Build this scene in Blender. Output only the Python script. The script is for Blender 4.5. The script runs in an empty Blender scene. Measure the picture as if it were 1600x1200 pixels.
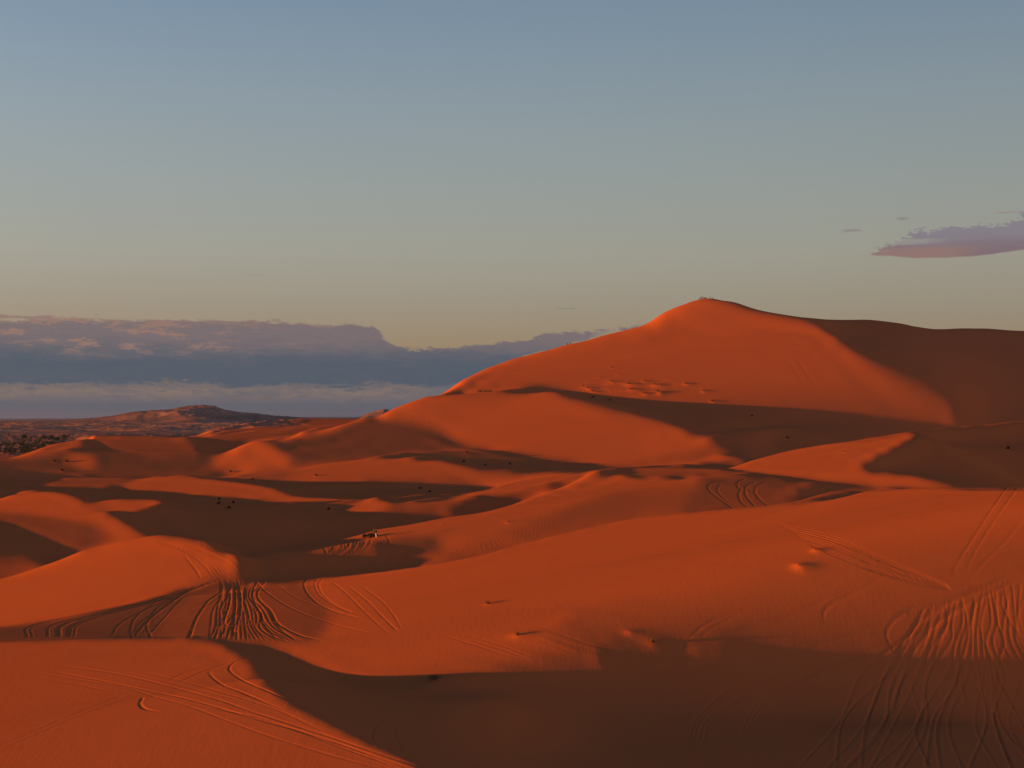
# Sand dunes at sunset. Units are metres; the camera stands at the origin looking along +Y.
import bpy, bmesh, math, random
import numpy as np
from mathutils import Vector, Matrix
S = bpy.context.scene
C = S.collection
rnd = random.Random(7)
R_ = math.radians
SUN_EL, SUN_PSI = 3.0, 25.0            # degrees above the horizon / light travels (cos, sin)(psi)
CAMZ = 28.0

# ------------------------------------------------------------------ camera, sky, sun, exposure
cam = bpy.data.cameras.new('camera'); camo = bpy.data.objects.new('camera', cam); C.objects.link(camo)
camo.location = (0, 0, CAMZ); camo.rotation_euler = (R_(90), 0, 0)
cam.sensor_width = 36; cam.lens = 49.5; cam.shift_y = 52 / 1600; cam.clip_start = .5; cam.clip_end = 90000
S.camera = camo
S.view_settings.view_transform = 'Standard'; S.view_settings.look = 'None'
S.view_settings.exposure = .7; S.view_settings.gamma = 1
W = bpy.data.worlds.new('World'); S.world = W; W.use_nodes = True

class N:
    """tiny wrapper to write node maths as expressions"""
    nt = None
    def __init__(s, sock): s.s = sock
    @staticmethod
    def m(op, *a, clamp=False):
        n = N.nt.nodes.new('ShaderNodeMath'); n.operation = op; n.use_clamp = clamp
        for i, x in enumerate(a):
            if isinstance(x, N): N.nt.links.new(x.s, n.inputs[i])
            else: n.inputs[i].default_value = x
        return N(n.outputs[0])
    def __add__(s, o): return N.m('ADD', s, o)
    __radd__ = __add__
    def __sub__(s, o): return N.m('SUBTRACT', s, o)
    def __rsub__(s, o): return N.m('SUBTRACT', o, s)
    def __mul__(s, o): return N.m('MULTIPLY', s, o)
    __rmul__ = __mul__
    def __truediv__(s, o): return N.m('DIVIDE', s, o)
def step(x, a, b):
    n = N.nt.nodes.new('ShaderNodeMapRange'); n.interpolation_type = 'SMOOTHSTEP'
    N.nt.links.new(x.s, n.inputs[0]); n.inputs[1].default_value = a; n.inputs[2].default_value = b
    return N(n.outputs[0])
def curve(x, pts, x0, x1, y0, y1):
    n = N.nt.nodes.new('ShaderNodeFloatCurve'); c = n.mapping.curves[0]
    P = [((p[0] - x0) / (x1 - x0), (p[1] - y0) / (y1 - y0)) for p in pts]
    c.points[0].location = P[0]; c.points[1].location = P[-1]
    for p in P[1:-1]: c.points.new(*p)
    n.mapping.update()
    N.nt.links.new(((x - x0) / (x1 - x0)).s, n.inputs[1])
    return N(n.outputs[0]) * (y1 - y0) + y0
def noise(vec, scale, detail=4, rough=.55, dims='3D', dist=0.):
    n = N.nt.nodes.new('ShaderNodeTexNoise'); n.noise_dimensions = dims
    N.nt.links.new(vec, n.inputs['Vector']); n.inputs['Scale'].default_value = scale
    n.inputs['Detail'].default_value = detail; n.inputs['Roughness'].default_value = rough; n.inputs['Distortion'].default_value = dist
    return N(n.outputs[0])
def comb(x, y, z):
    n = N.nt.nodes.new('ShaderNodeCombineXYZ')
    for i, q in enumerate((x, y, z)):
        if isinstance(q, N): N.nt.links.new(q.s, n.inputs[i])
        else: n.inputs[i].default_value = q
    return n.outputs[0]
def mixc(f, a, b):
    n = N.nt.nodes.new('ShaderNodeMix'); n.data_type = 'RGBA'
    if isinstance(f, N): N.nt.links.new(f.s, n.inputs[0])
    else: n.inputs[0].default_value = f
    for i, q in ((6, a), (7, b)):
        if isinstance(q, tuple): n.inputs[i].default_value = (*q, 1)
        else: N.nt.links.new(q, n.inputs[i])
    return n.outputs[2]
def mulc(a, b):
    n = N.nt.nodes.new('ShaderNodeMix'); n.data_type = 'RGBA'; n.blend_type = 'MULTIPLY'; n.inputs[0].default_value = 1
    for i, q in ((6, a), (7, b)):
        if isinstance(q, tuple): n.inputs[i].default_value = (*q, 1)
        else: N.nt.links.new(q, n.inputs[i])
    return n.outputs[2]
def lin(r, g, b):      # an on-screen colour of the sky as radiance at this exposure
    k = 2 ** -S.view_settings.exposure
    return tuple((x / 255 / 12.92 if x / 255 < .04045 else ((x / 255 + .055) / 1.055) ** 2.4) * k for x in (r, g, b))

def build_world():
    nt = N.nt = W.node_tree; bg = nt.nodes['Background']
    sky = nt.nodes.new('ShaderNodeTexSky'); sky.sky_type = 'NISHITA'; sky.sun_disc = False
    sky.sun_elevation = R_(SUN_EL); sky.sun_rotation = R_(90 + SUN_PSI)
    sky.altitude = 700; sky.air_density = 1.0; sky.dust_density = 1.0; sky.ozone_density = 1.5
    STR = .15
    tc = nt.nodes.new('ShaderNodeTexCoord'); sp = nt.nodes.new('ShaderNodeSeparateXYZ'); nt.links.new(tc.outputs['Generated'], sp.inputs[0])
    x, y, z = (N(sp.outputs[i]) for i in range(3))
    hor = N.m('SQRT', x * x + y * y)
    az = N.m('ARCTAN2', x, y) * 57.2958            # degrees right of north
    el = N.m('ARCTANGENT', z / hor) * 57.2958          # degrees above the horizon
    # dust and thin high cloud redden and dull the lowest ten degrees
    rp = nt.nodes.new('ShaderNodeValToRGB'); rp.color_ramp.interpolation = 'B_SPLINE'
    K = ((0,(.6,.55,.85)),(1.5,(.7,.6,.85)),(4,(.84,.68,.80)),(6.6,(1.16,.91,.84)),(11.4,(1.36,1.13,1.0)),(16.3,(1.27,1.18,1.15)),(30,(1.0,1.0,1.05)),(45,(.8,.85,.95)))
    while len(rp.color_ramp.elements) < len(K): rp.color_ramp.elements.new(.5)
    for e_, (deg, c_) in zip(rp.color_ramp.elements, K): e_.position = deg / 45; e_.color = (*[q / 2 for q in c_], 1)
    nt.links.new((el / 45).s, rp.inputs[0])
    base = mulc(mulc(sky.outputs[0], (1.88, 1.80, 1.92)), rp.outputs[0])
    base = mixc(1 - step(az, -22., 14.), base, mulc(base, (.85, .845, .875)))
    # cloud noise lives on the direction sphere, stretched sideways as flat stratus is
    v1 = comb(az * .35, el * 1.6, 0.0)
    n1 = noise(v1, 1.1, 6, .6) - .5
    n2 = noise(comb(az * .9, el * 3.2, 4.7), 1.6, 5, .65) - .5
    n3 = noise(comb(az * 2.2, el * 5.5, 9.1), 2.0, 4, .6) - .5
    puff = n1 * 1.1 + n2 * 1.15 + n3 * .45
    def E(v): return math.degrees(math.atan((652 - v) / 2200))
    def A(u): return math.degrees(math.atan((u - 800) / 2200))
    # main stratus bank: upper outline and underside
    top = curve(az, [(-60, E(520)), (A(-100), E(508)), (A(0), E(509)), (A(120), E(506)), (A(330), E(503)), (A(470), E(505)), (A(520), E(511)), (A(560), E(508)), (A(598), E(520)), (A(612), E(539)), (A(690), E(544)), (A(745), E(537)), (A(800), E(532)), (A(870), E(522)), (A(940), E(515)), (A(1020), E(505)), (A(1150), E(500)), (60, E(560))], -60, 60, 0, 6)
    bank = step(top - el + puff * .55, -.04, .09)
    low = curve(az, [(-60, E(600)), (A(600), E(604)), (A(700), E(604)), (A(745), E(600)), (A(785), E(580)), (A(815), E(560)), (A(860), E(550)), (A(1000), E(520)), (60, E(600))], -60, 60, 0, 6)
    bank = bank * step(el - low + puff * .6 + n1 * .5, -.10, .12)
    bank = bank * (1 - step(az, A(1040), A(1110)))
    # second thin strip and the haze bank below it
    strip = step(E(601) - el + puff * .3, -.03, .08) * step(el - E(628) + puff * .2, -.1, .1)
    haze = step(E(622) - el + puff * .35, -.12, .12)
    fade = 1 - step(az, A(640), A(1100))
    # colours of the bank: mauve crown, blue-grey body
    sh = step(el + n1 * 1.3 + n2 * .8, E(572), E(527))
    cb = mixc(sh, lin(82, 93, 106), lin(122, 109, 112))
    cb = mixc(step(n2 + n3 * .7, -.12, .16) * .5, cb, mulc(cb, (.86, .9, .95)))
    warm = step(n2 + n1 * .8 + n3 * .4, .0, .16) * step(el, E(566), E(540)) * (1 - step(az, A(200), A(620)))
    cb = mixc(warm * .75, cb, lin(158, 122, 106))
    rim = step(el - top - puff * .55 + n3 * .3, -.16, -.02) * (1 - step(az, A(480), A(640)))
    cb = mixc(rim * .5, cb, lin(160, 130, 112))
    veil = mixc(step(az, A(500), A(900)), lin(100, 102, 112), lin(120, 114, 112))
    col = mixc(haze * (.92 - .25 * step(az, A(620), A(1500))) , base, veil)
    gap = mixc(n2 * 2.6 + n1 * 1.5 + .45, lin(100, 101, 110), lin(140, 120, 108))
    col = mixc(step(E(598) - el, -.08, .08) * step(el - E(629) + n2 * .9 + n1 * .6, -.15, .1) * fade * .92, col, gap)
    col = mixc(haze * fade * step(n1, -.25, .15) * .6, col, lin(96, 99, 110))
    col = mixc(step(E(629) - el + n2 * .5, -.12, .15) * fade * (.55 + n1), col, lin(90, 96, 107))
    # wedge of pale sky under the right arm gets streaks of the same grey
    streak = step(n2 + n1 * .5, -.16, .05) * step(az, A(640), A(720)) * (1 - step(el, E(585), E(560))) * fade
    col = mixc(streak * .85, col, lin(92, 101, 112))
    col = mixc(bank * .96, col, cb)
    # thin wisp on the far left, above the bank
    def wisp(u0, u1, v0, thick, c, amt, edge=.06):
        nonlocal col
        mid = E(v0)
        body = step(thick - N.m('ABSOLUTE', el - mid) + puff * thick * 1.6, 0., edge)
        rng = step(az + n2 * .5, A(u0), A(u0) + .3) * (1 - step(az + n2 * .5, A(u1) - .3, A(u1)))
        col = mixc(body * rng * amt, col, c)
    wisp(-300, 92, 504, .10, lin(146, 118, 112), .85)
    wisp(862, 905, 482, .055, lin(128, 122, 112), .8)
    wisp(915, 950, 480, .035, lin(135, 127, 115), .7)
    wisp(360, 415, 433, .05, lin(148, 140, 125), .5)
    wisp(1312, 1352, 368, .07, lin(140, 124, 122), .7)
    wisp(1398, 1425, 353, .07, lin(134, 122, 124), .7)
    wisp(1550, 1620, 350, .06, lin(146, 132, 128), .6)
    # mauve cloud at the right: flat base, feathered top, pink belly at its tip
    ctop = curve(az, [(-60, 0), (A(1300), E(430)), (A(1372), E(398)), (A(1400), E(386)), (A(1440), E(372)), (A(1500), E(368)), (A(1560), E(366)), (A(1620), E(358)), (A(1750), E(356)), (A(1900), E(395)), (60, 0)], -60, 60, 0, 9)
    cbot = curve(az, [(-60, E(414)), (A(1380), E(408)), (A(1430), E(413)), (A(1520), E(413)), (A(1600), E(406)), (A(1750), E(400)), (60, E(395))], -60, 60, 0, 9)
    cl = step(ctop - el + puff * 1.0 + n3 * .4, -.05, .16) * step(el - cbot + puff * .05, -.03, .05)
    gapm = step(n2 + n1, -.12, .1)
    hole = (1 - step(N.m('ABSOLUTE', el - E(388)), .05, .16)) * (1 - step(az, A(1420), A(1500))) * (1 - gapm * .4)
    cl = cl * (1 - hole * .9)
    cc = mixc(step(el + n1 * .3, E(412), E(372)), lin(124, 102, 110), lin(132, 124, 134))
    pink = (1 - step(el + n1 * .2, E(402), E(392))) * (1 - step(az, A(1470), A(1560)))
    cc = mixc(pink * .65, cc, lin(152, 118, 108))
    col = mixc(cl * .93, col, cc)
    # cancel the strength for the clouds, which are given as radiance
    # (base already carries the Nishita scale, so both meet here)
    nt.links.new(col, bg.inputs['Color']); bg.inputs['Strength'].default_value = STR
_lin = lin
def lin(r, g, b): return tuple(c / .15 for c in _lin(r, g, b))
build_world()

sl = bpy.data.lights.new('sun', 'SUN'); slo = bpy.data.objects.new('sun', sl); C.objects.link(slo)
sl.energy = 7.5; sl.angle = R_(.5); sl.color = (1.0,.31,.0)
d = Vector((math.cos(R_(SUN_PSI)) * math.cos(R_(SUN_EL)), math.sin(R_(SUN_PSI)) * math.cos(R_(SUN_EL)), -math.sin(R_(SUN_EL))))
slo.rotation_euler = d.to_track_quat('-Z', 'Y').to_euler()
slo.location = (-60, -30, 60)

# ------------------------------------------------------------------ materials
def material(name):
    m = bpy.data.materials.new(name); m.use_nodes = True; N.nt = m.node_tree
    return m, m.node_tree, m.node_tree.nodes['Principled BSDF']
def plain(name, col, rough=.7, var=.15, scale=8., metallic=0., spec=.3):
    m, nt, p = material(name)
    tc = nt.nodes.new('ShaderNodeTexCoord')
    n = noise(tc.outputs['Object'], scale, 3)
    a = tuple(c * (1 - var) for c in col); b = tuple(min(1, c * (1 + var)) for c in col)
    nt.links.new(mixc(n, a, b), p.inputs['Base Color'])
    p.inputs['Roughness'].default_value = rough; p.inputs['Metallic'].default_value = metallic
    p.inputs['Specular IOR Level'].default_value = spec
    return m
def sand_material():
    m, nt, p = material('sand')
    geo = nt.nodes.new('ShaderNodeNewGeometry'); pos = geo.outputs['Position']
    big = noise(pos, .02, 4, .6); mid = noise(pos, .22, 4, .6); fine = noise(pos, 3.0, 3, .6)
    col = mixc(big * .7 + mid * .3, (.45,.138,.052), (.38,.11,.041))
    # stony flat beyond the dune field, by a vertex attribute
    at = nt.nodes.new('ShaderNodeAttribute'); at.attribute_name = 'stony'
    st = N(at.outputs['Fac'])
    gcol = mixc(step(noise(pos, .006, 6, .62), .4, .62), (.34,.17,.12), (.22,.12,.09))
    col = mixc(st, col, gcol)
    col2 = mixc(fine * .35 + .1, col, mulc(col, (.8, .8, .82)))
    nt.links.new(col2, p.inputs['Base Color'])
    p.inputs['Roughness'].default_value = 1; p.inputs['Specular IOR Level'].default_value = .0
    # wind ripples across the prevailing wind, broken up by noise
    mp = nt.nodes.new('ShaderNodeMapping'); nt.links.new(pos, mp.inputs[0]); mp.inputs['Rotation'].default_value = (0, 0, R_(20)); mp.inputs['Scale'].default_value = (2.2, .5, .6)
    r1 = noise(mp.outputs[0], 1.0, 5, .62, dist=.4)
    b = nt.nodes.new('ShaderNodeBump'); b.inputs['Strength'].default_value = .5; b.inputs['Distance'].default_value = .03
    nt.links.new((r1 + fine * .25).s, b.inputs['Height']); nt.links.new(b.outputs[0], p.inputs['Normal'])
    return m
SAND = sand_material()
def foliage(name, a, b):
    m, nt, p = material(name)
    tc = nt.nodes.new('ShaderNodeTexCoord')
    nt.links.new(mixc(step(noise(tc.outputs['Object'], 2.5, 3), .35, .65), a, b), p.inputs['Base Color'])
    p.inputs['Roughness'].default_value = .85; p.inputs['Specular IOR Level'].default_value = .1
    return m
M_DRY = foliage('dry_grass', (.10, .075, .045), (.19, .13, .075))
M_BUSH = foliage('bush_leaves', (.04, .04, .025), (.085, .075, .045))
M_TREE = foliage('tree_leaves', (.02, .03, .018), (.045, .055, .03))
M_BARK = plain('bark', (.10, .07, .05), .9)
M_PALM = foliage('palm_fronds', (.025, .04, .02), (.05, .065, .03))

# ------------------------------------------------------------------ tags
def link(o, parent=None):
    C.objects.link(o)
    if parent is not None: o.parent = parent
    return o
def tag(o, label=None, cat=None, group=None, kind=None):
    for k, v in (('label', label), ('category', cat), ('group', group), ('kind', kind)):
        if v: o[k] = v
    return o
def mesh_obj(name, me, mats=(), parent=None, smooth=True):
    for m in mats: me.materials.append(m)
    if smooth and len(me.polygons): me.polygons.foreach_set('use_smooth', [True] * len(me.polygons))
    return link(bpy.data.objects.new(name, me), parent)

# ------------------------------------------------------------------ dune surface
# The relief is a table of cubic B-spline coefficients of (height / distance), differenced along both axes, over
# log-distance and compass angle round the camera's dune.
DUNES = [[1,1,1,1,0,1,0,0,0,-1,0,0,-1,0,0,-1,0,-1,0,-1,0,0,-1,0,0,-1,0,0,-1,0,0,0,-1,0,0,0,0,0,0,0,0,0,0,0,0,0,1,0,0,0,1,0,1,0,1,0,1,1,0,1,1,1,1,0,1,1,1,1,1,1,1,1,1,1,1,1,1,1,0,1,1,0,1,0,1,0,0,1,0,0,0,0,0,0,0,0,0,-1,0,0,0,-1,0,0,0,-1,0,0,0,0,0,0,0,1,0,1,1,0,1,1,1,1,1,1,2,1,1,1,1,2,1,1,1,1,1,1,1,1,1,1,0,1,1,1,1,1,2,2,2,3,2,3,3,3,3,3,3,2,2,2,2,1,2,1,0,1,1,1,0,1,0,1,0,1,0,0,0,0,0,-1,0,-1,-1,-2,-1,-2,-2,-2,-3,-2,-3,-3,-3,-4,-3,-3,-4,-4,-3,-4,-4,-3,-4,-3,-4,-4,-3,-4,-4,-3,-4,-4,-4,-4,-4,-4,-5,-5,-4,24],
[-2,0,-1,-1,0,-1,0,0,0,0,0,0,0,0,-1,1,-1,1,-1,1,-1,0,1,-1,0,1,-1,0,1,-1,0,0,1,-1,0,0,0,0,0,0,0,0,0,0,0,0,0,0,0,0,0,0,0,0,0,0,0,0,1,-1,0,0,0,1,0,0,0,0,0,1,0,0,0,0,0,0,0,0,1,0,0,0,0,1,-1,1,0,0,0,0,1,0,0,0,0,0,0,1,0,0,0,1,0,0,0,1,0,0,0,0,1,0,1,-1,1,0,0,0,1,0,0,0,0,1,-1,0,1,0,1,-1,1,0,1,0,1,0,0,1,0,0,1,1,0,0,1,1,0,0,0,0,1,0,-1,0,0,0,0,0,0,0,0,0,0,0,1,0,0,0,0,0,0,-1,1,-1,0,-1,0,-1,-1,0,-1,0,-1,0,-1,-1,0,-1,0,-2,0,-1,0,0,-1,-1,0,0,-1,-1,0,-1,0,-1,0,0,-1,0,0,-1,0,0,0,0,0,-1,1,0,0,5],
[-3,-1,-1,0,0,-1,0,0,-1,1,-1,0,0,0,0,0,0,0,0,0,0,0,-1,1,-1,0,1,-1,0,1,-1,0,0,1,0,-1,0,0,0,0,0,0,0,0,0,0,0,0,0,1,-1,0,0,0,0,1,-1,0,0,1,0,0,0,0,0,0,0,0,1,-1,0,0,1,0,0,0,0,1,0,0,0,1,0,-1,1,0,1,-1,1,0,0,0,1,0,0,1,0,0,0,0,1,0,0,0,1,0,0,1,0,1,-1,1,-1,1,0,0,0,1,0,0,0,1,0,0,0,1,0,0,0,1,0,1,0,0,0,1,1,0,1,1,1,-1,1,1,0,1,0,0,1,0,-1,0,1,0,-1,0,-1,1,0,0,0,1,-1,1,0,0,0,0,0,0,0,0,-1,-1,0,0,-1,0,-1,-1,-1,-1,0,-1,-1,0,-2,-1,0,0,-2,0,-1,-1,0,-1,0,-1,-1,1,-1,0,-1,0,-1,0,0,-1,0,0,0,-1,0,0,-1,1,0,1,0,6],
[-2,-1,0,0,-1,0,0,-1,1,-1,1,-1,0,0,0,0,0,0,0,-1,1,-1,1,0,0,0,-1,1,0,-1,1,0,-1,0,0,1,0,-1,0,0,0,0,0,0,0,1,-1,0,0,0,0,0,0,0,0,0,1,-1,0,0,0,0,0,0,1,0,0,0,0,0,0,1,-1,1,0,0,1,-1,0,1,0,0,0,1,0,0,0,1,0,1,-1,1,0,0,1,-1,1,0,1,0,0,0,1,0,0,1,0,0,1,-1,1,0,1,0,0,0,1,0,-1,1,0,0,1,0,1,-1,0,1,1,0,0,0,0,2,0,1,0,0,1,0,1,2,0,1,0,0,1,0,0,0,0,0,0,-1,1,-1,1,-1,0,1,0,-1,1,0,0,0,0,0,1,-1,0,0,-1,0,-1,0,-1,-1,0,-1,0,-2,-1,-1,-1,-1,0,0,-2,-1,0,-1,-1,0,-1,0,-1,-1,0,-1,0,-1,0,-1,1,-1,-1,1,-1,-1,0,0,0,-1,1,0,-1,0,0,6],
[-2,0,0,-1,0,0,-1,1,-1,0,-1,1,0,-1,1,-1,0,0,0,1,-1,1,-1,0,0,0,0,0,-1,1,0,-1,1,0,0,-1,0,1,0,0,0,0,0,0,0,-1,0,0,1,-1,0,1,-1,1,0,-1,0,1,0,0,0,0,0,0,0,0,0,1,-1,1,0,0,0,0,1,0,0,0,1,-1,1,0,1,0,0,0,1,0,0,0,1,0,0,1,-1,1,0,1,0,0,0,1,0,1,-1,0,1,0,0,1,0,1,0,0,0,1,-1,1,1,-1,1,0,0,0,0,1,1,0,-1,1,1,0,1,0,1,0,1,1,0,1,0,1,1,0,1,0,0,1,0,0,1,0,-1,1,-1,0,0,0,0,0,0,1,0,-1,1,0,0,0,-1,0,0,0,0,-1,0,-1,-1,-1,-1,0,-2,0,-1,-1,-1,-1,-1,-2,0,-1,0,-1,-1,-1,-1,0,-1,0,-1,0,-1,0,-1,0,-1,0,0,-1,0,0,-1,1,-1,0,0,-1,1,0,-1,6],
[-2,0,0,0,0,0,0,-1,0,0,0,-1,1,0,-1,0,1,-1,0,0,0,0,0,0,0,0,0,0,0,0,0,0,0,0,-1,1,0,0,-1,0,0,0,0,0,0,0,1,0,-1,0,1,-1,1,-1,0,1,-1,0,0,0,0,0,1,0,-1,1,0,0,0,0,1,0,0,0,0,1,0,0,0,1,0,0,0,1,0,1,-1,1,0,0,1,0,0,0,1,0,1,0,0,1,0,0,0,0,1,1,0,0,0,1,0,0,0,1,0,0,1,-1,0,1,0,0,1,0,0,1,-1,1,1,0,0,1,0,1,0,1,0,1,1,1,1,0,1,1,0,1,0,1,0,0,0,-1,1,0,0,0,0,0,0,0,0,0,0,1,-1,1,0,-1,0,0,-1,-1,0,0,-1,-1,-1,0,-1,-2,0,-1,-2,0,-1,-1,-2,0,-1,-1,-1,-1,-1,0,-1,-1,-1,0,0,-1,0,-1,0,-1,0,-1,0,-1,0,0,0,-1,0,1,-1,0,0,-1,1,5],
[-1,-1,0,0,0,0,0,0,0,0,0,0,-1,0,0,1,-1,0,0,0,0,0,0,-1,1,-1,1,-1,1,-1,0,1,-1,0,1,-1,0,0,1,0,-1,0,0,0,0,0,0,0,0,0,0,0,0,0,0,0,0,0,0,0,0,1,-1,0,1,-1,1,0,0,0,0,0,1,0,0,0,0,1,0,0,0,1,0,0,1,0,1,-1,1,1,-1,1,1,0,1,0,-1,1,0,1,0,0,1,0,1,-1,1,0,1,0,0,0,1,-1,1,0,0,1,0,0,1,0,-1,1,1,0,1,0,0,0,1,0,1,0,1,0,1,1,0,1,1,0,1,1,1,0,1,0,1,0,0,1,0,-1,1,0,0,0,0,0,0,0,0,0,0,-1,0,0,0,0,0,-1,-1,-1,-1,-1,0,-2,-1,0,-2,-1,0,-2,-1,-1,0,-2,-1,-1,-1,0,-1,-1,0,-2,0,-1,0,-1,-1,0,0,0,-1,0,-1,0,0,0,-1,0,0,-1,0,0,0,0,-1,6],
[-1,1,-1,0,0,0,-1,0,0,0,0,0,0,0,0,0,0,0,0,0,0,-1,1,0,-1,1,-1,1,-1,1,-1,0,0,0,0,0,0,0,0,-1,1,0,0,0,0,0,-1,0,1,0,-1,1,-1,1,-1,0,1,0,0,0,0,-1,1,0,0,0,0,0,1,0,0,0,0,0,1,0,0,1,0,0,1,0,0,1,0,0,0,1,0,1,0,0,0,1,0,1,1,-1,1,0,1,0,0,1,0,0,0,1,0,0,0,0,0,1,0,0,1,0,0,1,-1,1,1,-1,1,0,0,1,0,1,0,1,0,0,1,1,1,0,1,0,1,1,1,0,1,1,1,0,0,1,0,0,0,1,0,1,-1,1,0,0,0,0,0,0,0,0,-1,0,-1,-1,-1,0,-1,-1,-1,-1,-1,0,-1,-2,-1,-1,-2,0,-1,-1,-2,0,-2,0,-1,-2,0,-1,-1,0,-1,0,-2,0,0,-1,-1,0,0,-1,0,0,0,-1,0,0,0,0,-1,0,-1,1,0,5],
[0,0,0,0,-1,0,1,0,-1,0,0,0,0,0,0,-1,0,1,0,-1,0,1,-1,0,1,-1,0,0,0,0,0,0,0,0,0,0,0,0,-1,1,0,0,0,0,-1,1,0,0,-1,0,1,-1,0,0,1,-1,0,0,0,0,1,0,-1,1,-1,1,0,0,0,0,0,1,0,0,0,0,1,0,0,1,0,0,1,0,0,1,1,0,1,-1,2,0,0,1,0,0,0,1,0,0,0,2,0,0,0,1,0,0,0,0,1,0,0,0,1,0,-1,1,0,0,1,0,0,1,-1,1,1,0,1,0,0,1,1,0,1,0,0,1,1,1,0,1,0,1,1,1,0,1,1,0,1,1,1,0,1,0,0,0,1,-1,0,0,0,-1,0,-1,0,-1,-1,-1,-1,-1,-1,0,-1,-1,-1,-2,-1,-1,-1,-1,-1,-1,-2,-1,0,-2,0,-1,-2,0,-1,-1,-1,0,-1,-1,0,-1,0,-1,0,-1,-1,1,-1,0,-1,0,1,-1,0,-1,1,-1,0,-1,0,6],
[0,0,0,0,1,-1,0,0,0,0,0,0,0,0,0,0,0,-1,0,0,0,0,0,0,0,0,0,0,0,-1,1,-1,1,-1,0,1,-1,0,1,-1,0,0,0,0,0,-1,1,0,0,0,-1,1,0,0,-1,1,0,0,0,0,-1,1,0,0,0,0,0,0,0,1,0,0,0,1,0,0,0,0,1,0,0,2,0,0,1,0,0,1,0,1,0,1,0,0,1,0,1,1,0,0,1,-1,0,1,0,0,0,1,0,0,0,1,0,0,0,0,1,-1,1,0,0,0,1,0,1,0,0,1,0,1,1,0,0,2,-1,1,1,0,1,0,1,1,1,0,1,0,2,0,1,2,1,0,1,1,0,0,2,0,-1,1,0,-1,-1,0,-1,-1,-1,-1,0,-2,0,-2,-1,-2,-1,-1,-1,-1,-1,-1,-1,-1,-1,-2,0,-1,-2,0,-2,-1,0,-1,-2,0,-1,-1,0,-1,-1,0,-1,0,-1,0,0,-1,0,0,0,0,-1,0,-1,0,0,0,0,-1,0,6],
[1,0,0,0,-1,1,0,-1,1,0,-1,0,0,0,0,0,0,0,0,0,0,-1,1,0,-1,0,1,-1,0,1,-1,0,0,0,0,-1,1,0,-1,1,0,-1,0,0,1,0,-1,0,0,0,1,-1,0,0,1,-1,0,0,0,0,1,-1,1,-1,1,0,0,0,0,0,0,0,1,0,0,1,0,0,1,0,1,-1,1,0,1,0,1,1,0,1,0,0,2,0,0,1,0,0,1,1,-1,1,0,0,0,1,0,0,0,0,1,-1,1,0,0,0,0,1,0,0,1,0,0,1,0,0,1,0,1,0,0,1,1,0,1,0,1,1,0,1,0,1,0,1,1,1,0,2,1,0,2,2,0,1,1,1,0,1,0,0,-1,0,0,-2,-1,-1,-1,-1,-2,-1,-2,-1,-1,-1,-2,-1,-1,-1,-2,-1,-1,-1,-1,-1,-1,-2,0,-1,-1,-1,-2,-1,0,-1,-1,-1,-1,0,0,-1,-1,0,0,-1,0,0,0,-1,0,-1,0,0,0,0,-1,0,0,0,-1,7],
[1,0,0,0,0,0,0,0,0,0,0,0,0,0,0,-1,0,0,0,0,1,0,-1,0,0,0,0,0,0,-1,1,0,-1,1,-1,1,-1,0,0,0,0,0,0,0,0,0,0,0,0,0,-1,1,0,0,-1,1,0,0,0,0,-1,1,-1,1,0,0,0,0,0,0,1,0,0,0,0,0,1,1,-1,1,0,1,0,1,0,1,1,0,1,0,1,1,0,0,1,1,0,0,1,0,1,0,1,0,0,0,1,-1,1,0,0,0,0,0,0,1,0,0,0,1,-1,1,0,1,0,1,0,0,1,0,1,1,0,1,1,1,0,0,1,0,1,0,1,1,0,1,1,1,1,2,1,1,2,2,0,2,0,0,0,-1,1,-1,-2,0,-2,-1,-2,-2,-1,-2,-1,-2,-2,-1,-1,-2,-2,-1,-1,-1,-1,-1,-1,-1,-2,0,-1,-2,0,-1,-1,-1,-1,-1,0,-1,-1,-1,-1,0,0,-1,0,0,-1,0,0,0,-1,0,0,0,0,-1,0,0,-1,0,0,7],
[2,0,0,0,0,0,-1,1,-1,0,1,-1,0,0,0,1,-1,0,0,0,-1,0,0,1,0,0,-1,0,0,1,-1,0,0,0,0,0,0,0,0,0,-1,1,0,-1,0,0,0,0,0,0,0,0,0,-1,1,0,0,-1,1,0,0,-1,1,0,0,0,0,0,1,0,-1,1,0,0,1,0,0,0,1,1,0,0,1,0,1,1,-1,1,1,1,0,1,0,2,0,0,1,1,0,1,0,0,1,0,1,0,-1,1,0,0,0,1,0,0,0,0,1,0,0,0,1,0,1,-1,1,1,0,1,0,1,1,0,1,0,1,0,1,1,0,1,0,1,0,1,1,1,1,1,2,1,1,2,1,1,2,0,1,-1,1,0,-2,-1,0,-2,-1,-2,-2,-2,-2,-1,-3,-1,-2,-2,-2,-1,-1,-2,-1,-1,-1,-2,-1,-1,0,-2,-1,-1,-1,-1,0,-1,-1,-1,-1,-1,0,-1,0,-1,0,0,-1,0,0,-1,0,0,0,0,-1,0,-1,1,0,-1,0,0,0,7],
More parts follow.
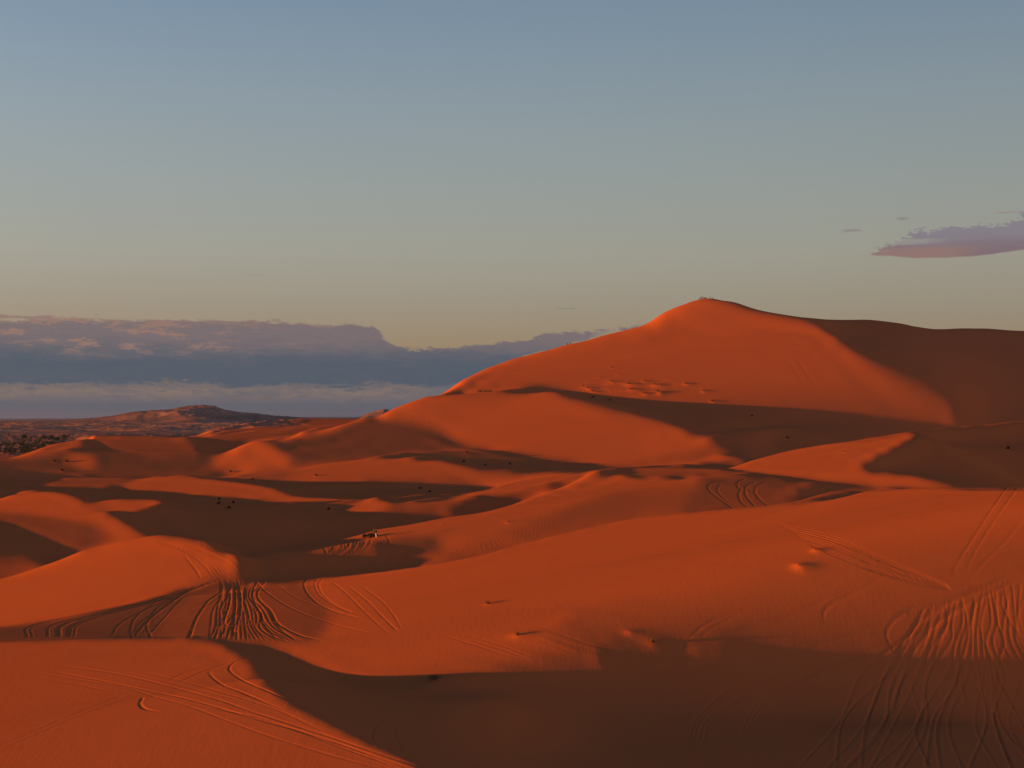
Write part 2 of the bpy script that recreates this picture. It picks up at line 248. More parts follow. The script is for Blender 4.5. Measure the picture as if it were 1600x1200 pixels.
[2,0,0,0,0,0,0,0,0,0,0,0,0,0,-1,0,1,0,0,0,0,0,0,-1,0,0,0,0,0,-1,0,1,0,-1,0,0,0,0,0,0,0,0,-1,1,0,-1,0,0,0,0,1,-1,0,1,-1,0,0,1,-1,0,0,1,-1,0,0,0,0,1,0,-1,1,0,0,1,-1,1,1,0,0,0,1,1,0,1,0,0,2,0,0,1,1,0,1,0,1,1,1,1,0,0,1,1,0,0,1,0,1,0,0,1,0,0,0,1,0,0,0,0,1,0,1,0,0,1,0,0,1,0,1,1,0,1,0,1,1,1,0,1,1,0,1,0,1,1,1,1,1,1,1,2,1,1,2,0,1,1,0,1,-1,-1,0,-1,-2,-2,-2,-2,-2,-2,-2,-2,-2,-2,-2,-2,-2,-1,-2,-1,-2,-1,-2,-1,-1,-1,-1,-1,-1,0,-2,-1,-1,0,-1,-1,0,0,-1,0,-1,0,-1,-1,1,-1,0,0,-1,0,0,0,0,-1,0,0,-1,0,0,-1,0,9],
[3,-1,1,-1,1,-1,1,-1,1,-1,0,1,-1,0,1,-1,0,0,0,0,-1,0,0,0,0,0,0,0,0,0,0,-1,1,0,0,-1,1,-1,0,0,0,0,0,0,-1,1,0,0,0,0,-1,0,1,-1,1,-1,0,0,0,0,0,0,1,-1,0,1,0,0,-1,1,0,0,0,0,1,1,-1,1,1,0,0,0,1,0,1,1,0,1,1,0,1,1,1,1,0,1,1,0,1,1,1,0,0,1,0,1,1,0,0,1,0,0,1,0,1,0,0,1,0,1,-1,1,1,0,1,0,0,1,1,0,1,0,2,0,0,1,2,0,0,2,0,1,1,1,1,1,1,1,1,1,1,1,0,2,0,0,1,0,0,-1,-2,-1,-2,-2,-2,-2,-3,-2,-3,-2,-2,-3,-1,-2,-2,-2,-2,-2,-1,-2,-1,-1,-1,-1,-2,0,-1,-1,0,-1,-1,-1,0,-1,-1,0,-1,0,0,-1,0,0,-1,0,0,0,0,0,-1,0,0,-1,0,-1,0,0,-1,0,0,10],
[3,0,0,0,0,0,0,0,0,0,0,-1,1,-1,0,1,0,-1,0,0,1,-1,0,0,0,0,0,0,0,-1,0,1,-1,0,0,0,-1,0,1,-1,0,0,0,0,0,0,0,0,0,0,0,0,-1,1,-1,1,-1,0,0,1,0,-1,0,1,0,-1,1,-1,1,0,1,-1,1,0,0,0,0,0,1,0,1,0,0,2,0,0,1,1,0,1,1,1,1,0,2,0,1,1,1,1,0,1,1,1,1,0,1,1,1,0,0,1,0,1,0,1,0,1,0,0,1,1,-1,1,0,1,1,0,0,1,1,1,0,2,0,1,0,2,1,0,2,0,2,0,1,1,1,2,1,0,1,1,1,-1,1,0,-1,0,-1,-1,-2,-2,-2,-2,-2,-3,-2,-2,-3,-3,-2,-2,-3,-2,-2,-2,-2,-1,-2,-1,-2,-2,-1,-2,0,-1,-1,-1,-1,0,-1,0,-1,0,0,-1,1,-1,-1,1,-1,0,0,0,-1,0,0,-1,0,0,-1,1,-1,0,-1,0,0,-1,-1,12],
[3,0,0,0,0,0,0,0,0,0,0,0,0,0,0,0,-1,1,0,-1,0,1,-1,0,0,0,-1,0,0,1,0,-1,0,0,0,0,0,0,-1,0,1,-1,0,0,0,0,0,-1,0,0,0,0,1,-1,1,-1,1,0,0,-1,0,1,0,0,0,0,0,0,0,0,0,1,-1,1,0,0,1,0,0,0,0,2,0,0,1,1,0,0,2,0,1,0,1,2,0,2,0,1,1,1,2,1,1,1,0,2,0,1,1,0,2,0,1,0,1,1,0,0,2,0,0,0,1,1,1,0,0,1,0,1,0,1,1,1,1,1,1,0,1,2,1,1,1,2,1,1,1,1,0,1,1,0,0,1,-1,-1,0,-2,-2,-2,-1,-2,-3,-2,-3,-3,-2,-3,-2,-3,-3,-2,-2,-3,-1,-3,-1,-3,-1,-3,-1,-1,-2,-1,-1,-1,-1,-1,0,-1,0,-1,0,0,0,0,-1,0,1,-1,1,0,-1,0,0,0,-1,0,0,-1,0,-1,0,-1,0,-1,0,0,-1,13],
[4,0,-1,1,-1,1,-1,1,-1,1,-1,1,-1,1,-1,0,0,0,-1,1,0,-1,1,-1,0,0,0,0,0,0,-1,0,0,0,0,0,0,0,0,0,-1,0,1,-1,0,0,0,0,0,0,0,0,-1,1,-1,1,-1,0,0,1,0,-1,0,0,0,1,-1,1,0,0,0,0,1,-1,1,0,0,1,-1,1,1,-1,1,1,0,1,0,1,1,1,0,2,0,1,2,0,2,1,1,1,1,2,1,1,2,0,2,1,1,1,1,1,1,1,1,0,1,1,0,1,1,0,1,-1,1,0,1,1,1,0,1,0,1,0,2,1,1,1,2,0,1,3,0,1,1,2,1,1,1,1,0,0,0,-1,-1,-1,-2,-3,-1,-3,-3,-3,-2,-3,-3,-2,-3,-3,-3,-2,-2,-3,-2,-2,-3,-2,-3,-1,-3,-1,-2,-2,-1,-1,-2,-1,-1,0,-1,0,0,0,0,0,0,0,1,0,0,0,-1,0,1,-1,0,-1,0,0,-1,0,-1,0,-1,0,0,-1,-1,0,-1,15],
[3,1,0,0,0,0,0,-1,1,-1,1,-1,1,-1,0,0,0,0,0,0,-1,1,-1,1,-1,0,1,-1,0,-1,1,0,-1,0,0,0,0,-1,0,0,1,0,-1,0,0,0,-1,1,0,0,-1,1,0,-1,0,0,1,0,0,-1,0,1,0,0,0,-1,1,0,0,0,0,0,0,1,0,0,0,0,1,0,0,1,0,0,1,0,1,1,0,1,1,1,1,1,1,1,1,2,1,2,1,1,2,2,1,2,1,2,1,2,1,1,1,1,0,2,1,0,1,0,1,1,0,1,0,1,1,0,0,1,1,1,0,1,1,1,1,2,1,2,1,1,2,1,2,0,2,0,1,1,0,0,-1,-1,-2,-2,-3,-3,-4,-3,-3,-4,-3,-3,-3,-3,-2,-3,-2,-2,-3,-2,-3,-2,-2,-2,-2,-3,-2,-2,-2,-1,-2,-2,0,-2,0,-1,0,-1,1,0,0,0,0,1,0,0,0,1,0,0,-1,1,-1,0,0,-1,-1,-1,0,-1,0,-1,-1,0,-1,-1,1,16],
[5,-1,1,-1,0,0,0,0,0,0,0,0,-1,1,0,-1,1,-1,1,-1,0,0,0,0,0,-1,0,0,0,0,0,-1,1,-1,0,0,-1,1,0,0,-1,0,0,0,0,0,0,0,-1,0,1,-1,0,0,1,-1,0,0,0,0,1,-1,0,0,0,1,0,0,0,0,0,0,0,0,0,0,1,0,0,1,0,0,1,0,0,1,1,0,0,1,1,1,1,1,1,2,1,1,3,1,2,2,1,2,2,2,1,1,2,2,1,2,1,1,2,0,1,1,0,2,0,0,1,1,0,1,0,1,1,1,0,1,1,1,1,1,1,2,1,2,2,1,1,2,1,1,1,1,1,0,0,-1,-1,-3,-2,-4,-4,-3,-5,-4,-4,-4,-3,-4,-2,-2,-3,-2,-2,-3,-2,-2,-2,-2,-3,-2,-2,-2,-1,-3,-1,-3,-1,-1,-2,0,-1,0,-1,1,-1,0,1,1,0,0,0,1,1,-1,1,0,0,-1,0,-1,-1,0,0,-1,-1,-1,-1,0,-1,-1,0,-1,-1,19],
[5,0,-1,1,0,-1,1,0,-1,1,-1,0,0,0,0,0,0,0,-1,0,1,-1,0,-1,1,0,-1,1,-1,0,0,0,-1,1,-1,0,0,0,0,-1,0,0,0,0,0,-1,1,-1,1,-1,0,0,0,0,0,0,0,0,0,0,0,0,0,0,1,-1,0,0,1,0,0,0,1,-1,0,1,0,0,0,0,0,1,0,0,1,0,0,1,1,1,1,0,2,1,1,2,1,2,1,1,2,2,3,1,2,2,2,2,2,1,2,2,1,2,0,1,2,0,1,0,1,1,1,1,1,0,1,1,1,0,1,1,1,1,1,1,2,1,2,1,2,1,2,1,1,2,1,0,-1,0,-2,-1,-2,-2,-4,-5,-4,-6,-4,-5,-5,-3,-5,-2,-3,-2,-2,-2,-2,-1,-1,-2,-2,-2,-1,-2,-2,-2,-2,-1,-3,0,-2,-1,-1,-1,-1,-1,0,0,0,1,0,0,1,1,0,1,-1,1,-1,0,0,0,-1,0,-1,-1,-1,-1,0,-1,-1,-1,-1,0,-1,-1,-1,21],
[5,0,1,-1,0,0,0,0,0,-1,1,0,0,-1,0,0,0,0,0,0,-1,0,0,0,0,0,0,-1,0,0,-1,1,0,-1,0,0,0,0,-1,1,-1,0,0,0,0,0,-1,0,0,1,-1,0,0,0,0,0,0,0,0,0,0,1,0,0,-1,1,0,0,-1,1,0,0,0,0,1,-1,0,0,1,0,0,0,0,1,0,1,1,0,1,0,1,1,1,1,1,1,2,1,2,2,2,2,2,2,2,2,3,2,2,2,1,1,2,1,2,1,0,1,1,1,1,1,0,1,1,1,1,1,1,2,1,1,1,1,1,1,1,1,1,2,1,2,2,1,1,1,-1,2,-1,-4,1,-3,-4,-4,-5,-5,-6,-5,-6,-5,-5,-4,-3,-3,-2,-2,-2,0,-1,-1,-2,-1,-1,-1,-1,-2,-1,-1,-2,-1,0,-2,-1,-1,-1,-1,0,0,0,-1,1,0,0,1,0,0,1,-1,1,-1,1,-1,-1,0,-1,-1,0,-2,0,-1,-2,0,-1,-2,0,-1,-2,0,-1,23],
[6,0,0,0,0,0,-1,0,0,1,-1,0,0,0,0,0,-1,0,0,0,0,0,0,0,-1,0,0,0,0,0,-1,0,0,0,0,-1,0,-1,1,-1,1,-1,0,0,-1,0,1,0,-1,0,0,0,0,0,0,0,0,0,0,0,0,0,0,0,0,0,0,0,1,0,0,0,0,1,-1,1,0,0,0,0,1,0,0,0,1,-1,1,1,0,1,1,1,0,1,2,1,1,2,1,2,2,2,2,2,3,2,2,2,2,2,2,2,1,1,1,1,1,1,1,0,1,1,1,1,1,2,2,1,1,2,1,2,1,2,1,1,1,1,1,0,1,1,1,2,-1,1,3,-7,2,5,-9,-4,-5,-6,-6,-5,-7,-7,-6,-6,-4,-4,-2,-2,-2,-1,0,-2,0,0,0,0,0,-1,0,0,-1,-1,0,-1,-1,-1,-1,0,-1,0,-1,0,0,0,0,0,0,0,0,0,0,0,0,0,-1,0,-1,-1,0,-2,-1,-1,-1,-1,-1,-2,-1,0,-2,-1,-1,-1,-1,25],
[7,0,-1,0,0,0,0,1,0,-1,-1,0,0,0,0,0,0,0,0,-1,0,0,0,0,-1,0,0,-1,0,0,1,-1,-1,0,0,0,0,0,-1,1,-1,0,0,-1,1,0,-1,0,0,0,0,0,0,0,0,0,0,0,0,0,0,0,0,0,0,0,0,1,-1,0,0,1,0,0,0,0,0,1,0,0,0,0,1,0,0,1,0,0,1,0,0,1,2,0,1,1,2,1,2,2,1,2,2,3,2,2,3,2,2,2,2,1,2,1,1,2,1,1,1,1,1,1,1,1,2,2,1,1,3,1,2,1,2,1,1,2,1,0,1,0,1,1,-1,-1,6,-5,-7,17,-5,-20,11,-8,-11,-10,-7,-5,-5,-8,-7,-5,-4,-2,-3,-1,-1,-1,0,1,0,0,1,1,1,1,0,1,0,1,0,0,-1,1,0,-1,0,0,0,-1,0,0,-1,0,1,-1,0,0,-1,0,-1,-1,0,-1,-1,-2,-1,0,-2,-1,-2,-1,-2,-1,-1,-2,-1,-1,-1,-1,-1,27],
[8,0,0,0,0,0,-1,-1,0,0,1,0,0,-1,0,0,-1,0,0,0,0,-1,0,0,0,0,-1,1,-1,0,-1,0,0,0,0,-1,0,0,0,-1,0,0,0,0,0,-1,0,0,0,0,0,0,0,0,-1,1,-1,0,1,0,0,-1,1,0,1,0,0,-1,1,0,0,0,0,0,1,0,0,0,0,0,0,1,0,0,0,1,0,0,0,1,1,0,0,2,0,1,1,2,1,1,3,1,2,2,2,3,2,3,2,2,3,2,1,2,2,1,1,2,0,2,1,1,2,2,1,1,2,2,2,1,2,2,2,1,2,1,0,1,0,1,0,-3,2,0,-14,12,14,-43,13,54,-46,-25,-15,-9,-8,-7,-6,-1,-3,-3,-2,-3,-1,-2,0,1,1,1,2,2,2,1,2,1,2,1,2,1,1,1,1,0,1,0,1,-1,0,1,-1,0,0,-1,-1,0,-1,-1,0,-2,-1,0,-2,-1,-1,-1,-2,-2,-1,-1,-2,-2,-1,-1,-2,-1,-2,-2,-1,-1,-2,30],
[9,-1,0,0,0,0,0,0,0,-1,0,0,-1,1,-1,0,0,0,-1,1,-1,0,0,-1,0,0,0,-1,0,0,0,-1,1,-1,-1,1,0,-1,0,0,0,0,-1,0,-1,1,0,-1,1,-1,0,0,0,0,0,-1,1,0,-1,1,-1,1,-1,1,0,0,0,1,-1,1,0,0,0,1,-1,1,0,0,0,1,0,0,0,0,1,-1,0,1,1,0,0,1,0,0,1,1,1,0,1,2,1,2,2,2,3,2,2,3,2,3,2,3,3,2,1,2,2,1,2,2,1,2,2,1,3,2,1,3,1,2,2,1,1,2,1,0,2,0,1,-1,-3,6,-8,-4,21,-18,-25,61,16,-93,-20,-3,-2,-5,-5,-8,-5,-5,-3,-3,-3,-2,-1,1,1,1,1,3,3,3,2,4,2,4,2,3,2,2,1,2,2,2,0,2,0,2,0,-1,1,-1,-1,0,-1,-2,-1,-2,-1,-1,-2,-2,-1,-2,-2,-1,-1,-2,-2,-2,-1,-2,-1,-3,-1,-2,-1,-2,-1,-3,-1,32],
[9,1,0,-1,0,0,0,0,-1,1,-1,0,0,-1,1,-1,0,-1,1,-1,0,0,-1,0,0,-1,0,0,0,-1,0,0,-1,0,0,0,-1,0,0,-1,0,0,0,0,0,-1,0,1,-1,0,0,-1,0,0,0,1,0,-1,1,-1,1,0,0,0,0,0,0,0,1,-1,1,0,0,0,1,-1,1,0,1,0,0,0,0,1,-1,1,1,0,-1,1,0,0,1,0,0,1,0,1,1,0,1,2,1,2,1,3,3,2,4,4,3,2,3,3,2,2,2,2,2,1,3,3,2,3,2,2,3,1,2,2,2,2,2,1,1,1,0,0,-2,1,4,-12,10,8,-33,18,49,-55,-117,4,37,7,0,-5,-7,-7,-9,-7,-6,-4,-3,-2,0,0,2,2,4,4,3,4,5,4,4,3,4,3,3,3,4,2,3,1,3,1,2,0,1,1,-1,0,0,-2,-2,-1,-2,-2,-3,-2,-2,-2,-2,-2,-1,-3,-2,-1,-2,-2,-2,-1,-3,-1,-2,-2,-2,-2,-2,-1,-2,34],
[12,-1,0,0,-1,0,0,-1,1,-1,0,-1,0,1,-1,0,0,0,-2,0,0,0,0,-1,0,0,-1,0,0,0,-1,0,0,0,-1,-1,0,1,-1,0,0,-1,0,0,0,0,-1,0,0,0,0,0,0,0,0,-1,0,1,-1,1,-1,0,1,-1,0,1,0,0,0,1,0,0,1,0,0,0,0,1,0,0,0,0,1,0,0,0,0,0,1,-1,1,0,-1,1,0,0,0,0,1,1,0,1,1,1,3,2,2,4,3,3,3,5,3,3,3,2,2,3,3,2,2,2,2,4,4,5,5,4,3,2,1,1,-1,0,-1,-1,-1,0,2,-2,-7,17,-14,-18,52,-3,-125,-57,66,22,-13,-1,-3,-4,-8,-8,-9,-9,-8,-6,-5,-1,-1,2,2,4,5,3,6,4,4,4,5,4,4,4,4,4,3,3,3,3,2,3,1,2,1,0,0,-1,-1,-1,-2,-2,-2,-2,-2,-3,-2,-2,-3,-2,-2,-2,-2,-2,-2,-2,-2,-3,-1,-2,-3,-2,-1,-2,-3,-2,-2,37],
[12,1,-1,0,0,-1,0,0,-1,0,0,0,0,-1,-1,0,0,-1,1,0,-1,-1,0,0,0,-1,0,0,-1,-1,1,-1,0,-1,1,-1,0,-1,0,0,-1,0,0,0,-1,0,1,-1,0,-1,0,1,-1,0,0,1,-1,0,0,0,1,0,-1,1,0,0,0,0,1,0,0,0,0,0,1,0,1,-1,0,1,1,0,0,0,1,0,-1,1,0,0,-1,0,1,0,0,-1,0,1,-1,0,1,0,1,1,0,2,3,2,4,4,5,3,4,4,3,3,2,1,4,7,9,8,8,5,2,2,-1,0,-1,0,-1,0,1,-1,1,1,0,0,-4,2,11,-30,18,44,-82,-116,50,55,-19,-7,5,-4,-4,-6,-6,-10,-11,-13,-10,-7,-4,-3,1,1,4,4,3,6,3,6,5,4,3,4,4,3,4,3,4,4,3,3,3,2,3,1,1,1,0,0,-1,-1,-1,-3,-2,-2,-3,-2,-2,-3,-2,-2,-2,-2,-3,-2,-2,-3,-2,-1,-3,-2,-2,-2,-3,-2,-1,-3,-2,39],
[15,-1,-1,0,0,0,0,0,-1,0,-1,0,-1,0,0,0,-1,0,-1,0,0,0,-1,0,-1,0,0,-1,0,0,-1,0,-1,0,-1,1,-1,0,-1,0,0,0,-1,0,0,0,-1,0,0,0,0,-1,1,0,0,-1,0,0,1,-1,0,0,1,0,0,-1,1,0,0,0,0,1,0,1,-1,2,-1,1,0,0,0,1,0,0,0,0,1,0,0,0,0,0,0,-1,0,0,0,-1,0,0,-1,0,0,0,2,0,1,3,3,4,4,7,5,5,4,3,8,12,8,6,1,0,-1,-1,1,-1,2,1,1,1,2,-1,1,1,-1,0,2,-1,6,0,-24,50,-4,-132,-30,83,-6,-16,12,3,-4,-1,-3,-2,-6,-8,-9,-13,-14,-9,-5,-3,-2,0,1,3,4,4,4,2,3,3,3,4,4,4,4,4,3,3,2,3,3,2,2,3,1,1,1,0,-1,-1,-1,-1,-2,-2,-2,-1,-3,-2,-2,-2,-3,-2,-2,-3,-2,-1,-3,-3,-1,-3,-2,-2,-2,-2,-3,-2,-2,41],
[16,-1,1,-1,0,-1,0,-1,1,-1,0,-1,0,-1,0,-1,0,0,0,-2,0,0,-1,0,-1,0,-1,0,0,-1,0,0,-1,0,0,-1,0,-1,1,-1,0,-1,0,0,0,-1,0,0,-1,1,0,0,-1,0,0,0,1,-1,0,0,0,0,0,0,0,1,0,0,0,0,1,0,0,0,1,-1,1,1,0,0,1,0,0,0,1,0,0,0,0,0,0,0,-1,0,0,0,-1,-1,0,-1,0,-1,-1,1,-2,1,1,1,2,3,5,5,9,9,11,12,2,-3,-2,-2,1,1,2,2,2,2,0,2,1,2,1,2,1,1,2,3,-2,3,-5,-6,58,-76,-115,62,42,-27,8,9,-4,0,4,1,2,-1,0,-2,-6,-3,-4,-12,-13,-11,-9,-6,-3,-2,1,1,0,0,0,1,2,2,1,4,3,3,4,3,5,4,2,4,3,1,3,0,1,1,1,-1,-1,-1,0,-2,0,-2,-1,-1,-2,-2,-2,-3,-2,-2,-3,-3,-1,-2,-3,-2,-2,-3,-2,-3,-2,-2,-2,44],
[18,0,-1,0,-1,1,-1,-1,-1,0,0,0,-1,0,-1,0,-1,-1,0,0,-1,-1,0,-1,0,0,0,-1,-1,0,-1,0,0,-1,0,-1,0,0,-1,0,0,0,0,-1,0,0,0,-1,0,0,-1,0,0,0,0,0,0,0,0,0,0,0,0,0,0,0,0,1,0,0,0,0,1,0,0,1,0,0,1,0,0,0,1,1,-1,1,0,0,0,0,0,0,0,0,-1,-1,0,0,-2,0,-1,-1,-1,-2,0,-1,-1,0,1,1,4,5,7,9,9,2,-1,3,2,1,1,1,0,0,0,2,1,1,2,2,1,2,2,3,2,0,5,3,1,39,-130,-31,80,-15,-10,17,0,-2,4,1,2,8,8,8,0,-4,-5,-5,-6,-6,-8,-11,-11,-10,-9,-4,-4,-1,0,0,1,0,1,0,2,0,1,2,1,3,1,2,4,2,2,4,4,6,3,-1,-3,1,0,2,-1,1,0,0,0,-2,-1,-3,-2,-2,-2,-3,-2,-2,-4,-2,-2,-2,-2,-2,-3,-1,-2,-2,-2,45],
[20,0,-1,0,0,-2,0,0,0,-1,-1,-1,0,-1,0,-1,0,0,-1,-1,0,-1,0,0,-1,-1,-1,0,0,-1,0,-1,0,0,-1,0,-1,0,0,-1,-1,1,-1,0,-1,1,-1,0,0,-1,1,0,0,-1,0,0,-1,1,-1,1,0,0,0,0,1,-1,1,0,0,0,0,1,0,0,1,0,0,0,0,1,0,1,0,0,1,0,0,0,0,1,0,-1,0,0,0,-1,-1,-1,0,-1,-2,-1,-1,-2,-1,-2,-2,-2,-1,0,-1,2,2,4,4,5,3,-1,2,1,1,2,3,2,2,1,2,1,2,0,2,2,2,1,3,1,5,-12,37,-95,20,33,-34,6,3,-8,0,2,3,7,7,6,3,0,6,6,2,-1,-4,-7,-9,-9,-9,-8,-7,-7,-5,-4,0,0,-1,1,0,0,0,1,2,0,2,1,2,2,1,1,2,2,0,5,-5,-2,6,3,3,1,2,2,1,1,-1,0,-2,-1,-3,-2,-3,-3,-2,-3,-2,-3,-2,-2,-2,-2,-2,-2,-2,-1,-2,48],
[22,0,0,-1,-1,0,-1,0,-1,0,-1,0,-1,0,-1,-1,-1,-1,-1,0,-1,0,-1,-1,0,-1,0,-1,0,0,-1,-1,0,-1,0,0,0,-1,-1,1,-1,-1,0,0,0,-1,0,1,-1,0,-1,0,0,0,0,0,0,0,0,0,-1,1,0,0,-1,1,0,0,0,1,0,0,0,0,0,1,1,0,1,0,0,0,0,1,0,0,1,0,0,0,0,1,-1,0,-1,0,0,-1,-1,-1,-1,-2,-1,-2,-3,-3,-2,-3,-4,-4,-3,-5,-4,-3,-2,1,2,2,2,4,2,3,3,3,3,4,3,4,3,3,3,2,1,3,-1,6,-8,33,-42,-19,18,-23,11,-9,-8,-1,-2,-2,0,-1,2,7,11,15,4,8,16,2,-7,-8,-7,-7,-5,-6,-5,-6,-5,-4,-3,0,0,-1,-1,1,0,0,-1,1,1,1,2,1,1,3,1,1,3,-5,4,5,-3,0,2,2,3,2,2,1,0,-1,-1,-2,-2,-3,-3,-2,-3,-2,-2,-2,-3,-2,-2,-2,-1,-1,-1,-2,-1,49],
[25,-1,0,-1,0,-1,0,-1,-1,-1,0,-1,-1,-1,0,-1,0,-1,-1,0,-1,-1,-1,0,-1,-1,0,-1,-1,0,-1,0,-1,0,-1,0,-1,0,0,-1,1,-1,0,-1,0,0,0,-1,0,0,0,-1,0,0,0,0,0,-1,1,-1,1,-1,0,0,1,0,0,0,0,0,1,-1,1,1,0,0,0,0,0,1,1,0,0,0,1,0,0,1,0,0,0,0,1,-1,0,0,0,-1,-1,-1,-1,-1,-3,-2,-3,-2,-5,-5,-6,-7,-9,-9,-10,-11,-9,-5,1,3,2,1,4,2,3,4,4,4,5,5,5,6,6,7,6,5,6,3,3,-6,-58,35,-14,2,-14,-3,-1,-4,-5,-6,-8,0,1,1,16,28,54,26,-23,-16,-7,-2,-2,0,-2,-2,-3,-4,-3,-4,-3,-3,-3,-1,0,-1,0,0,0,0,-1,1,-1,1,2,0,2,2,1,3,5,1,2,-1,-1,0,0,3,2,1,0,-1,-2,-2,-2,-3,-2,-3,-3,-3,-3,-2,-1,-2,-2,0,-2,-1,-1,0,-1,51],
[28,-1,-1,0,-1,0,-2,0,-1,-1,-1,-1,0,-1,-1,-1,-1,0,-1,-1,-1,0,-1,-1,-1,0,-1,0,-1,-1,0,-1,0,-1,0,-1,0,-1,0,0,-1,0,-1,0,0,-1,0,0,0,0,-1,1,-1,0,-1,0,0,1,-1,0,0,0,0,0,0,0,0,0,1,0,0,1,-1,0,1,0,0,1,1,-1,1,0,1,0,0,1,1,-1,1,0,1,-1,0,0,1,-1,-1,0,0,-2,-1,-2,-1,-2,-3,-4,-4,-6,-7,-9,-10,-13,-14,-15,-13,-9,-1,1,1,2,1,2,0,1,1,1,2,2,3,5,5,6,9,8,10,5,28,9,1,-35,-21,-16,-6,-4,-2,0,-2,-3,-3,-12,3,23,-1,-7,-11,30,24,17,11,7,7,5,2,2,-1,-1,-3,-3,-4,-5,-4,-4,-3,-3,-3,-1,0,0,1,-1,1,0,0,1,1,1,1,1,1,3,3,2,1,1,0,-1,0,-1,0,-1,-2,-2,-2,-2,-3,-3,-2,-3,-2,-2,-2,-1,0,-2,1,-1,0,0,1,50],
[30,0,-1,-1,-1,-1,0,-2,0,-1,0,-1,-1,-1,-2,0,-1,-2,0,-1,-1,-1,0,-2,0,-1,-1,-1,0,-1,0,-1,-1,0,0,-1,0,0,-1,-1,0,0,0,-1,0,0,-1,0,0,-1,1,-1,0,0,0,0,0,-1,0,0,0,1,-1,1,-1,0,0,0,0,0,0,0,1,1,-1,1,0,1,-1,1,0,1,0,1,0,0,0,1,0,1,-1,1,0,1,-1,0,0,-1,-1,0,-1,-1,-2,-3,-2,-4,-4,-5,-8,-8,-10,-12,-15,-14,-14,-12,-1,-1,-2,-2,-3,-2,-1,-1,-1,-1,-1,-1,0,-1,0,1,0,4,6,12,-4,-51,15,20,12,5,0,-7,-6,4,23,28,12,-4,-39,-29,-9,6,5,-16,39,34,29,22,17,10,7,4,3,0,-4,-5,-6,-7,-5,-5,-5,-4,-3,-4,-4,-3,-3,-1,-1,0,0,0,1,0,1,1,1,2,3,2,3,1,1,-1,-2,-2,-2,-1,-1,-3,-3,-2,-3,-2,-3,-2,-1,-2,-1,0,-1,1,0,1,1,0,2,49],
[33,-1,-1,0,-1,-1,-1,-1,-1,-1,-1,-1,-1,-2,0,-1,-1,-1,-1,-2,0,-1,-1,0,-1,-1,-1,0,-2,0,-1,0,-1,0,-1,0,-1,-1,0,0,-1,0,0,0,-1,0,0,-1,0,0,-1,0,0,0,0,-1,0,1,-1,1,-1,-1,1,-1,1,0,0,0,0,1,-1,1,0,-1,1,0,1,-1,1,1,-1,1,0,0,1,1,0,0,1,-1,1,0,1,-1,0,1,-1,0,0,-1,-1,-2,-1,-1,-3,-3,-4,-4,-5,-6,-8,-8,-9,-11,-10,-7,-1,-2,-3,-2,-2,-3,-3,-4,-4,-4,-4,-3,-6,-4,-5,-6,-5,-4,-4,2,-23,-15,17,11,19,12,1,11,15,3,-27,-22,7,83,106,1,-20,-41,-39,-11,5,29,29,17,9,12,10,6,-2,-3,-3,-8,-9,-7,-8,-8,-9,-8,-10,-9,-9,-7,-5,-3,-2,0,2,3,3,3,2,2,2,4,2,3,2,2,0,-2,-3,-3,-3,-4,-4,-2,-3,-3,-2,-3,-1,-1,-1,0,0,0,1,1,2,2,2,2,2,46],
[37,-2,0,-2,-1,-1,-1,0,-2,-1,-2,-1,-1,0,-2,-1,-2,0,-1,-1,-1,-1,-2,-1,0,-1,-1,-1,0,-1,-1,0,0,-1,-1,-1,0,0,-1,0,0,-1,-1,0,0,0,-1,0,0,0,0,0,0,-1,0,0,0,-1,1,-1,0,0,0,0,0,0,0,0,0,-1,1,0,0,1,0,-1,1,0,0,0,1,0,1,0,0,0,0,1,0,1,0,0,0,0,1,-1,0,1,-2,0,-1,0,-1,-2,-1,-2,-2,-3,-2,-3,-3,-2,-2,0,0,1,-1,-3,-2,-2,-3,-3,-3,-3,-3,-5,-4,-7,-4,-8,-7,-7,-10,-15,-15,-31,13,20,-17,13,9,5,20,-9,-19,6,70,59,40,-29,-34,57,63,43,19,-11,-36,-34,-16,8,22,10,1,-9,-1,-8,-17,-9,-7,-11,-12,-12,-12,-15,-13,-14,-12,-13,-11,-9,-5,-2,1,4,6,9,10,7,5,3,4,4,2,0,-2,-3,-5,-4,-6,-5,-4,-5,-3,-3,-2,-1,-1,0,0,1,1,2,2,3,2,3,3,4,3,42],
[39,0,-2,-1,-1,-1,-1,-2,-1,-1,-1,-1,-2,-1,-1,-2,-1,-1,-2,0,-2,-1,0,-1,-2,-1,0,-1,-1,-1,0,-1,-1,-1,0,0,-1,0,0,-1,-1,0,0,0,-1,0,0,0,-1,0,0,-1,0,0,0,0,-1,0,0,0,0,0,0,0,-1,1,-1,1,-1,1,0,-1,1,-1,0,1,0,0,1,0,0,0,0,1,0,0,1,-1,1,0,0,1,0,0,0,1,0,-1,1,-1,0,-1,-1,0,-1,0,-1,-1,1,0,2,3,5,7,7,7,-1,-1,-1,-2,-1,-2,-1,-3,-2,-1,-3,-1,-3,-2,-4,-6,-1,-3,-2,-3,4,-19,-9,-12,-13,4,-25,33,90,69,-13,-20,-20,-6,-10,-33,-16,25,53,68,66,30,3,-19,-35,-20,-12,-4,-17,-9,8,-11,-17,-10,-9,-14,-15,-14,-16,-15,-16,-15,-14,-13,-12,-10,-7,-4,1,4,7,12,13,12,6,4,2,0,-2,-4,-6,-8,-7,-8,-6,-4,-4,-2,-2,0,0,2,1,3,3,3,4,4,5,4,5,5,5,34],
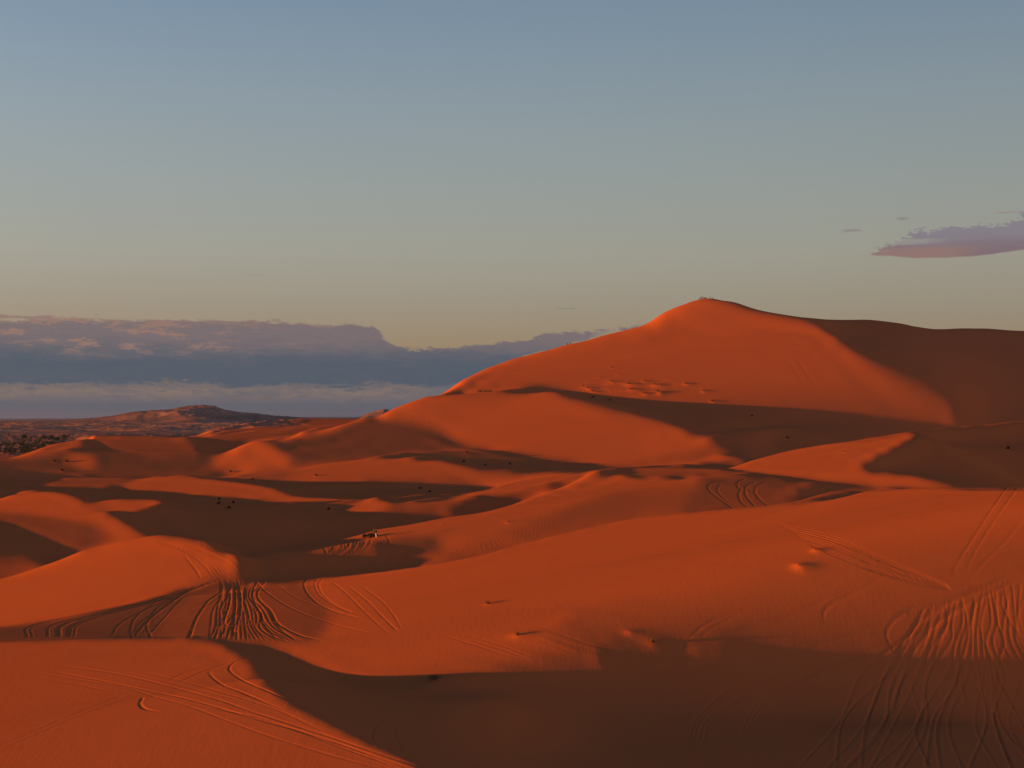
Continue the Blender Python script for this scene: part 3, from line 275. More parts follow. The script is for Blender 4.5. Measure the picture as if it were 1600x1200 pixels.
[43,-2,0,-1,-2,-1,-2,-1,-1,-2,-1,-2,-1,-2,-1,-1,-1,-3,0,-2,-1,-1,-2,-1,0,-1,-1,-1,-1,0,-1,-1,0,-1,0,-1,0,-1,-1,0,0,0,-1,-1,1,-1,0,-1,0,0,-1,0,0,0,-1,0,1,-1,0,0,0,0,-1,0,1,-1,0,0,1,-1,0,1,-1,0,1,0,-1,1,-1,0,1,0,0,0,0,1,-1,2,-1,1,0,0,0,1,0,-1,1,0,0,1,0,0,0,0,0,0,2,2,1,4,5,7,9,9,11,7,-1,0,0,-1,-1,0,-1,1,-1,-2,0,-3,-1,-1,1,3,-3,-3,2,-5,4,-40,8,11,34,-30,55,71,-33,-43,-5,7,5,0,2,5,-6,-24,-29,-17,7,49,65,68,52,7,-4,-18,-18,-15,-47,-6,-6,-15,-16,-12,-12,-16,-14,-16,-17,-16,-17,-16,-15,-14,-12,-10,-9,-8,-5,-2,5,10,16,15,10,3,-4,-7,-8,-8,-9,-8,-6,-5,-3,-1,0,1,2,2,4,3,5,5,6,6,6,6,7,6,7,25],
[46,-1,-2,-1,-1,-2,-1,-2,-1,-1,-3,-1,-2,-2,-1,-2,-1,-1,-2,-1,-1,-2,0,-1,-2,0,-2,0,-1,-1,-1,0,-2,1,-2,0,-1,0,0,-1,0,-1,0,0,-1,0,0,0,0,-1,0,0,-1,0,0,0,-1,1,-1,0,0,-1,1,0,-1,0,1,-1,-1,1,0,-1,0,1,-1,0,1,-1,1,0,-1,0,1,0,0,0,1,-1,1,-1,1,0,1,0,0,1,0,0,1,0,0,2,0,1,2,2,2,3,5,5,7,7,9,8,7,4,0,0,0,0,0,0,-1,-1,1,1,0,2,0,0,-4,-6,0,12,-25,40,-57,5,31,-8,-56,104,51,-53,14,18,3,-8,-3,-1,0,1,4,11,7,-2,-16,-24,-19,-4,19,68,56,36,62,-56,0,-45,-23,-10,-11,-15,-17,-7,-15,-15,-17,-19,-19,-18,-17,-16,-17,-17,-16,-14,-14,-10,-9,-7,-2,3,12,15,13,1,-8,-12,-10,-6,-5,-4,-1,-1,1,2,3,5,5,7,7,7,8,7,8,9,7,8,8,15],
[49,0,-2,-2,-1,-1,-2,-2,-2,-2,-1,-3,-1,-2,-2,-1,-3,-1,-1,-2,-1,-1,-1,-2,0,-2,0,-2,0,-1,0,-2,1,-2,0,0,-1,-1,0,0,-1,0,0,-1,0,-1,0,0,-1,0,0,0,0,-1,0,0,0,-1,0,0,0,0,-1,0,0,0,-1,0,1,-1,0,0,0,0,0,0,-1,1,0,0,0,0,-1,0,1,-1,0,1,-1,1,0,1,-1,1,0,1,0,2,0,1,1,1,2,2,2,3,4,5,6,6,7,7,5,5,1,-1,0,0,0,1,1,0,1,1,-1,-1,-1,-1,0,1,6,6,-1,-29,47,-48,-56,56,-48,0,122,-8,-38,34,-2,-6,2,8,6,2,3,2,3,1,6,10,19,19,14,8,4,-52,-19,20,-24,110,27,25,-4,-21,-12,-4,-9,-26,-16,-23,-22,-16,-17,-17,-18,-21,-21,-21,-23,-23,-21,-20,-17,-15,-13,-11,-10,-5,3,8,9,4,0,-2,-2,-1,-2,0,3,3,6,6,8,9,8,10,9,11,9,10,10,10,9,2],
[53,-2,-1,-2,-1,-3,-2,-1,-2,-2,-3,-1,-2,-2,-2,-2,-1,-1,-3,-1,-1,-1,-2,0,-2,-1,-1,0,-2,0,-2,0,-1,0,-1,-1,0,0,-1,-1,0,0,-1,0,0,0,-1,-1,1,-1,0,-1,0,1,-1,0,-1,1,-1,0,-1,1,0,-1,0,0,0,0,-1,0,0,0,0,0,0,-1,0,0,-1,0,1,-1,1,-1,0,0,0,0,0,0,1,-1,1,0,1,0,1,0,1,2,2,1,2,3,3,4,4,6,5,7,7,6,5,2,1,-2,0,0,-1,-1,-2,0,-1,-1,1,3,2,0,-1,-3,-10,-9,7,48,-32,-83,67,-39,54,74,-50,-12,24,-17,3,6,2,-2,1,3,0,2,1,4,2,0,-1,1,7,11,19,66,-2,-19,11,-30,25,36,29,26,8,-11,27,-31,-22,-16,-6,-23,-18,-21,-19,-19,-24,-26,-28,-26,-25,-24,-23,-22,-20,-18,-15,-10,-4,2,2,3,1,2,0,-1,0,2,3,7,7,8,10,9,12,11,11,10,12,10,10,10,10,-9],
[55,-2,-1,-1,-3,-1,-2,-2,-3,-2,-2,-2,-2,-2,-2,-2,-1,-3,0,-2,-2,-1,-1,-2,-1,0,-1,-2,0,-2,0,0,-1,-1,0,-1,0,-1,-1,0,0,-1,0,-1,0,-1,0,0,-1,1,-1,0,0,-1,1,-1,0,-1,1,-1,0,0,-1,0,0,0,0,-1,1,-1,0,0,-1,0,-1,1,0,-1,0,0,-1,1,-1,0,-1,1,0,-1,1,0,-1,1,0,0,0,1,1,1,2,0,2,2,3,3,3,4,4,4,6,6,5,6,6,4,3,2,0,0,0,0,3,-2,-1,-1,-7,-8,-8,0,4,7,19,15,-16,-71,-72,96,2,54,-1,-66,-2,-15,-16,33,12,10,8,11,7,6,5,4,3,-1,2,2,2,2,1,1,-6,-4,64,39,18,28,3,-1,10,15,11,17,-32,47,14,-19,-40,0,-3,-3,-21,-32,-30,-28,-22,-24,-25,-26,-27,-25,-24,-24,-22,-19,-15,-7,-3,0,4,-4,-4,-1,3,4,6,8,8,11,11,12,11,12,11,12,10,10,11,10,10,-21],
[57,-1,-3,-1,-2,-2,-2,-2,-3,-2,-2,-2,-3,-1,-2,-2,-2,-1,-3,-1,-1,-2,-1,-1,-1,-2,-1,0,-1,0,-1,-2,-1,0,-1,0,-1,0,0,-1,-1,0,0,0,-1,0,0,0,-1,-1,1,-1,0,0,-1,0,0,0,-1,0,0,-1,1,0,-1,0,-1,1,-1,0,-1,0,0,-1,1,-1,-1,0,0,-1,0,0,-1,1,0,-1,0,0,-1,0,1,-1,1,0,1,0,1,1,1,2,2,2,2,3,3,3,4,4,3,4,5,4,5,6,5,3,1,0,2,-1,-6,3,2,0,14,15,14,-3,-20,-20,-57,-11,-59,24,88,-21,0,-24,-5,33,-6,-5,-8,-11,1,5,5,5,8,7,9,8,8,10,4,4,2,-2,1,-2,3,-8,-24,22,33,28,39,38,28,24,27,22,27,-3,9,39,21,-29,-36,-39,-21,-6,-7,-16,-33,-35,-32,-26,-26,-28,-32,-28,-28,-25,-26,-26,-14,-6,-3,-3,-2,2,4,7,9,9,12,11,12,12,12,10,12,9,10,10,9,8,8,-30],
[58,-2,-1,-2,-2,-2,-2,-3,-2,-2,-2,-3,-2,-2,-2,-2,-2,-2,-1,-1,-2,-1,-2,0,-2,0,-2,-1,-1,-1,-1,0,0,-1,-1,-1,0,-1,-1,0,0,-1,0,0,-1,0,-1,0,0,0,-1,1,-1,-1,0,0,0,0,0,-1,0,0,-1,0,0,-1,1,-1,-1,1,-1,0,0,-1,-1,0,0,0,-1,0,0,-1,0,-1,0,-1,0,0,0,0,-1,1,0,1,0,1,0,2,0,2,1,2,3,1,3,2,2,2,3,1,1,3,2,5,6,5,0,0,-3,2,14,-1,1,7,-28,-45,-47,-27,-33,-27,25,-8,89,13,-41,17,10,21,8,-12,11,10,-5,2,4,-2,3,1,2,4,3,4,7,6,11,12,12,12,8,7,4,8,11,-11,-8,4,7,13,24,28,31,36,38,45,34,18,42,40,17,-4,-29,-49,-44,-35,-15,-15,-17,-38,-42,-39,-29,-29,-30,-33,-31,-28,-26,-25,-20,-6,0,4,7,8,11,12,12,13,11,12,10,10,8,8,7,7,6,7,6,-39],
[58,-2,-1,-3,-1,-2,-3,-2,-2,-3,-2,-2,-2,-2,-2,-1,-2,-1,-2,-2,-1,-2,-1,-2,0,-2,0,-2,0,-2,0,-1,-1,-1,0,0,-1,-1,0,0,-1,0,-1,-1,0,0,0,-1,0,0,0,-1,0,0,0,-1,0,-1,0,1,0,-1,0,-1,0,0,-1,0,0,-1,0,-1,0,0,-1,0,-1,0,0,-1,-1,0,0,-1,-1,1,-1,0,0,-1,1,-1,0,0,1,0,1,0,2,0,2,2,0,2,2,2,1,1,-1,0,-1,-2,-1,-1,0,4,2,3,10,5,-32,-28,-35,-45,-19,19,3,-12,23,25,11,7,-41,-5,32,2,0,-5,7,15,0,5,6,-1,7,6,5,4,4,3,4,4,3,4,2,2,4,8,9,13,12,11,10,18,14,6,6,7,7,8,12,16,22,30,40,45,29,37,47,50,44,29,-12,-35,-59,-53,-52,-27,-17,-21,-38,-42,-41,-35,-33,-37,-36,-27,-22,-14,-2,0,5,9,10,11,11,11,11,7,8,6,5,5,3,3,3,3,2,-44],
[58,-1,-3,-1,-3,-2,-2,-3,-1,-3,-2,-2,-1,-3,-1,-3,-1,-2,-1,-2,-1,-1,-1,-2,-2,0,-2,0,-2,0,-1,-1,-1,0,-1,-1,0,0,-1,-1,0,-1,0,0,0,-1,0,0,0,-1,-1,1,-1,0,0,0,-1,0,0,-1,0,0,-1,1,-1,0,-1,0,0,-1,0,-1,-1,0,0,-1,0,-1,-1,0,0,-1,-1,0,0,-1,0,-1,0,0,-1,1,-1,0,0,1,0,0,1,1,0,1,1,1,0,0,1,-1,-1,-2,-3,-5,-6,-8,-10,-6,4,0,-22,-48,-11,4,8,14,22,-17,-1,12,-1,-1,-1,-7,17,4,-15,-1,5,6,0,-3,5,4,3,0,4,4,4,5,5,4,6,5,4,5,6,5,5,2,2,1,4,6,7,7,9,16,14,14,13,14,13,12,14,12,17,27,44,40,36,34,43,52,68,55,31,-11,-39,-66,-70,-60,-38,-26,-26,-42,-55,-44,-34,-29,-18,-13,-15,-2,1,5,6,9,9,6,4,4,2,1,-1,-1,0,-2,-2,-2,-2,-47],
[56,-2,-1,-2,-2,-3,-1,-2,-3,-1,-2,-2,-2,-1,-3,-1,-2,-2,-1,-1,-2,-2,-1,-1,0,-2,-1,-1,-1,-1,-1,0,-1,-1,0,-1,-1,-1,0,0,-1,0,-1,0,0,-1,0,0,-1,0,0,-1,1,-1,0,0,0,0,-1,0,-1,0,0,-1,0,-1,1,-1,-1,0,-1,0,0,-1,0,-1,-1,0,-1,0,-2,0,0,-1,-1,0,-1,0,-1,0,0,-1,0,0,0,-1,1,0,-1,1,0,-1,1,-1,0,-1,-1,-2,-2,-3,-4,-6,-9,-10,-6,-14,-15,-18,-23,19,12,-1,1,2,-13,4,10,2,0,5,2,2,-8,-2,8,0,0,-2,2,3,0,-1,4,1,2,2,3,4,2,4,3,4,4,5,4,5,5,6,7,6,4,4,2,4,4,2,6,8,12,11,14,14,16,19,14,13,12,27,39,42,38,36,33,52,69,79,63,37,-6,-46,-74,-79,-68,-41,-21,-31,-49,-43,-45,-26,-3,-12,-4,1,5,3,1,-2,-2,-5,-6,-7,-5,-8,-7,-7,-7,-8,-7,-48],
[55,-2,-2,-2,-1,-2,-3,-1,-2,-2,-2,-1,-3,-1,-2,-1,-2,-1,-2,-1,-2,-1,-1,-1,-2,-1,-1,-1,-1,0,-1,-2,0,-1,-1,0,-1,0,0,-1,0,-1,0,-1,-1,1,-1,0,0,-1,0,0,-1,1,-1,-1,0,0,0,0,0,-1,0,0,0,-1,-1,-1,0,0,0,-1,-1,0,-1,-1,0,-1,0,-2,1,-2,-1,0,0,-2,0,-1,0,0,-1,0,-1,0,-1,0,-1,0,-1,-1,0,-1,-2,0,-2,-2,-3,-2,-4,-4,-5,-6,-6,-10,-16,-7,-3,-9,6,-2,-2,1,0,-4,3,6,1,-1,2,-2,-3,1,6,1,-3,1,0,3,-1,1,-1,5,-1,-2,1,3,1,2,3,3,1,3,4,2,3,4,3,4,4,4,5,6,7,5,5,5,4,3,2,7,6,11,10,12,18,20,20,13,13,22,32,39,39,29,30,39,64,82,88,78,48,-3,-46,-76,-81,-64,-46,-50,-17,-34,-66,-11,5,6,-2,-8,-12,-13,-15,-14,-14,-13,-15,-13,-14,-13,-14,-13,-13,-47],
[53,-1,-3,-1,-3,-1,-1,-2,-2,-2,-1,-2,-1,-3,0,-3,-1,-1,-2,-2,-1,0,-2,-2,-1,-1,0,-2,0,-2,-1,0,-1,0,-1,-1,0,-1,-1,0,-1,0,0,0,-1,0,-1,0,0,0,0,-1,0,-1,0,0,0,0,-1,0,-1,0,0,-1,0,0,-1,0,0,-1,-1,0,-1,-1,-1,0,0,-2,0,-1,-1,0,-1,-1,-1,0,-1,-1,-1,-1,0,-1,0,-2,0,-1,-1,-1,0,-2,-2,-1,-1,-4,-2,-3,-4,-4,-3,-5,-6,-4,-4,-1,3,-5,-18,-14,2,3,1,-1,-1,1,1,0,0,1,1,-2,3,0,-1,1,1,1,0,0,0,0,2,-3,1,3,0,-1,1,1,2,2,3,0,2,3,2,2,3,3,1,4,4,3,5,4,4,5,5,6,5,3,3,4,8,9,8,11,14,21,20,20,19,21,31,40,36,27,21,27,46,68,88,101,91,56,4,-42,-79,-87,-167,-136,74,30,7,-13,-21,-24,-25,-23,-22,-22,-22,-20,-20,-20,-19,-20,-18,-19,-19,-46],
[50,-1,-1,-2,-1,-2,-2,-2,-1,-1,-2,-2,-1,-1,-2,-1,-2,-2,-1,-1,-1,-2,-2,0,-1,-2,-1,0,-2,0,-1,-1,-1,-1,0,-1,-1,0,0,-1,0,-1,-1,0,1,-1,0,-1,0,0,-1,0,0,0,0,0,-1,-1,1,-1,0,0,-1,0,-1,0,0,-1,-1,-1,0,-1,0,-1,0,-1,-2,0,-1,0,-2,-1,0,-1,-1,-1,-1,0,-1,-1,-2,0,-1,-1,-1,-1,-2,-1,-2,-1,-2,-2,-3,-2,-4,-4,-3,-5,-6,-5,-4,-5,-4,-5,-8,-7,-3,7,0,-4,-3,0,1,1,1,-2,1,2,2,2,0,-1,0,0,-1,1,0,-1,1,-2,0,0,4,-1,-1,2,1,0,-1,-1,0,2,-2,-1,3,2,-1,1,4,5,4,4,3,6,5,4,4,4,4,5,5,2,0,2,6,8,10,11,14,18,19,24,24,25,37,42,40,30,19,17,26,42,67,96,112,106,83,21,11,-100,-122,-76,-62,-50,-42,-37,-32,-30,-29,-28,-27,-26,-25,-24,-25,-23,-23,-23,-22,-49],
[49,-2,-1,-2,-1,-2,-1,-1,-2,-1,-2,-1,-2,-1,-2,-1,-1,-1,-2,-1,-2,-1,-1,-1,-2,0,-2,-1,-1,-1,-1,0,-1,-1,-1,0,0,-1,-1,0,-1,1,-1,0,-1,0,0,-1,0,0,0,0,-1,0,-1,0,1,-1,0,-1,0,0,0,-1,0,-1,-1,0,-1,0,-1,0,-1,-1,-1,-1,0,-1,-1,-1,-1,-1,-1,-1,-1,-1,-1,-2,0,-2,0,-2,-1,-1,-2,-1,-1,-2,-2,-2,-3,-3,-2,-4,-3,-3,-6,-4,-4,-5,-6,-5,-6,-6,-4,-3,1,0,-1,-1,-2,0,-1,1,1,1,2,2,2,2,-1,0,-1,-1,0,-1,-1,0,-1,1,0,1,4,-1,1,0,-2,-3,-1,-1,-3,-2,0,1,-1,0,2,1,4,3,4,5,5,3,3,4,4,5,5,4,5,6,5,3,-1,-1,-1,3,8,10,14,14,19,23,22,33,41,49,50,39,28,17,14,15,37,62,98,131,132,131,-108,-126,-103,-72,-53,-43,-38,-36,-35,-32,-31,-31,-29,-28,-26,-27,-26,-25,-26,-52],
[47,-1,-1,-2,-1,-1,-2,-1,-1,-2,-1,-1,-1,-2,-1,-2,-1,-2,-1,-2,-1,-1,-1,-2,-1,-1,-1,-1,0,-2,0,-1,-1,0,-1,-1,-1,0,0,-1,0,-1,0,0,-1,0,0,0,-1,0,0,0,0,-1,1,-1,-1,1,-2,1,-1,0,-1,0,-1,0,0,-1,0,-1,-1,-1,-1,0,-1,-1,-1,-1,-1,-1,-1,-1,-1,-1,-1,-1,-2,0,-3,0,-2,-1,-2,-1,-2,-2,-2,-2,-2,-2,-2,-3,-4,-2,-4,-4,-4,-4,-5,-5,-5,-6,-5,-4,-4,-3,-1,0,0,-1,1,-1,0,0,1,1,1,4,2,0,-2,-1,-1,-1,0,-1,1,-1,0,1,2,3,2,0,-3,-2,-3,1,-2,0,1,-1,0,-1,-1,0,2,3,1,2,2,0,1,2,1,0,5,3,4,5,5,6,5,6,8,5,2,-2,-4,-1,2,7,11,12,17,16,20,29,42,56,60,59,46,33,13,4,1,14,61,115,65,12,-24,-44,-48,-47,-44,-42,-38,-36,-33,-32,-31,-30,-29,-27,-28,-28,-27,-58],
[46,-1,-2,0,-2,-1,-1,-2,-1,-1,-1,-2,-1,-2,-1,-1,-2,-1,-1,-2,-1,-2,-1,-1,-1,-1,-1,-1,-1,-1,-1,-1,0,-1,-1,0,0,-1,-1,0,0,-1,1,-2,1,-1,0,0,0,-1,0,0,0,0,-1,0,0,-1,1,-1,0,-1,0,-1,0,-1,0,-1,-1,0,0,-1,-1,-1,-1,-1,-1,-1,-1,-1,-1,-1,-2,-1,-2,-1,-1,-2,-1,-2,-1,-2,-2,-2,-1,-2,-2,-2,-3,-3,-2,-3,-3,-3,-4,-3,-3,-4,-4,-5,-4,-4,-5,-4,-4,-1,-1,-1,-1,2,0,0,1,-1,-1,1,2,0,2,-1,-2,-1,0,1,-1,0,-1,0,1,1,2,2,3,-1,-5,-1,0,-1,2,-1,0,1,1,-1,0,0,0,2,2,-1,-3,-1,-1,-1,1,2,0,4,6,5,5,5,4,6,1,3,7,6,5,0,-2,-5,-3,3,7,13,14,13,13,20,36,51,67,74,73,58,38,13,-35,-33,108,67,24,-11,-31,-40,-41,-40,-37,-36,-34,-32,-30,-29,-29,-28,-28,-26,-27,-68],
[44,-1,0,-2,0,-1,-1,-1,-1,-2,-1,-2,-2,0,-2,-1,-2,-2,-1,-1,-1,-2,-1,-1,-1,-2,0,-2,-1,0,-1,-1,-1,0,0,-1,-1,0,0,-1,0,0,-1,0,0,0,-1,0,0,0,0,-1,0,0,0,0,-1,0,-1,0,0,-1,0,0,-1,0,-1,0,-1,-1,-1,-1,-1,-1,-1,0,-1,-1,-2,-1,-1,-2,-1,-1,-2,-1,-2,-1,-2,-1,-3,-2,-1,-2,-2,-3,-2,-3,-1,-3,-3,-2,-3,-3,-3,-3,-3,-3,-3,-2,-4,-3,-4,-4,-2,-2,-3,1,5,0,-1,1,-3,-1,2,-1,-3,-1,-1,-1,1,0,0,0,1,0,0,0,0,0,1,2,1,-1,-1,-1,1,1,-1,1,0,0,-1,0,0,1,3,0,-1,-2,-1,-2,-1,-1,1,3,2,1,0,1,1,2,-1,-2,0,7,6,6,7,8,8,6,0,-5,-5,-4,5,11,14,14,8,14,21,41,57,83,89,90,101,53,-43,-9,-2,-5,-15,-22,-29,-29,-32,-30,-30,-28,-28,-27,-26,-27,-25,-26,-25,-80],
[44,-1,-1,0,-2,-1,-1,-1,-1,-1,-2,-1,-1,-2,-2,-2,-1,-1,-2,-1,-2,0,-2,-1,-1,-1,-1,-1,-1,0,-1,-1,0,-2,0,0,-1,0,-1,0,0,-1,0,0,0,-1,1,0,-1,0,0,0,-1,0,0,0,0,0,0,-1,-1,0,-1,0,0,-2,0,-1,0,-1,-1,-1,0,-1,-1,-2,-1,-1,-1,-2,-1,-1,-1,-2,-1,-3,-1,-2,-1,-3,-2,-1,-3,-2,-3,-1,-3,-2,-3,-3,-2,-3,-2,-3,-1,-3,-1,-2,-2,-1,-1,-2,-1,-2,-3,-3,1,3,-1,-1,1,-3,-1,2,-3,-4,0,-2,-5,1,-2,0,1,1,0,0,0,0,0,1,0,1,1,-1,-2,0,0,0,0,0,1,0,0,0,2,1,1,-1,-3,-2,0,1,0,1,1,0,0,-1,-1,-1,-2,-4,1,0,6,2,5,7,5,5,4,5,9,7,3,-2,-8,-7,-1,7,14,13,12,7,18,17,49,69,71,104,60,9,-3,-4,-4,-8,-12,-17,-19,-21,-22,-23,-22,-23,-22,-22,-22,-23,-22,-95],
[44,-1,-2,-1,-1,0,-1,-1,-2,0,-2,-1,-2,-2,-1,-1,-2,-1,-2,-1,-2,-1,-1,-2,-1,0,-2,0,-1,-1,-1,0,-1,0,-1,-1,0,-1,0,0,-1,1,-1,1,-1,0,-1,0,1,0,-1,0,0,0,0,-1,0,-1,0,0,0,0,-1,-1,-1,1,-2,0,-1,-1,-1,0,-2,-1,-1,-1,-1,-1,-2,0,-2,-2,-2,-1,-2,-1,-2,-3,-2,-2,-1,-3,-2,-3,-2,-3,-2,-3,-2,-2,-3,-1,-3,-1,-3,0,-2,0,0,1,1,2,1,1,-1,-1,2,-1,-1,-2,-4,-3,1,-3,-4,1,-3,-5,-3,-4,1,2,0,-2,1,-1,1,1,1,-1,-3,-2,-1,0,1,0,1,1,-1,-1,0,1,-1,1,0,-1,-2,-1,1,2,1,1,0,0,0,0,-1,0,-1,-1,0,0,-1,2,7,4,0,1,3,3,3,5,2,4,6,8,6,1,-5,-10,-5,2,9,15,7,22,-1,11,60,56,37,41,31,22,13,9,3,-1,-6,-10,-12,-14,-15,-16,-17,-17,-17,-17,-18,-112],
[42,-1,0,-1,-1,-1,-1,0,-1,-2,-1,-1,-2,-2,-2,-2,-1,-2,-1,-2,0,-2,-1,-1,-1,-2,0,-1,-1,-1,0,-1,-1,0,-1,0,0,0,0,-1,0,-1,1,-1,0,0,0,0,-1,0,1,0,0,0,-1,0,0,0,-1,-1,0,-1,0,0,-1,-1,0,-1,-1,-1,0,-2,0,-1,-1,-1,-2,-2,0,-3,-1,-1,-2,-2,-1,-3,-1,-2,-2,-3,-2,-3,-2,-2,-3,-2,-3,-2,-3,-2,-2,-2,-1,-3,0,-2,1,0,1,1,4,4,5,5,4,1,3,-2,-8,-3,0,0,-3,-3,-1,-2,-3,1,-4,-2,4,-4,-2,-1,-2,-1,-1,-2,-3,-2,-3,-4,-10,-2,0,2,1,-1,2,-1,0,1,2,-1,-1,1,-1,1,1,1,1,1,0,0,-2,-1,1,0,1,0,0,0,6,4,1,0,1,0,1,2,2,3,3,4,3,2,5,5,5,4,-3,-7,-7,-4,13,-7,29,29,-47,-27,47,58,54,42,33,22,16,10,5,1,-3,-6,-9,-9,-11,-12,-13,-12,-12,-125],
[41,-1,-1,0,0,-1,0,-1,-1,-2,-1,-3,-2,-1,-1,-2,-2,-2,-1,-1,-2,-1,-1,-1,-1,-1,-1,-1,0,-1,-1,0,-1,-1,1,-1,0,-1,0,0,0,0,-1,0,0,0,1,-1,1,-1,0,-1,1,-1,0,0,0,-1,0,0,0,-1,0,-1,0,-1,-1,-1,-1,0,-2,0,-2,-1,-1,-1,-1,-1,-2,-1,-2,-1,-2,-2,-2,-1,-3,-2,-3,-1,-3,-2,-3,-2,-3,-3,-1,-3,-2,-2,-2,-3,-1,-1,-1,0,0,0,2,3,3,4,8,9,11,9,-7,-5,8,-2,-4,-2,0,-1,-1,-2,-1,-2,-1,-4,-2,-2,-1,-3,-2,-2,-2,-2,-3,-4,-3,-6,-11,3,8,-2,-2,-1,-2,0,-1,-1,-1,0,-1,-1,-1,-3,-2,-1,-1,-1,-1,0,3,1,-1,0,0,1,2,5,4,2,-2,-1,0,1,1,0,3,1,1,2,3,3,3,3,4,4,4,4,0,1,-21,22,-3,-79,-4,3,31,39,45,44,39,33,25,18,14,8,4,1,-2,-5,-6,-6,-7,-8,-9,-131],
[37,1,1,0,0,0,-1,-2,-1,-2,-2,-2,-1,-2,-3,-1,-1,-1,-2,-1,-1,-2,-1,0,-2,0,-1,-1,-1,-1,0,-1,0,0,-1,0,-1,0,0,0,-1,1,0,0,0,0,-1,1,-1,1,-1,1,-1,0,0,0,-1,1,-1,0,-1,0,-1,-1,-1,0,-1,0,-1,-1,-1,-1,-1,-1,-1,-2,-1,-1,-2,-1,-1,-2,-2,-2,-2,-2,-2,-2,-1,-3,-3,-2,-2,-3,-2,-3,-3,-2,-2,-2,-2,-1,-2,0,-1,0,-1,1,1,2,2,5,4,8,10,12,10,11,-9,4,2,0,-2,-3,-1,0,-2,-2,0,-4,-2,0,-4,0,-2,-1,-4,-1,-2,-2,-3,0,-3,-1,-1,-4,-2,-2,-2,-2,-2,-2,-2,-1,0,-4,-3,-1,-3,-4,-1,-2,-1,-1,0,1,-1,-1,0,1,2,1,-1,0,1,2,0,-2,-2,-1,0,-1,0,1,3,4,3,4,5,4,4,2,4,-8,19,-6,-69,32,6,-8,-10,11,24,34,35,34,29,25,18,14,9,6,2,1,-2,-3,-4,-4,-4,-131],
[34,1,2,1,2,-1,-1,-2,-3,-1,-3,-1,-3,-2,0,-2,-2,-1,-1,-2,-1,0,-1,-2,0,-1,-1,-1,0,-1,-1,0,0,-1,-1,0,0,0,-1,1,0,-1,0,0,0,1,0,0,0,0,0,0,0,0,-1,0,0,-1,1,-1,-1,0,-1,0,0,-2,0,-1,-1,-1,-1,-1,0,-2,-2,0,-2,-1,-1,-2,-2,-1,-1,-2,-2,-2,-2,-2,-3,-1,-2,-3,-3,-2,-2,-2,-3,-2,-2,-3,-1,-2,-1,-1,-1,0,0,1,1,0,2,1,2,0,3,7,18,-4,20,8,6,4,2,4,1,-3,1,1,-1,-4,-4,1,-1,-2,-2,-2,1,-5,-1,-2,-2,-2,-3,2,-5,-2,-2,-4,-2,-2,-3,-4,-1,-2,-4,-2,-1,-3,-4,-1,-4,-2,-1,-1,-4,-3,0,-1,-1,-1,-1,0,-1,0,0,-3,-3,-2,-2,-1,-2,1,2,2,0,1,2,2,2,4,6,5,4,13,8,-61,15,-11,-4,4,8,7,15,19,26,27,27,24,21,17,13,9,6,4,2,0,-1,-1,-3,-123],
[27,4,3,3,1,0,-2,-2,-2,-3,-2,-2,-1,-2,-2,-1,-1,-2,-1,0,-1,-2,-1,0,-1,-1,-1,0,-1,0,-1,-1,0,-1,1,-1,0,0,0,-1,1,0,0,0,0,0,0,0,0,0,0,0,0,0,0,0,0,-1,-1,0,0,-1,0,-1,-1,0,-1,-1,0,-2,0,-1,-2,-1,0,-2,-1,-2,-1,-1,-1,-3,-1,-2,-1,-2,-2,-1,-2,-3,-2,-2,-2,-3,-2,-2,-2,-2,-3,-1,-3,-1,-2,-1,0,-1,0,-1,0,0,0,0,-1,-1,-8,-12,-17,13,20,33,26,22,14,-1,-3,7,-1,-5,3,-4,-2,-3,0,0,-1,-1,-4,2,-3,-1,-1,-4,2,5,-6,-2,-5,-2,-4,-4,-3,-2,-4,-3,-3,-3,-3,-3,-1,-4,-3,-4,-2,-4,-3,-4,-4,-3,-3,-2,-3,-3,-2,-1,-5,-2,-1,0,0,1,0,-1,2,0,2,1,1,1,1,1,3,5,8,5,-33,7,0,1,-4,-2,1,6,10,15,19,21,23,22,21,17,16,11,9,5,3,3,1,1,-1,-111],
[15,12,5,5,0,-1,-3,-2,-2,-3,-1,-2,-2,-1,-1,-1,-1,-1,-1,-1,-1,-1,-1,-1,0,-1,-1,0,-2,0,0,-1,-1,1,-1,0,0,0,0,0,0,0,0,1,0,-1,1,-1,1,0,0,0,-1,1,0,-1,0,0,0,-1,0,-1,0,-1,0,-1,-1,-1,-1,0,-2,-1,-1,-1,-1,-1,-2,-1,-1,-2,-1,-1,-2,-1,-2,-1,-2,-2,-2,-2,-2,-2,-2,-2,-2,-3,-2,-2,-2,-2,-1,-2,-1,-2,-1,-1,-1,0,-1,-1,-2,-2,-1,-3,-4,-7,1,-2,-9,-8,12,27,47,44,21,-21,4,6,-5,2,-11,6,-3,-1,-1,0,1,-3,0,-2,1,-7,7,4,-5,-1,-3,-3,-3,-3,-3,-4,-4,-3,-3,-3,-5,-2,-4,-3,-2,-2,-5,-3,-3,-3,-4,-4,-6,-6,-5,-6,-6,-6,-1,-1,1,-1,2,1,2,2,-1,0,-1,0,0,2,0,1,0,1,-6,-10,2,1,-2,-5,-2,0,3,7,9,14,16,19,19,20,18,17,14,13,10,7,6,3,3,1,-2,-96],
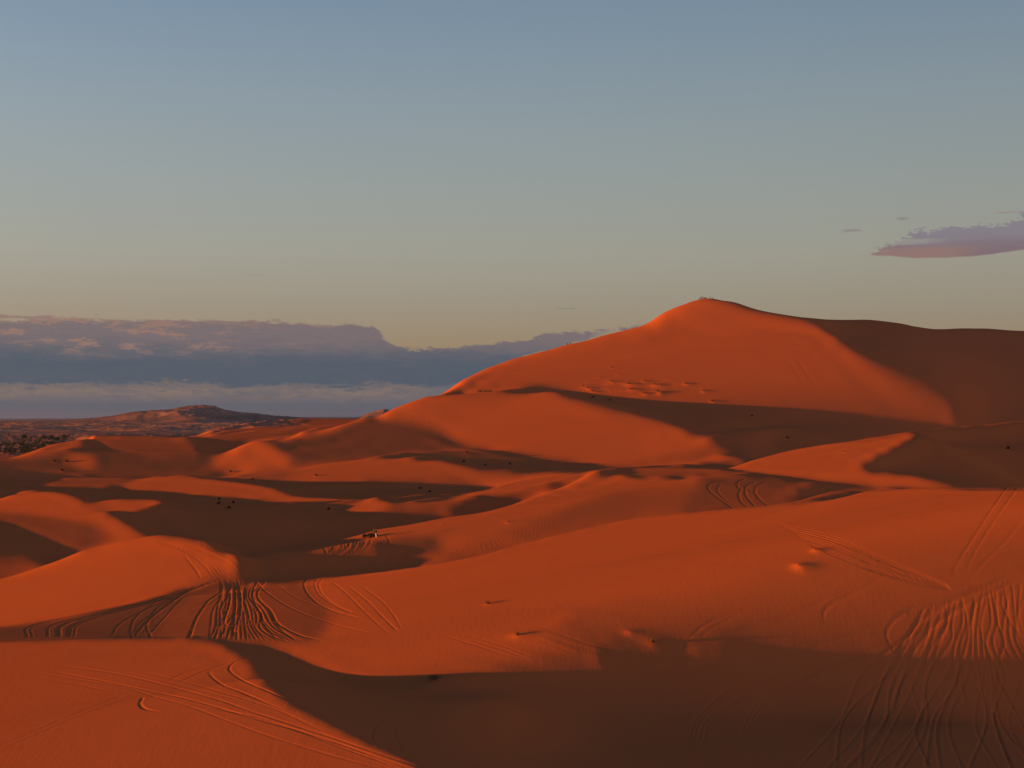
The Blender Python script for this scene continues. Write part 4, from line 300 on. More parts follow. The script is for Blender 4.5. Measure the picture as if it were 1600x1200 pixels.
[13,8,4,3,1,-2,-1,-3,-2,-1,-1,-2,-1,0,-2,-1,-1,0,-1,-1,-1,0,0,-1,-1,-1,0,-1,0,-1,0,0,0,-1,0,0,0,0,0,0,0,0,0,0,0,1,-1,1,0,0,0,0,0,-1,1,0,-1,0,0,0,-1,0,-1,0,-2,0,-1,-1,-1,-1,0,-2,0,-1,-2,-1,0,-2,-1,-1,-2,-1,-1,-1,-2,-1,-1,-2,-1,-2,-1,-2,-1,-2,-2,-2,-1,-3,-2,-2,-2,-2,-2,-1,-2,-2,-1,-2,-3,-3,-4,-5,-5,-4,-1,1,-2,0,6,2,-3,-7,-15,11,57,63,-13,-5,11,4,-3,-11,9,2,3,0,0,4,1,-1,2,-3,16,-5,0,-2,-2,-1,-2,-1,-3,-2,-3,-5,-4,-3,-2,-6,-4,-3,-4,-3,-2,-3,-3,-3,-2,-4,-1,-4,-4,-4,-6,-5,-7,-5,-8,-3,-4,-4,-1,2,1,0,2,2,-1,-2,-4,-1,0,-1,-1,0,-6,2,-4,-5,-3,-2,3,5,7,9,11,12,15,14,15,16,14,13,12,10,8,7,5,5,4,-79],
[10,6,3,1,0,1,-2,-1,-2,-1,-2,-1,0,-1,0,-1,0,0,0,-1,-1,0,-2,0,-1,0,-1,-1,0,0,-1,0,0,0,0,0,-1,0,1,0,0,1,0,0,0,0,0,1,-1,0,1,-1,1,0,-1,0,0,0,-1,0,0,-1,0,-1,0,-2,0,-1,-1,-1,-1,0,-2,-1,-1,-1,-1,0,-2,-1,0,-1,-2,-1,0,-2,-1,-1,-1,-1,-1,-1,-2,-1,-2,0,-3,-1,-2,-2,-2,-2,-3,-3,-2,-2,-3,-3,-3,-6,-7,-8,-9,-4,1,7,7,3,-7,0,1,5,6,-5,-31,15,87,-20,-2,2,7,10,-3,-2,2,10,4,0,4,6,2,6,18,-3,4,1,4,-1,-2,-2,-1,-1,0,-1,-2,-4,-5,-2,-3,-5,-3,-5,-5,-3,-4,-3,-4,-1,-3,-1,-2,-3,-1,-4,-4,-5,-4,-8,-8,-6,-9,-9,-3,-2,0,0,2,-1,-2,0,3,1,3,-1,-6,-1,-4,-3,-2,1,1,3,5,5,6,9,9,11,11,12,13,11,12,11,10,8,8,7,7,-62],
[5,5,2,1,0,-1,0,-2,-1,-1,0,0,0,-1,0,1,0,-1,-1,0,0,-1,0,-1,0,-1,0,0,-1,-1,0,0,0,0,0,0,1,0,-1,1,0,0,0,0,0,1,0,0,0,0,0,0,0,0,0,0,0,0,-1,0,-1,0,-1,0,-1,0,-1,-1,0,-1,-1,-2,0,-1,-1,-1,-1,-1,-1,0,-2,-1,1,-2,-1,0,-1,-1,0,-1,-1,-1,-1,0,-1,-2,-1,-2,-1,-2,-3,-3,-1,-3,-4,-3,-3,-4,-3,-4,-7,-10,-11,-8,2,13,1,-8,10,2,-1,-3,-1,1,13,-13,-21,83,-30,25,-17,-15,11,18,5,-17,6,11,2,5,0,14,9,4,9,5,2,6,8,3,2,-1,-2,0,0,2,0,-5,-3,-2,-5,-4,-3,-6,-4,-6,-4,-5,-3,-4,-2,-1,-1,-1,0,-3,-2,-4,-6,-8,-7,-8,-10,-7,-8,-6,-2,0,4,1,0,-1,3,-2,-4,-3,-1,-1,1,0,2,1,1,2,3,3,6,7,9,10,10,11,11,11,11,12,9,10,9,-48],
[0,3,2,1,1,0,-2,0,-1,0,0,0,0,1,0,0,0,0,0,0,0,-1,0,-1,-1,0,0,-1,0,0,0,0,-1,0,0,1,0,0,1,-1,0,0,1,0,1,-1,1,-1,1,0,0,0,0,0,0,0,0,-1,1,-1,0,0,-1,-1,0,-1,-1,0,-1,-1,-1,0,-2,0,-1,-1,-1,-1,0,-1,0,-1,-1,0,-1,-1,0,0,-1,0,-1,0,0,-2,0,-1,-1,-1,-2,-2,-2,-2,-3,-3,-3,-4,-3,-3,-4,-2,-4,-7,-10,-11,-6,2,17,12,-11,-8,-6,3,0,-2,0,4,-2,24,41,-57,47,6,-13,-29,-5,45,-1,-21,5,5,-2,7,1,3,3,8,17,4,3,7,7,7,7,1,-1,-2,3,8,0,-1,-1,-1,-4,-2,-5,-4,-6,-6,-5,-5,-5,-4,-3,-2,0,1,-1,2,-1,-3,-6,-6,-9,-11,-12,-10,-8,-3,-1,2,-3,3,3,-5,4,-2,-4,-2,-1,1,0,1,0,-1,0,1,2,5,6,7,9,11,11,11,12,10,12,11,10,-35],
[-7,3,2,1,0,-1,0,0,1,0,1,1,1,0,1,0,0,0,1,-1,0,-1,0,0,0,-1,-1,1,0,0,-1,0,1,0,0,-1,1,0,0,1,0,0,0,0,0,1,-1,1,0,0,0,0,0,0,0,0,-1,1,-1,0,0,-1,0,-1,0,0,-1,-1,-1,0,-1,-1,0,-1,-1,0,-1,0,-1,-1,-1,0,-1,0,0,0,0,-1,0,0,0,0,-1,0,-1,0,0,-1,-2,-1,-2,-3,-3,-3,-3,-4,-4,-2,-1,-1,3,3,-7,-10,-4,15,-33,-29,11,11,6,2,2,7,-1,6,8,-24,72,34,-85,2,18,41,-1,-75,-5,54,-6,-4,3,7,0,0,0,-7,-24,13,18,18,10,14,0,21,7,3,-9,-10,6,5,3,2,1,-1,-1,-3,-3,-4,-7,-6,-7,-7,-6,-5,-4,-2,1,0,3,3,1,-4,-3,-5,-8,-10,-14,-14,-8,-7,-4,-2,-9,-4,40,-16,-9,-3,2,2,1,-2,-2,-2,-3,-1,1,2,5,7,8,8,10,12,11,13,11,12,11,-25],
[-14,2,0,1,-1,1,2,1,2,2,0,2,1,1,1,0,1,0,-1,1,-1,1,-1,0,-1,1,0,-1,0,0,0,0,0,0,0,1,-1,1,0,0,1,0,0,0,0,0,1,-1,0,1,-1,1,0,0,-1,0,1,-1,0,0,-1,0,0,0,-1,0,0,-1,-1,-1,0,0,-1,-1,0,-1,0,-1,0,0,0,-1,0,0,-1,0,0,0,0,0,0,0,0,0,0,0,0,-1,0,-2,-2,-2,-3,-3,-4,-3,-3,-2,0,4,9,13,11,-4,-50,-70,19,65,18,11,12,0,-5,-8,-5,-7,-11,-7,-39,70,102,-48,-49,-54,10,103,-9,-102,3,-2,-7,-4,0,4,2,11,45,-5,-19,-47,-43,-24,11,21,25,43,66,6,-11,-3,2,8,6,6,5,4,1,0,1,-4,-4,-9,-7,-9,-10,-8,-6,-1,1,2,5,4,-1,2,-1,-5,-4,-8,-15,-21,-16,3,-20,42,-25,-22,0,5,4,5,1,-2,-5,-4,-3,-1,-1,2,3,5,7,9,9,11,12,11,12,12,12,-17],
[-20,0,0,-1,1,2,2,3,2,2,3,1,1,2,1,1,0,0,1,-1,0,0,0,0,0,-1,0,0,0,0,1,0,0,1,0,0,1,-1,1,0,-1,1,0,1,-1,0,0,1,0,-1,1,-1,0,0,1,0,-1,0,0,0,0,0,0,0,-1,-1,0,0,0,0,-1,-1,0,0,-1,0,-1,0,-1,0,-1,1,0,-1,1,-1,0,1,-1,1,0,0,1,0,1,0,-1,1,-1,-1,-1,-1,-3,-2,-3,-3,-2,-3,1,5,11,19,30,24,-5,39,52,-16,-10,-10,-13,-10,-5,-4,-9,-9,-7,-10,-7,-41,-9,82,45,0,-56,-157,32,163,-24,-2,-16,25,-26,-17,-17,-13,-56,-78,-44,-12,-1,-5,-9,-19,14,26,40,86,51,3,10,-16,9,1,9,3,10,5,2,7,2,7,-7,-4,-7,-14,-12,-17,-7,0,1,7,5,-1,6,4,-2,0,-2,-2,-10,-43,14,-9,-62,22,6,7,4,1,-1,-5,-5,-5,-3,-3,0,1,2,4,6,7,10,9,11,11,12,11,12,-9],
[-27,-1,-1,1,2,2,4,4,3,2,2,3,2,1,1,0,1,0,0,0,0,0,0,-1,1,0,0,0,0,1,0,0,0,0,1,0,0,1,-1,1,0,0,0,0,1,-1,0,0,0,0,0,0,0,0,0,0,0,1,0,-1,1,0,-1,0,0,0,-1,0,0,-1,0,0,0,-1,1,-1,0,0,0,-1,0,0,-1,1,-1,1,0,0,0,0,1,1,0,2,0,0,1,0,0,0,0,-1,-1,-2,-1,-1,-3,-1,-1,3,8,20,44,72,111,6,-25,10,3,7,8,5,-3,-7,-4,-5,-11,-8,-10,0,-8,-5,0,55,18,142,-185,-287,-4,-40,20,-61,48,7,-11,-69,-33,13,-4,9,17,-2,-15,-9,-6,-7,-10,20,67,72,43,24,-21,6,-10,16,-4,13,10,4,8,-3,17,2,4,4,-7,-5,-23,-23,-9,-6,10,3,-7,4,11,2,1,-1,-3,18,-22,-93,7,0,2,5,9,12,-6,-8,-5,-3,-3,-2,-1,-1,2,3,5,6,7,10,9,11,11,11,11,-3],
[-31,-2,0,0,3,3,3,3,4,4,3,2,2,2,0,2,-1,1,-1,0,1,-1,0,1,-1,1,0,1,0,0,1,0,1,0,0,1,-1,1,0,0,0,0,0,0,0,0,0,0,0,0,0,0,0,0,0,0,0,0,0,1,-1,0,0,0,1,0,0,0,0,0,0,0,-1,1,-1,0,0,-1,0,1,0,-1,0,0,0,0,0,0,1,1,0,0,2,0,1,2,0,1,2,1,0,0,1,1,-1,0,0,0,-1,-2,2,10,29,66,143,122,-4,-16,-2,-21,-15,-15,-3,6,-2,-2,8,0,-2,-2,-16,-27,-5,1,90,22,-43,-9,-8,-47,-78,-54,-149,-90,-53,21,12,2,15,9,5,1,-9,-23,-19,-17,-14,-8,-5,26,37,57,42,29,-12,-23,19,-14,6,15,7,26,-19,15,4,8,2,1,1,5,-30,-15,-6,17,15,-25,-19,9,10,12,16,-26,-36,26,27,7,-11,-34,-1,-26,-18,-3,-3,-3,-3,-1,-2,0,1,2,3,6,6,7,9,9,9,10,10,3],
[-36,-1,1,2,1,4,3,4,3,4,3,3,3,1,2,-1,1,0,0,0,-1,0,1,0,0,0,1,0,1,1,0,1,0,0,1,-1,2,-1,0,0,1,-1,1,-1,0,0,0,0,-1,1,-1,1,0,0,0,0,0,0,0,0,1,0,1,0,-1,1,0,1,-1,1,0,0,1,-1,0,0,0,1,-1,-1,0,1,0,-1,1,-1,0,1,0,0,1,1,1,1,1,1,3,1,2,2,3,2,3,2,3,1,2,0,-1,-4,-7,-9,-10,-8,-19,5,20,46,7,77,46,43,18,-5,23,13,-2,10,13,4,46,52,18,-55,-288,-330,201,344,9,69,49,19,20,-24,-61,-86,-99,-38,-71,-41,79,-72,-67,5,-6,-31,-42,-41,-20,2,7,13,27,30,65,27,4,9,-17,-15,-19,-16,-4,-6,-15,-6,7,1,20,18,9,-15,-27,-5,37,75,-2,-30,-17,-16,-61,-20,17,-2,-3,23,38,49,-9,-37,-16,-7,-3,-2,-2,-2,-1,-1,0,2,2,4,5,5,7,7,8,8,8,8],
[-39,0,0,1,3,3,4,3,5,3,4,3,2,2,1,1,-1,0,0,0,0,1,-1,0,2,0,1,1,0,0,1,1,0,1,0,1,-1,0,1,0,-1,1,-1,0,0,0,0,-1,1,-1,1,-1,0,0,0,0,1,0,0,1,0,0,0,1,1,-1,2,-1,2,0,0,0,0,1,0,0,1,-2,1,0,0,-1,0,0,0,1,0,-1,1,0,1,1,0,2,2,1,2,3,2,3,4,5,3,4,5,4,3,3,-1,-4,-11,-22,-35,-53,-87,-64,36,57,44,-30,42,39,71,97,-40,21,46,15,16,39,-87,-103,-162,-42,112,128,-92,-183,62,54,62,99,91,91,102,59,79,-88,-25,-80,-189,74,47,-92,-92,-65,-45,-19,-23,-23,-17,-10,3,-13,-1,25,17,42,14,-13,6,-17,9,-17,-1,-4,-1,13,10,7,30,11,-60,-38,-6,24,42,-24,-21,15,28,13,-4,-12,-9,-9,-9,-12,4,44,16,-2,-2,-3,-1,-2,-1,-1,0,0,2,2,4,4,5,6,7,6,7,12],
[-40,-2,2,1,2,2,4,4,3,5,4,3,3,2,0,1,0,0,0,0,0,0,1,1,0,1,0,1,2,0,1,0,1,0,0,1,0,0,0,-1,1,-1,0,0,-1,1,-1,0,0,0,0,0,0,0,1,0,0,0,1,-1,0,1,1,0,1,1,0,1,0,0,1,1,0,0,1,0,0,1,-1,0,0,0,0,0,-1,0,0,1,0,1,0,1,1,1,2,2,2,3,4,4,4,5,6,6,5,6,6,3,3,-2,-10,-26,-51,-73,-62,5,3,-39,5,25,-9,11,-1,8,82,-7,-32,4,13,-93,-18,33,136,1,-23,-30,-12,65,14,-17,-49,-41,-18,20,32,64,51,164,81,62,22,-144,-18,70,17,-30,-87,-125,-83,-24,-25,-32,-31,-26,-16,-2,10,-7,22,31,11,12,2,7,8,2,2,0,2,4,29,37,7,-50,-59,-28,9,53,27,-17,3,0,3,15,3,-10,-1,4,-1,-3,10,9,2,1,-1,-1,-2,0,-1,0,1,1,2,4,4,4,5,6,6,16],
[-42,0,0,1,2,2,2,4,4,4,4,5,3,2,1,0,0,0,0,0,1,1,0,1,1,1,1,1,0,2,0,1,1,0,0,0,0,1,-1,0,0,0,-1,0,0,-1,1,0,-1,0,-1,1,0,0,0,0,0,1,0,1,0,1,0,1,0,1,0,1,1,1,1,0,1,0,0,1,-1,0,1,0,-1,0,0,0,0,0,0,0,1,0,1,0,2,1,2,3,2,3,4,5,5,5,6,6,8,7,7,7,5,3,-4,-15,-38,-65,-108,-36,30,19,-10,-14,6,24,48,22,6,-21,1,2,-13,39,29,-17,-54,-18,21,29,-11,-55,-9,42,64,36,13,-9,-30,6,-8,3,38,69,90,141,-8,-38,14,29,44,9,-100,-168,-124,-66,-45,-13,3,-5,-7,2,6,7,8,5,6,1,3,0,-3,-1,0,7,16,42,37,-24,-63,-56,30,8,22,10,2,-2,-2,6,13,1,-9,-6,1,8,9,6,5,2,0,-1,-1,-2,-1,0,0,2,2,2,3,4,4,4,6,19],
[-42,-1,1,1,1,1,2,2,3,4,6,5,3,2,1,0,1,0,1,0,1,1,1,1,1,1,2,0,2,0,1,1,0,1,0,0,0,-1,0,1,-2,0,1,-1,0,-1,0,-1,1,0,0,0,0,0,-1,1,1,-1,1,0,1,0,1,1,1,0,1,1,0,1,1,0,1,0,1,0,0,0,0,0,1,-1,0,0,0,0,1,0,-1,1,1,1,1,2,1,2,4,3,4,4,5,6,7,8,7,8,8,9,9,9,9,9,8,-5,-40,122,-73,-114,-47,-59,-32,5,-33,-34,22,77,25,-7,-8,4,-5,2,3,0,-3,-2,3,-14,-15,-11,1,2,25,38,42,25,18,-5,-4,-3,-10,6,72,56,18,18,20,47,85,35,-48,-93,-75,-92,-90,-19,-13,-22,-14,-11,-3,2,1,2,-3,-4,-7,-9,-4,1,9,42,80,40,-27,-98,-22,45,9,-14,-21,-6,0,1,6,13,4,-2,-2,1,5,6,4,2,0,-1,-1,-1,-1,0,0,1,1,3,2,3,4,4,4,23],
[-42,0,0,1,0,1,0,1,3,5,5,6,4,1,1,1,1,0,1,2,0,1,2,1,1,2,1,2,0,2,0,0,1,0,1,-1,0,0,0,-1,0,0,-1,0,-1,1,-2,1,-1,0,0,0,0,0,1,0,0,1,0,1,0,1,0,1,0,2,1,0,1,0,0,2,0,1,0,0,1,0,0,0,0,0,0,0,0,0,-1,1,1,0,0,2,1,1,2,3,2,4,4,5,5,6,7,7,8,9,9,10,11,13,16,23,45,87,179,-143,-56,20,-38,-6,-76,-220,-60,-23,7,10,27,14,-4,1,19,2,-7,1,-2,-4,1,-5,-17,-9,4,12,1,-10,15,24,-1,10,13,10,21,-1,-16,8,44,29,26,12,12,70,95,52,-14,-22,-46,-115,-100,-64,-21,11,-12,-7,-6,-9,-9,-7,-11,-9,-9,-1,0,6,36,71,73,-9,-62,-12,-27,-17,-17,-5,-1,0,-1,6,13,8,0,-4,1,7,6,1,-1,-1,-1,0,0,0,1,0,2,1,3,3,3,4,5,24],
[-42,1,1,0,0,0,0,1,3,5,6,5,1,2,0,1,0,1,1,2,2,2,2,2,2,1,1,1,2,0,2,0,0,0,0,0,0,-1,0,-1,0,-1,0,-1,0,-1,1,0,0,-1,0,0,0,1,0,0,0,0,1,0,1,1,1,-1,2,0,0,2,0,1,1,0,0,1,0,1,0,1,0,0,-1,1,0,0,0,0,1,-1,0,1,1,1,1,2,2,2,3,3,4,5,5,6,6,7,8,9,10,11,12,15,20,32,47,59,75,15,-72,-39,-36,-36,-57,66,-160,-106,-32,-1,2,8,-8,-5,7,9,13,5,1,5,0,-15,-19,-15,-4,0,7,20,12,11,45,-6,4,2,-1,12,9,-2,-33,20,13,24,23,-8,10,70,86,35,21,13,-24,-54,-85,-73,-45,-14,-19,-2,-16,-10,-11,-8,-8,-5,0,-7,14,28,19,56,6,-55,-39,-2,12,-1,-4,-5,-4,-2,3,10,13,4,-3,4,4,-2,0,1,0,0,1,0,1,2,1,2,3,3,4,3,4,27],
[-40,-1,1,1,2,0,2,3,5,5,3,0,0,-2,0,0,1,3,2,2,3,2,2,2,2,2,2,1,1,1,0,1,0,0,-1,0,0,0,-1,0,-1,0,-1,0,0,-1,0,-1,0,0,0,0,0,0,0,0,1,1,-1,1,1,0,1,1,0,1,1,0,1,1,0,1,0,1,0,0,1,-1,1,0,1,-1,0,0,1,0,-1,1,1,0,1,0,2,1,2,3,3,3,3,5,5,6,6,7,8,8,9,10,12,15,20,27,28,14,-70,-43,38,-16,15,7,42,-47,120,1,-135,-112,-54,-39,-2,-14,8,7,15,4,9,19,12,-19,-29,-22,-11,-1,1,3,11,9,29,11,-18,3,15,4,1,12,26,-11,16,-15,0,25,7,-20,20,70,49,29,33,29,1,-44,-33,-63,-63,-35,-10,-18,1,-8,-16,-15,-15,-14,25,23,-22,8,7,-15,-3,-9,5,3,0,-1,-4,-2,0,0,3,7,5,-2,-2,6,3,2,1,1,2,1,2,2,2,4,2,4,3,5,4,28],
[-40,1,1,2,3,6,4,6,6,3,-3,-6,-4,-3,-2,0,2,2,3,3,4,3,3,3,3,2,2,1,1,1,0,0,0,0,0,-1,-1,-1,0,-1,0,-1,-1,0,-1,1,-1,0,-1,1,0,0,0,0,0,1,0,0,1,0,1,0,0,1,1,0,1,0,1,0,1,0,1,0,1,0,0,1,0,0,0,1,0,0,0,0,1,0,0,1,0,2,0,2,2,2,2,4,4,3,5,5,7,6,7,7,8,8,10,10,13,11,3,-14,-24,-2,6,12,8,-19,-27,78,-49,0,40,-16,-28,15,-24,-108,-17,-16,-13,5,30,28,9,-11,-19,-14,-14,-12,-11,-10,-13,-16,-35,25,28,13,7,21,15,-17,-11,3,20,27,2,-21,11,25,-13,-8,39,38,26,27,35,42,7,13,-9,-54,-41,-37,-15,-19,-22,-29,-44,-42,32,13,4,-24,-19,-4,7,3,1,2,3,1,3,2,2,0,-4,-2,-1,-2,1,4,5,2,4,2,2,4,2,3,4,3,4,4,5,3,5,30],
[-39,0,2,3,5,6,8,8,3,-3,-5,-6,-6,-4,-1,0,2,4,4,4,3,4,4,3,2,3,1,2,1,0,0,0,0,-1,-1,0,-1,0,-1,-1,0,-1,0,-1,0,-1,0,-1,1,-1,1,-1,1,0,0,0,1,0,1,0,0,1,1,0,0,1,0,1,0,1,0,0,1,0,0,1,0,0,0,1,0,0,1,0,0,1,0,1,0,1,1,0,2,1,2,1,3,2,3,4,5,4,5,6,6,7,6,7,6,7,4,0,-7,-12,-4,11,-10,17,-21,9,61,-38,15,7,-24,22,36,-28,-110,38,-31,-22,-22,8,21,25,16,-7,-37,-2,7,-23,-37,-30,-22,-16,-7,4,13,9,3,1,4,8,0,12,18,9,4,24,-23,-10,19,1,-15,15,29,25,21,22,36,25,39,19,-3,-8,-52,-35,-26,-53,-47,-32,-6,-4,5,-8,-8,0,0,-2,-1,1,1,2,2,2,0,-1,-1,-1,-2,-5,-2,1,2,5,3,4,4,3,5,4,4,5,4,5,4,5,5,30],
[-37,1,2,3,3,6,8,4,0,-4,-5,-6,-4,-3,-1,2,4,4,4,5,5,4,3,3,3,2,1,2,0,0,1,-1,-1,0,0,-2,0,-1,-1,-1,-1,0,-1,0,-1,0,-1,1,-1,1,-1,1,-1,1,0,1,-1,1,0,1,0,1,0,0,1,0,1,0,1,0,0,1,0,0,1,0,0,1,0,0,1,0,0,1,0,0,1,0,1,0,1,2,0,2,1,2,1,3,3,2,4,4,4,5,5,5,5,4,4,1,-1,-6,-7,-3,9,-7,10,-9,6,42,-33,17,-2,-12,36,24,-5,-119,15,49,-2,-3,5,5,1,1,12,16,-5,-68,-54,6,-16,-39,-38,-26,1,16,11,10,3,-5,-5,7,14,7,-8,41,35,-30,33,-17,-20,1,11,-4,-2,12,23,12,24,19,37,16,20,21,26,-2,-34,6,-88,-130,6,-7,-10,-3,4,7,4,-1,-4,-5,-3,0,0,0,0,-1,-3,-4,-3,-2,-3,-2,2,3,4,5,4,5,5,5,5,4,6,5,5,5,5,31],
[-34,0,1,2,4,4,4,1,-2,-4,-5,-2,-2,-2,1,4,4,5,6,4,4,4,4,3,2,2,2,0,0,1,-1,0,-1,-1,-1,0,-2,0,-1,-1,-1,-1,0,-1,0,0,0,-1,1,-1,0,0,1,-1,1,0,1,0,0,1,0,0,0,2,0,0,0,1,0,0,1,0,0,1,0,0,1,0,0,1,0,1,0,0,1,1,0,1,1,0,1,0,2,0,1,2,2,1,2,3,2,4,3,3,3,3,4,2,0,-1,-6,-8,-10,-9,2,-11,4,-6,35,-20,16,1,8,52,23,15,-123,-5,71,-10,14,0,8,8,8,7,9,16,21,-15,-79,-91,-30,-8,-11,-5,-3,-4,-2,-3,-6,0,3,5,3,0,-4,15,67,34,-56,32,3,-11,-33,11,-4,4,-3,23,14,8,29,19,4,11,11,30,36,-25,88,-76,-251,1,13,18,6,9,4,-1,-4,-5,-3,0,-2,-1,-3,-4,-5,-5,-5,-4,-2,-1,0,3,4,5,6,5,5,6,6,6,4,5,6,5,6,31],
[-33,0,2,1,1,0,0,0,-3,-4,-3,-4,-1,3,5,6,7,7,5,6,4,4,3,2,2,1,0,1,0,-1,0,-1,-1,0,-2,-1,0,-2,-1,0,-1,-1,0,-1,0,-1,0,0,0,0,0,0,0,1,0,0,0,1,0,0,1,0,1,0,0,1,0,0,0,1,0,0,1,0,0,1,0,0,1,0,1,0,1,1,0,0,1,1,0,2,0,1,1,1,1,0,2,1,1,2,2,1,2,2,2,2,0,0,-1,-5,-7,-11,-15,-22,-42,17,23,-3,1,8,0,3,37,-4,-5,-6,0,166,-40,-35,4,-16,-1,8,11,13,11,12,19,33,38,0,-39,-50,-73,-76,-21,3,-21,-27,-19,-1,5,8,3,-12,-7,-8,-9,102,102,-61,-17,13,35,-47,7,-26,-6,-28,4,24,2,16,19,12,8,-8,15,28,-23,169,-92,-163,-57,18,27,10,-1,-22,1,-1,1,0,-2,-6,-6,-8,-8,-7,-5,-4,-3,-2,2,1,5,5,5,7,6,5,6,6,6,6,4,6,5,32],
[-30,0,0,0,0,0,-2,-3,-4,-4,-6,-3,3,8,9,9,8,6,6,4,4,3,2,2,1,0,1,-1,0,-1,-1,-1,-1,-2,0,-1,-2,0,-1,-1,0,-1,-1,0,0,-1,0,0,-1,1,0,0,0,0,1,0,0,0,1,1,0,0,0,0,1,0,1,0,0,0,1,0,0,0,1,0,0,1,1,0,0,2,0,0,2,0,1,0,2,0,1,1,0,1,1,1,0,1,0,0,0,1,0,0,0,-1,0,-2,-4,-5,-8,-12,-16,-18,-15,-7,2,13,-2,-4,-2,6,-20,-8,6,-31,98,-26,142,56,-70,-30,1,6,10,9,11,14,20,23,24,25,29,12,13,-39,-113,-80,-53,-15,-19,-7,-4,-5,-8,-14,-14,-10,1,-21,88,109,65,-84,-36,67,-43,34,-11,9,-51,-50,25,21,24,5,14,-4,-15,14,-26,-10,162,-33,-5,-36,-74,38,-16,-29,-13,-29,0,-1,-12,-10,-10,-11,-10,-7,-7,-5,-3,0,0,3,3,5,6,5,6,7,6,5,7,5,6,6,5,31],
[-30,0,0,0,-1,-1,-1,-4,-7,-9,-2,3,8,11,12,9,8,6,5,3,3,1,1,1,0,0,-1,-1,-1,-1,-1,-1,-1,-1,-2,-1,0,-2,0,-1,-1,0,-1,0,-1,0,0,0,0,-1,1,0,0,1,-1,1,0,1,0,0,0,1,0,1,0,0,0,0,1,0,0,1,0,1,-1,1,1,0,0,1,1,0,1,1,0,2,1,1,0,1,1,0,1,0,0,1,-1,0,0,0,-1,-2,-1,-2,-2,-2,-4,-3,-4,-6,-8,-11,-12,-9,2,-6,-4,6,-4,0,2,1,8,0,5,-13,10,-12,-58,2,60,62,12,6,1,6,5,11,7,5,13,7,16,32,28,52,-4,-76,-48,-84,-31,-8,-10,-26,-17,-9,-11,6,23,11,-62,22,120,175,-34,-109,110,-104,-57,27,-15,-65,-12,-17,65,39,-32,-2,41,-31,4,-53,-36,80,31,14,-13,-89,-6,29,26,40,-3,-29,-9,-14,-15,-13,-10,-10,-6,-5,-3,-2,0,1,4,4,5,7,6,6,6,6,6,5,6,5,6,31],
[-28,-1,-2,-1,0,-2,-4,-6,-8,-1,4,10,11,13,12,10,6,4,1,3,0,1,0,-1,-1,-2,-1,-2,-1,-1,-2,-1,-2,-1,-1,-1,-1,-1,-1,-1,0,-1,0,-1,0,0,0,0,0,0,-1,1,0,0,1,-1,1,0,1,0,1,0,0,0,0,1,0,1,0,0,0,0,1,0,1,0,0,1,1,1,0,1,1,1,1,1,0,1,1,1,0,1,0,1,0,-1,0,-1,-1,-3,-2,-3,-3,-4,-5,-4,-5,-5,-6,-5,-6,-6,-7,-5,-1,3,2,-2,-4,3,0,-1,-4,-2,-1,3,-2,18,15,13,-35,24,8,7,4,1,-1,-6,6,4,1,-3,-5,-41,25,18,116,65,-1,14,-68,-110,-57,-32,19,7,-14,-5,9,11,-29,-18,-89,166,170,-105,-122,51,54,-60,44,67,-53,-33,-60,-44,111,-25,-37,24,85,68,52,24,16,23,49,-14,-8,24,-45,-59,-77,-71,-35,-21,-16,-13,-12,-9,-8,-6,-4,-2,-1,2,2,5,5,5,6,6,5,7,5,6,5,6,4,31],
[-28,-2,-2,-2,-2,-4,-6,-6,2,8,12,14,18,15,9,4,1,1,1,-1,-1,-2,-2,-2,-3,-2,-2,-1,-3,-2,-2,-2,0,-2,-1,-1,-1,-1,-1,0,-1,0,-1,0,0,0,-1,0,0,0,1,0,0,0,0,1,0,0,0,0,1,0,1,0,0,0,1,0,0,1,0,0,0,0,1,1,1,0,1,0,2,0,1,1,1,1,2,0,1,1,1,1,0,0,-1,-1,-1,-2,-3,-3,-4,-5,-6,-5,-7,-7,-7,-7,-5,-4,-2,1,1,0,-9,1,0,6,3,-3,-4,5,6,6,-12,15,16,-30,7,57,-45,1,9,-2,0,1,1,-9,1,3,3,10,-1,-18,55,43,-9,34,42,34,70,26,-15,-104,-112,-33,-18,-15,-23,13,-3,-66,2,-56,66,198,-34,-35,-19,6,-28,1,-4,40,-14,9,-70,39,84,63,-33,-16,-17,0,22,55,-178,58,-42,-5,-33,22,35,23,-23,-19,-17,-14,-13,-10,-9,-6,-5,-3,-1,1,2,2,5,4,6,5,6,5,5,6,6,4,6,29],
[-25,-3,-1,-3,-3,-3,-4,0,7,14,18,22,15,8,3,1,0,-1,-1,-3,-2,-3,-4,-3,-3,-3,-4,-3,-2,-2,-2,-1,-3,0,-2,-1,-1,0,-1,-1,-1,0,0,0,-1,0,0,0,0,1,-1,0,1,0,0,0,1,0,1,0,0,0,1,0,0,0,0,0,1,0,1,0,1,0,1,0,0,2,0,1,0,2,1,1,1,1,1,1,1,1,1,-1,1,-1,0,-1,-2,-3,-4,-4,-5,-5,-8,-8,-7,-9,-9,-7,-6,-4,1,4,9,12,17,9,-32,-30,13,-3,9,-14,-4,-3,13,6,-31,55,-20,-2,31,0,1,3,1,1,-1,-5,2,-2,5,12,27,29,4,-7,-3,22,-11,20,6,60,31,112,-42,-77,-88,-79,-76,59,46,-91,-52,10,16,48,61,17,27,4,3,-1,-5,-12,-16,-40,-40,94,-27,-18,39,24,7,10,-34,4,139,-260,32,-30,43,11,0,14,3,-12,-15,-15,-12,-12,-9,-8,-5,-3,-1,0,2,3,3,5,4,5,5,5,6,4,5,5,5,28],
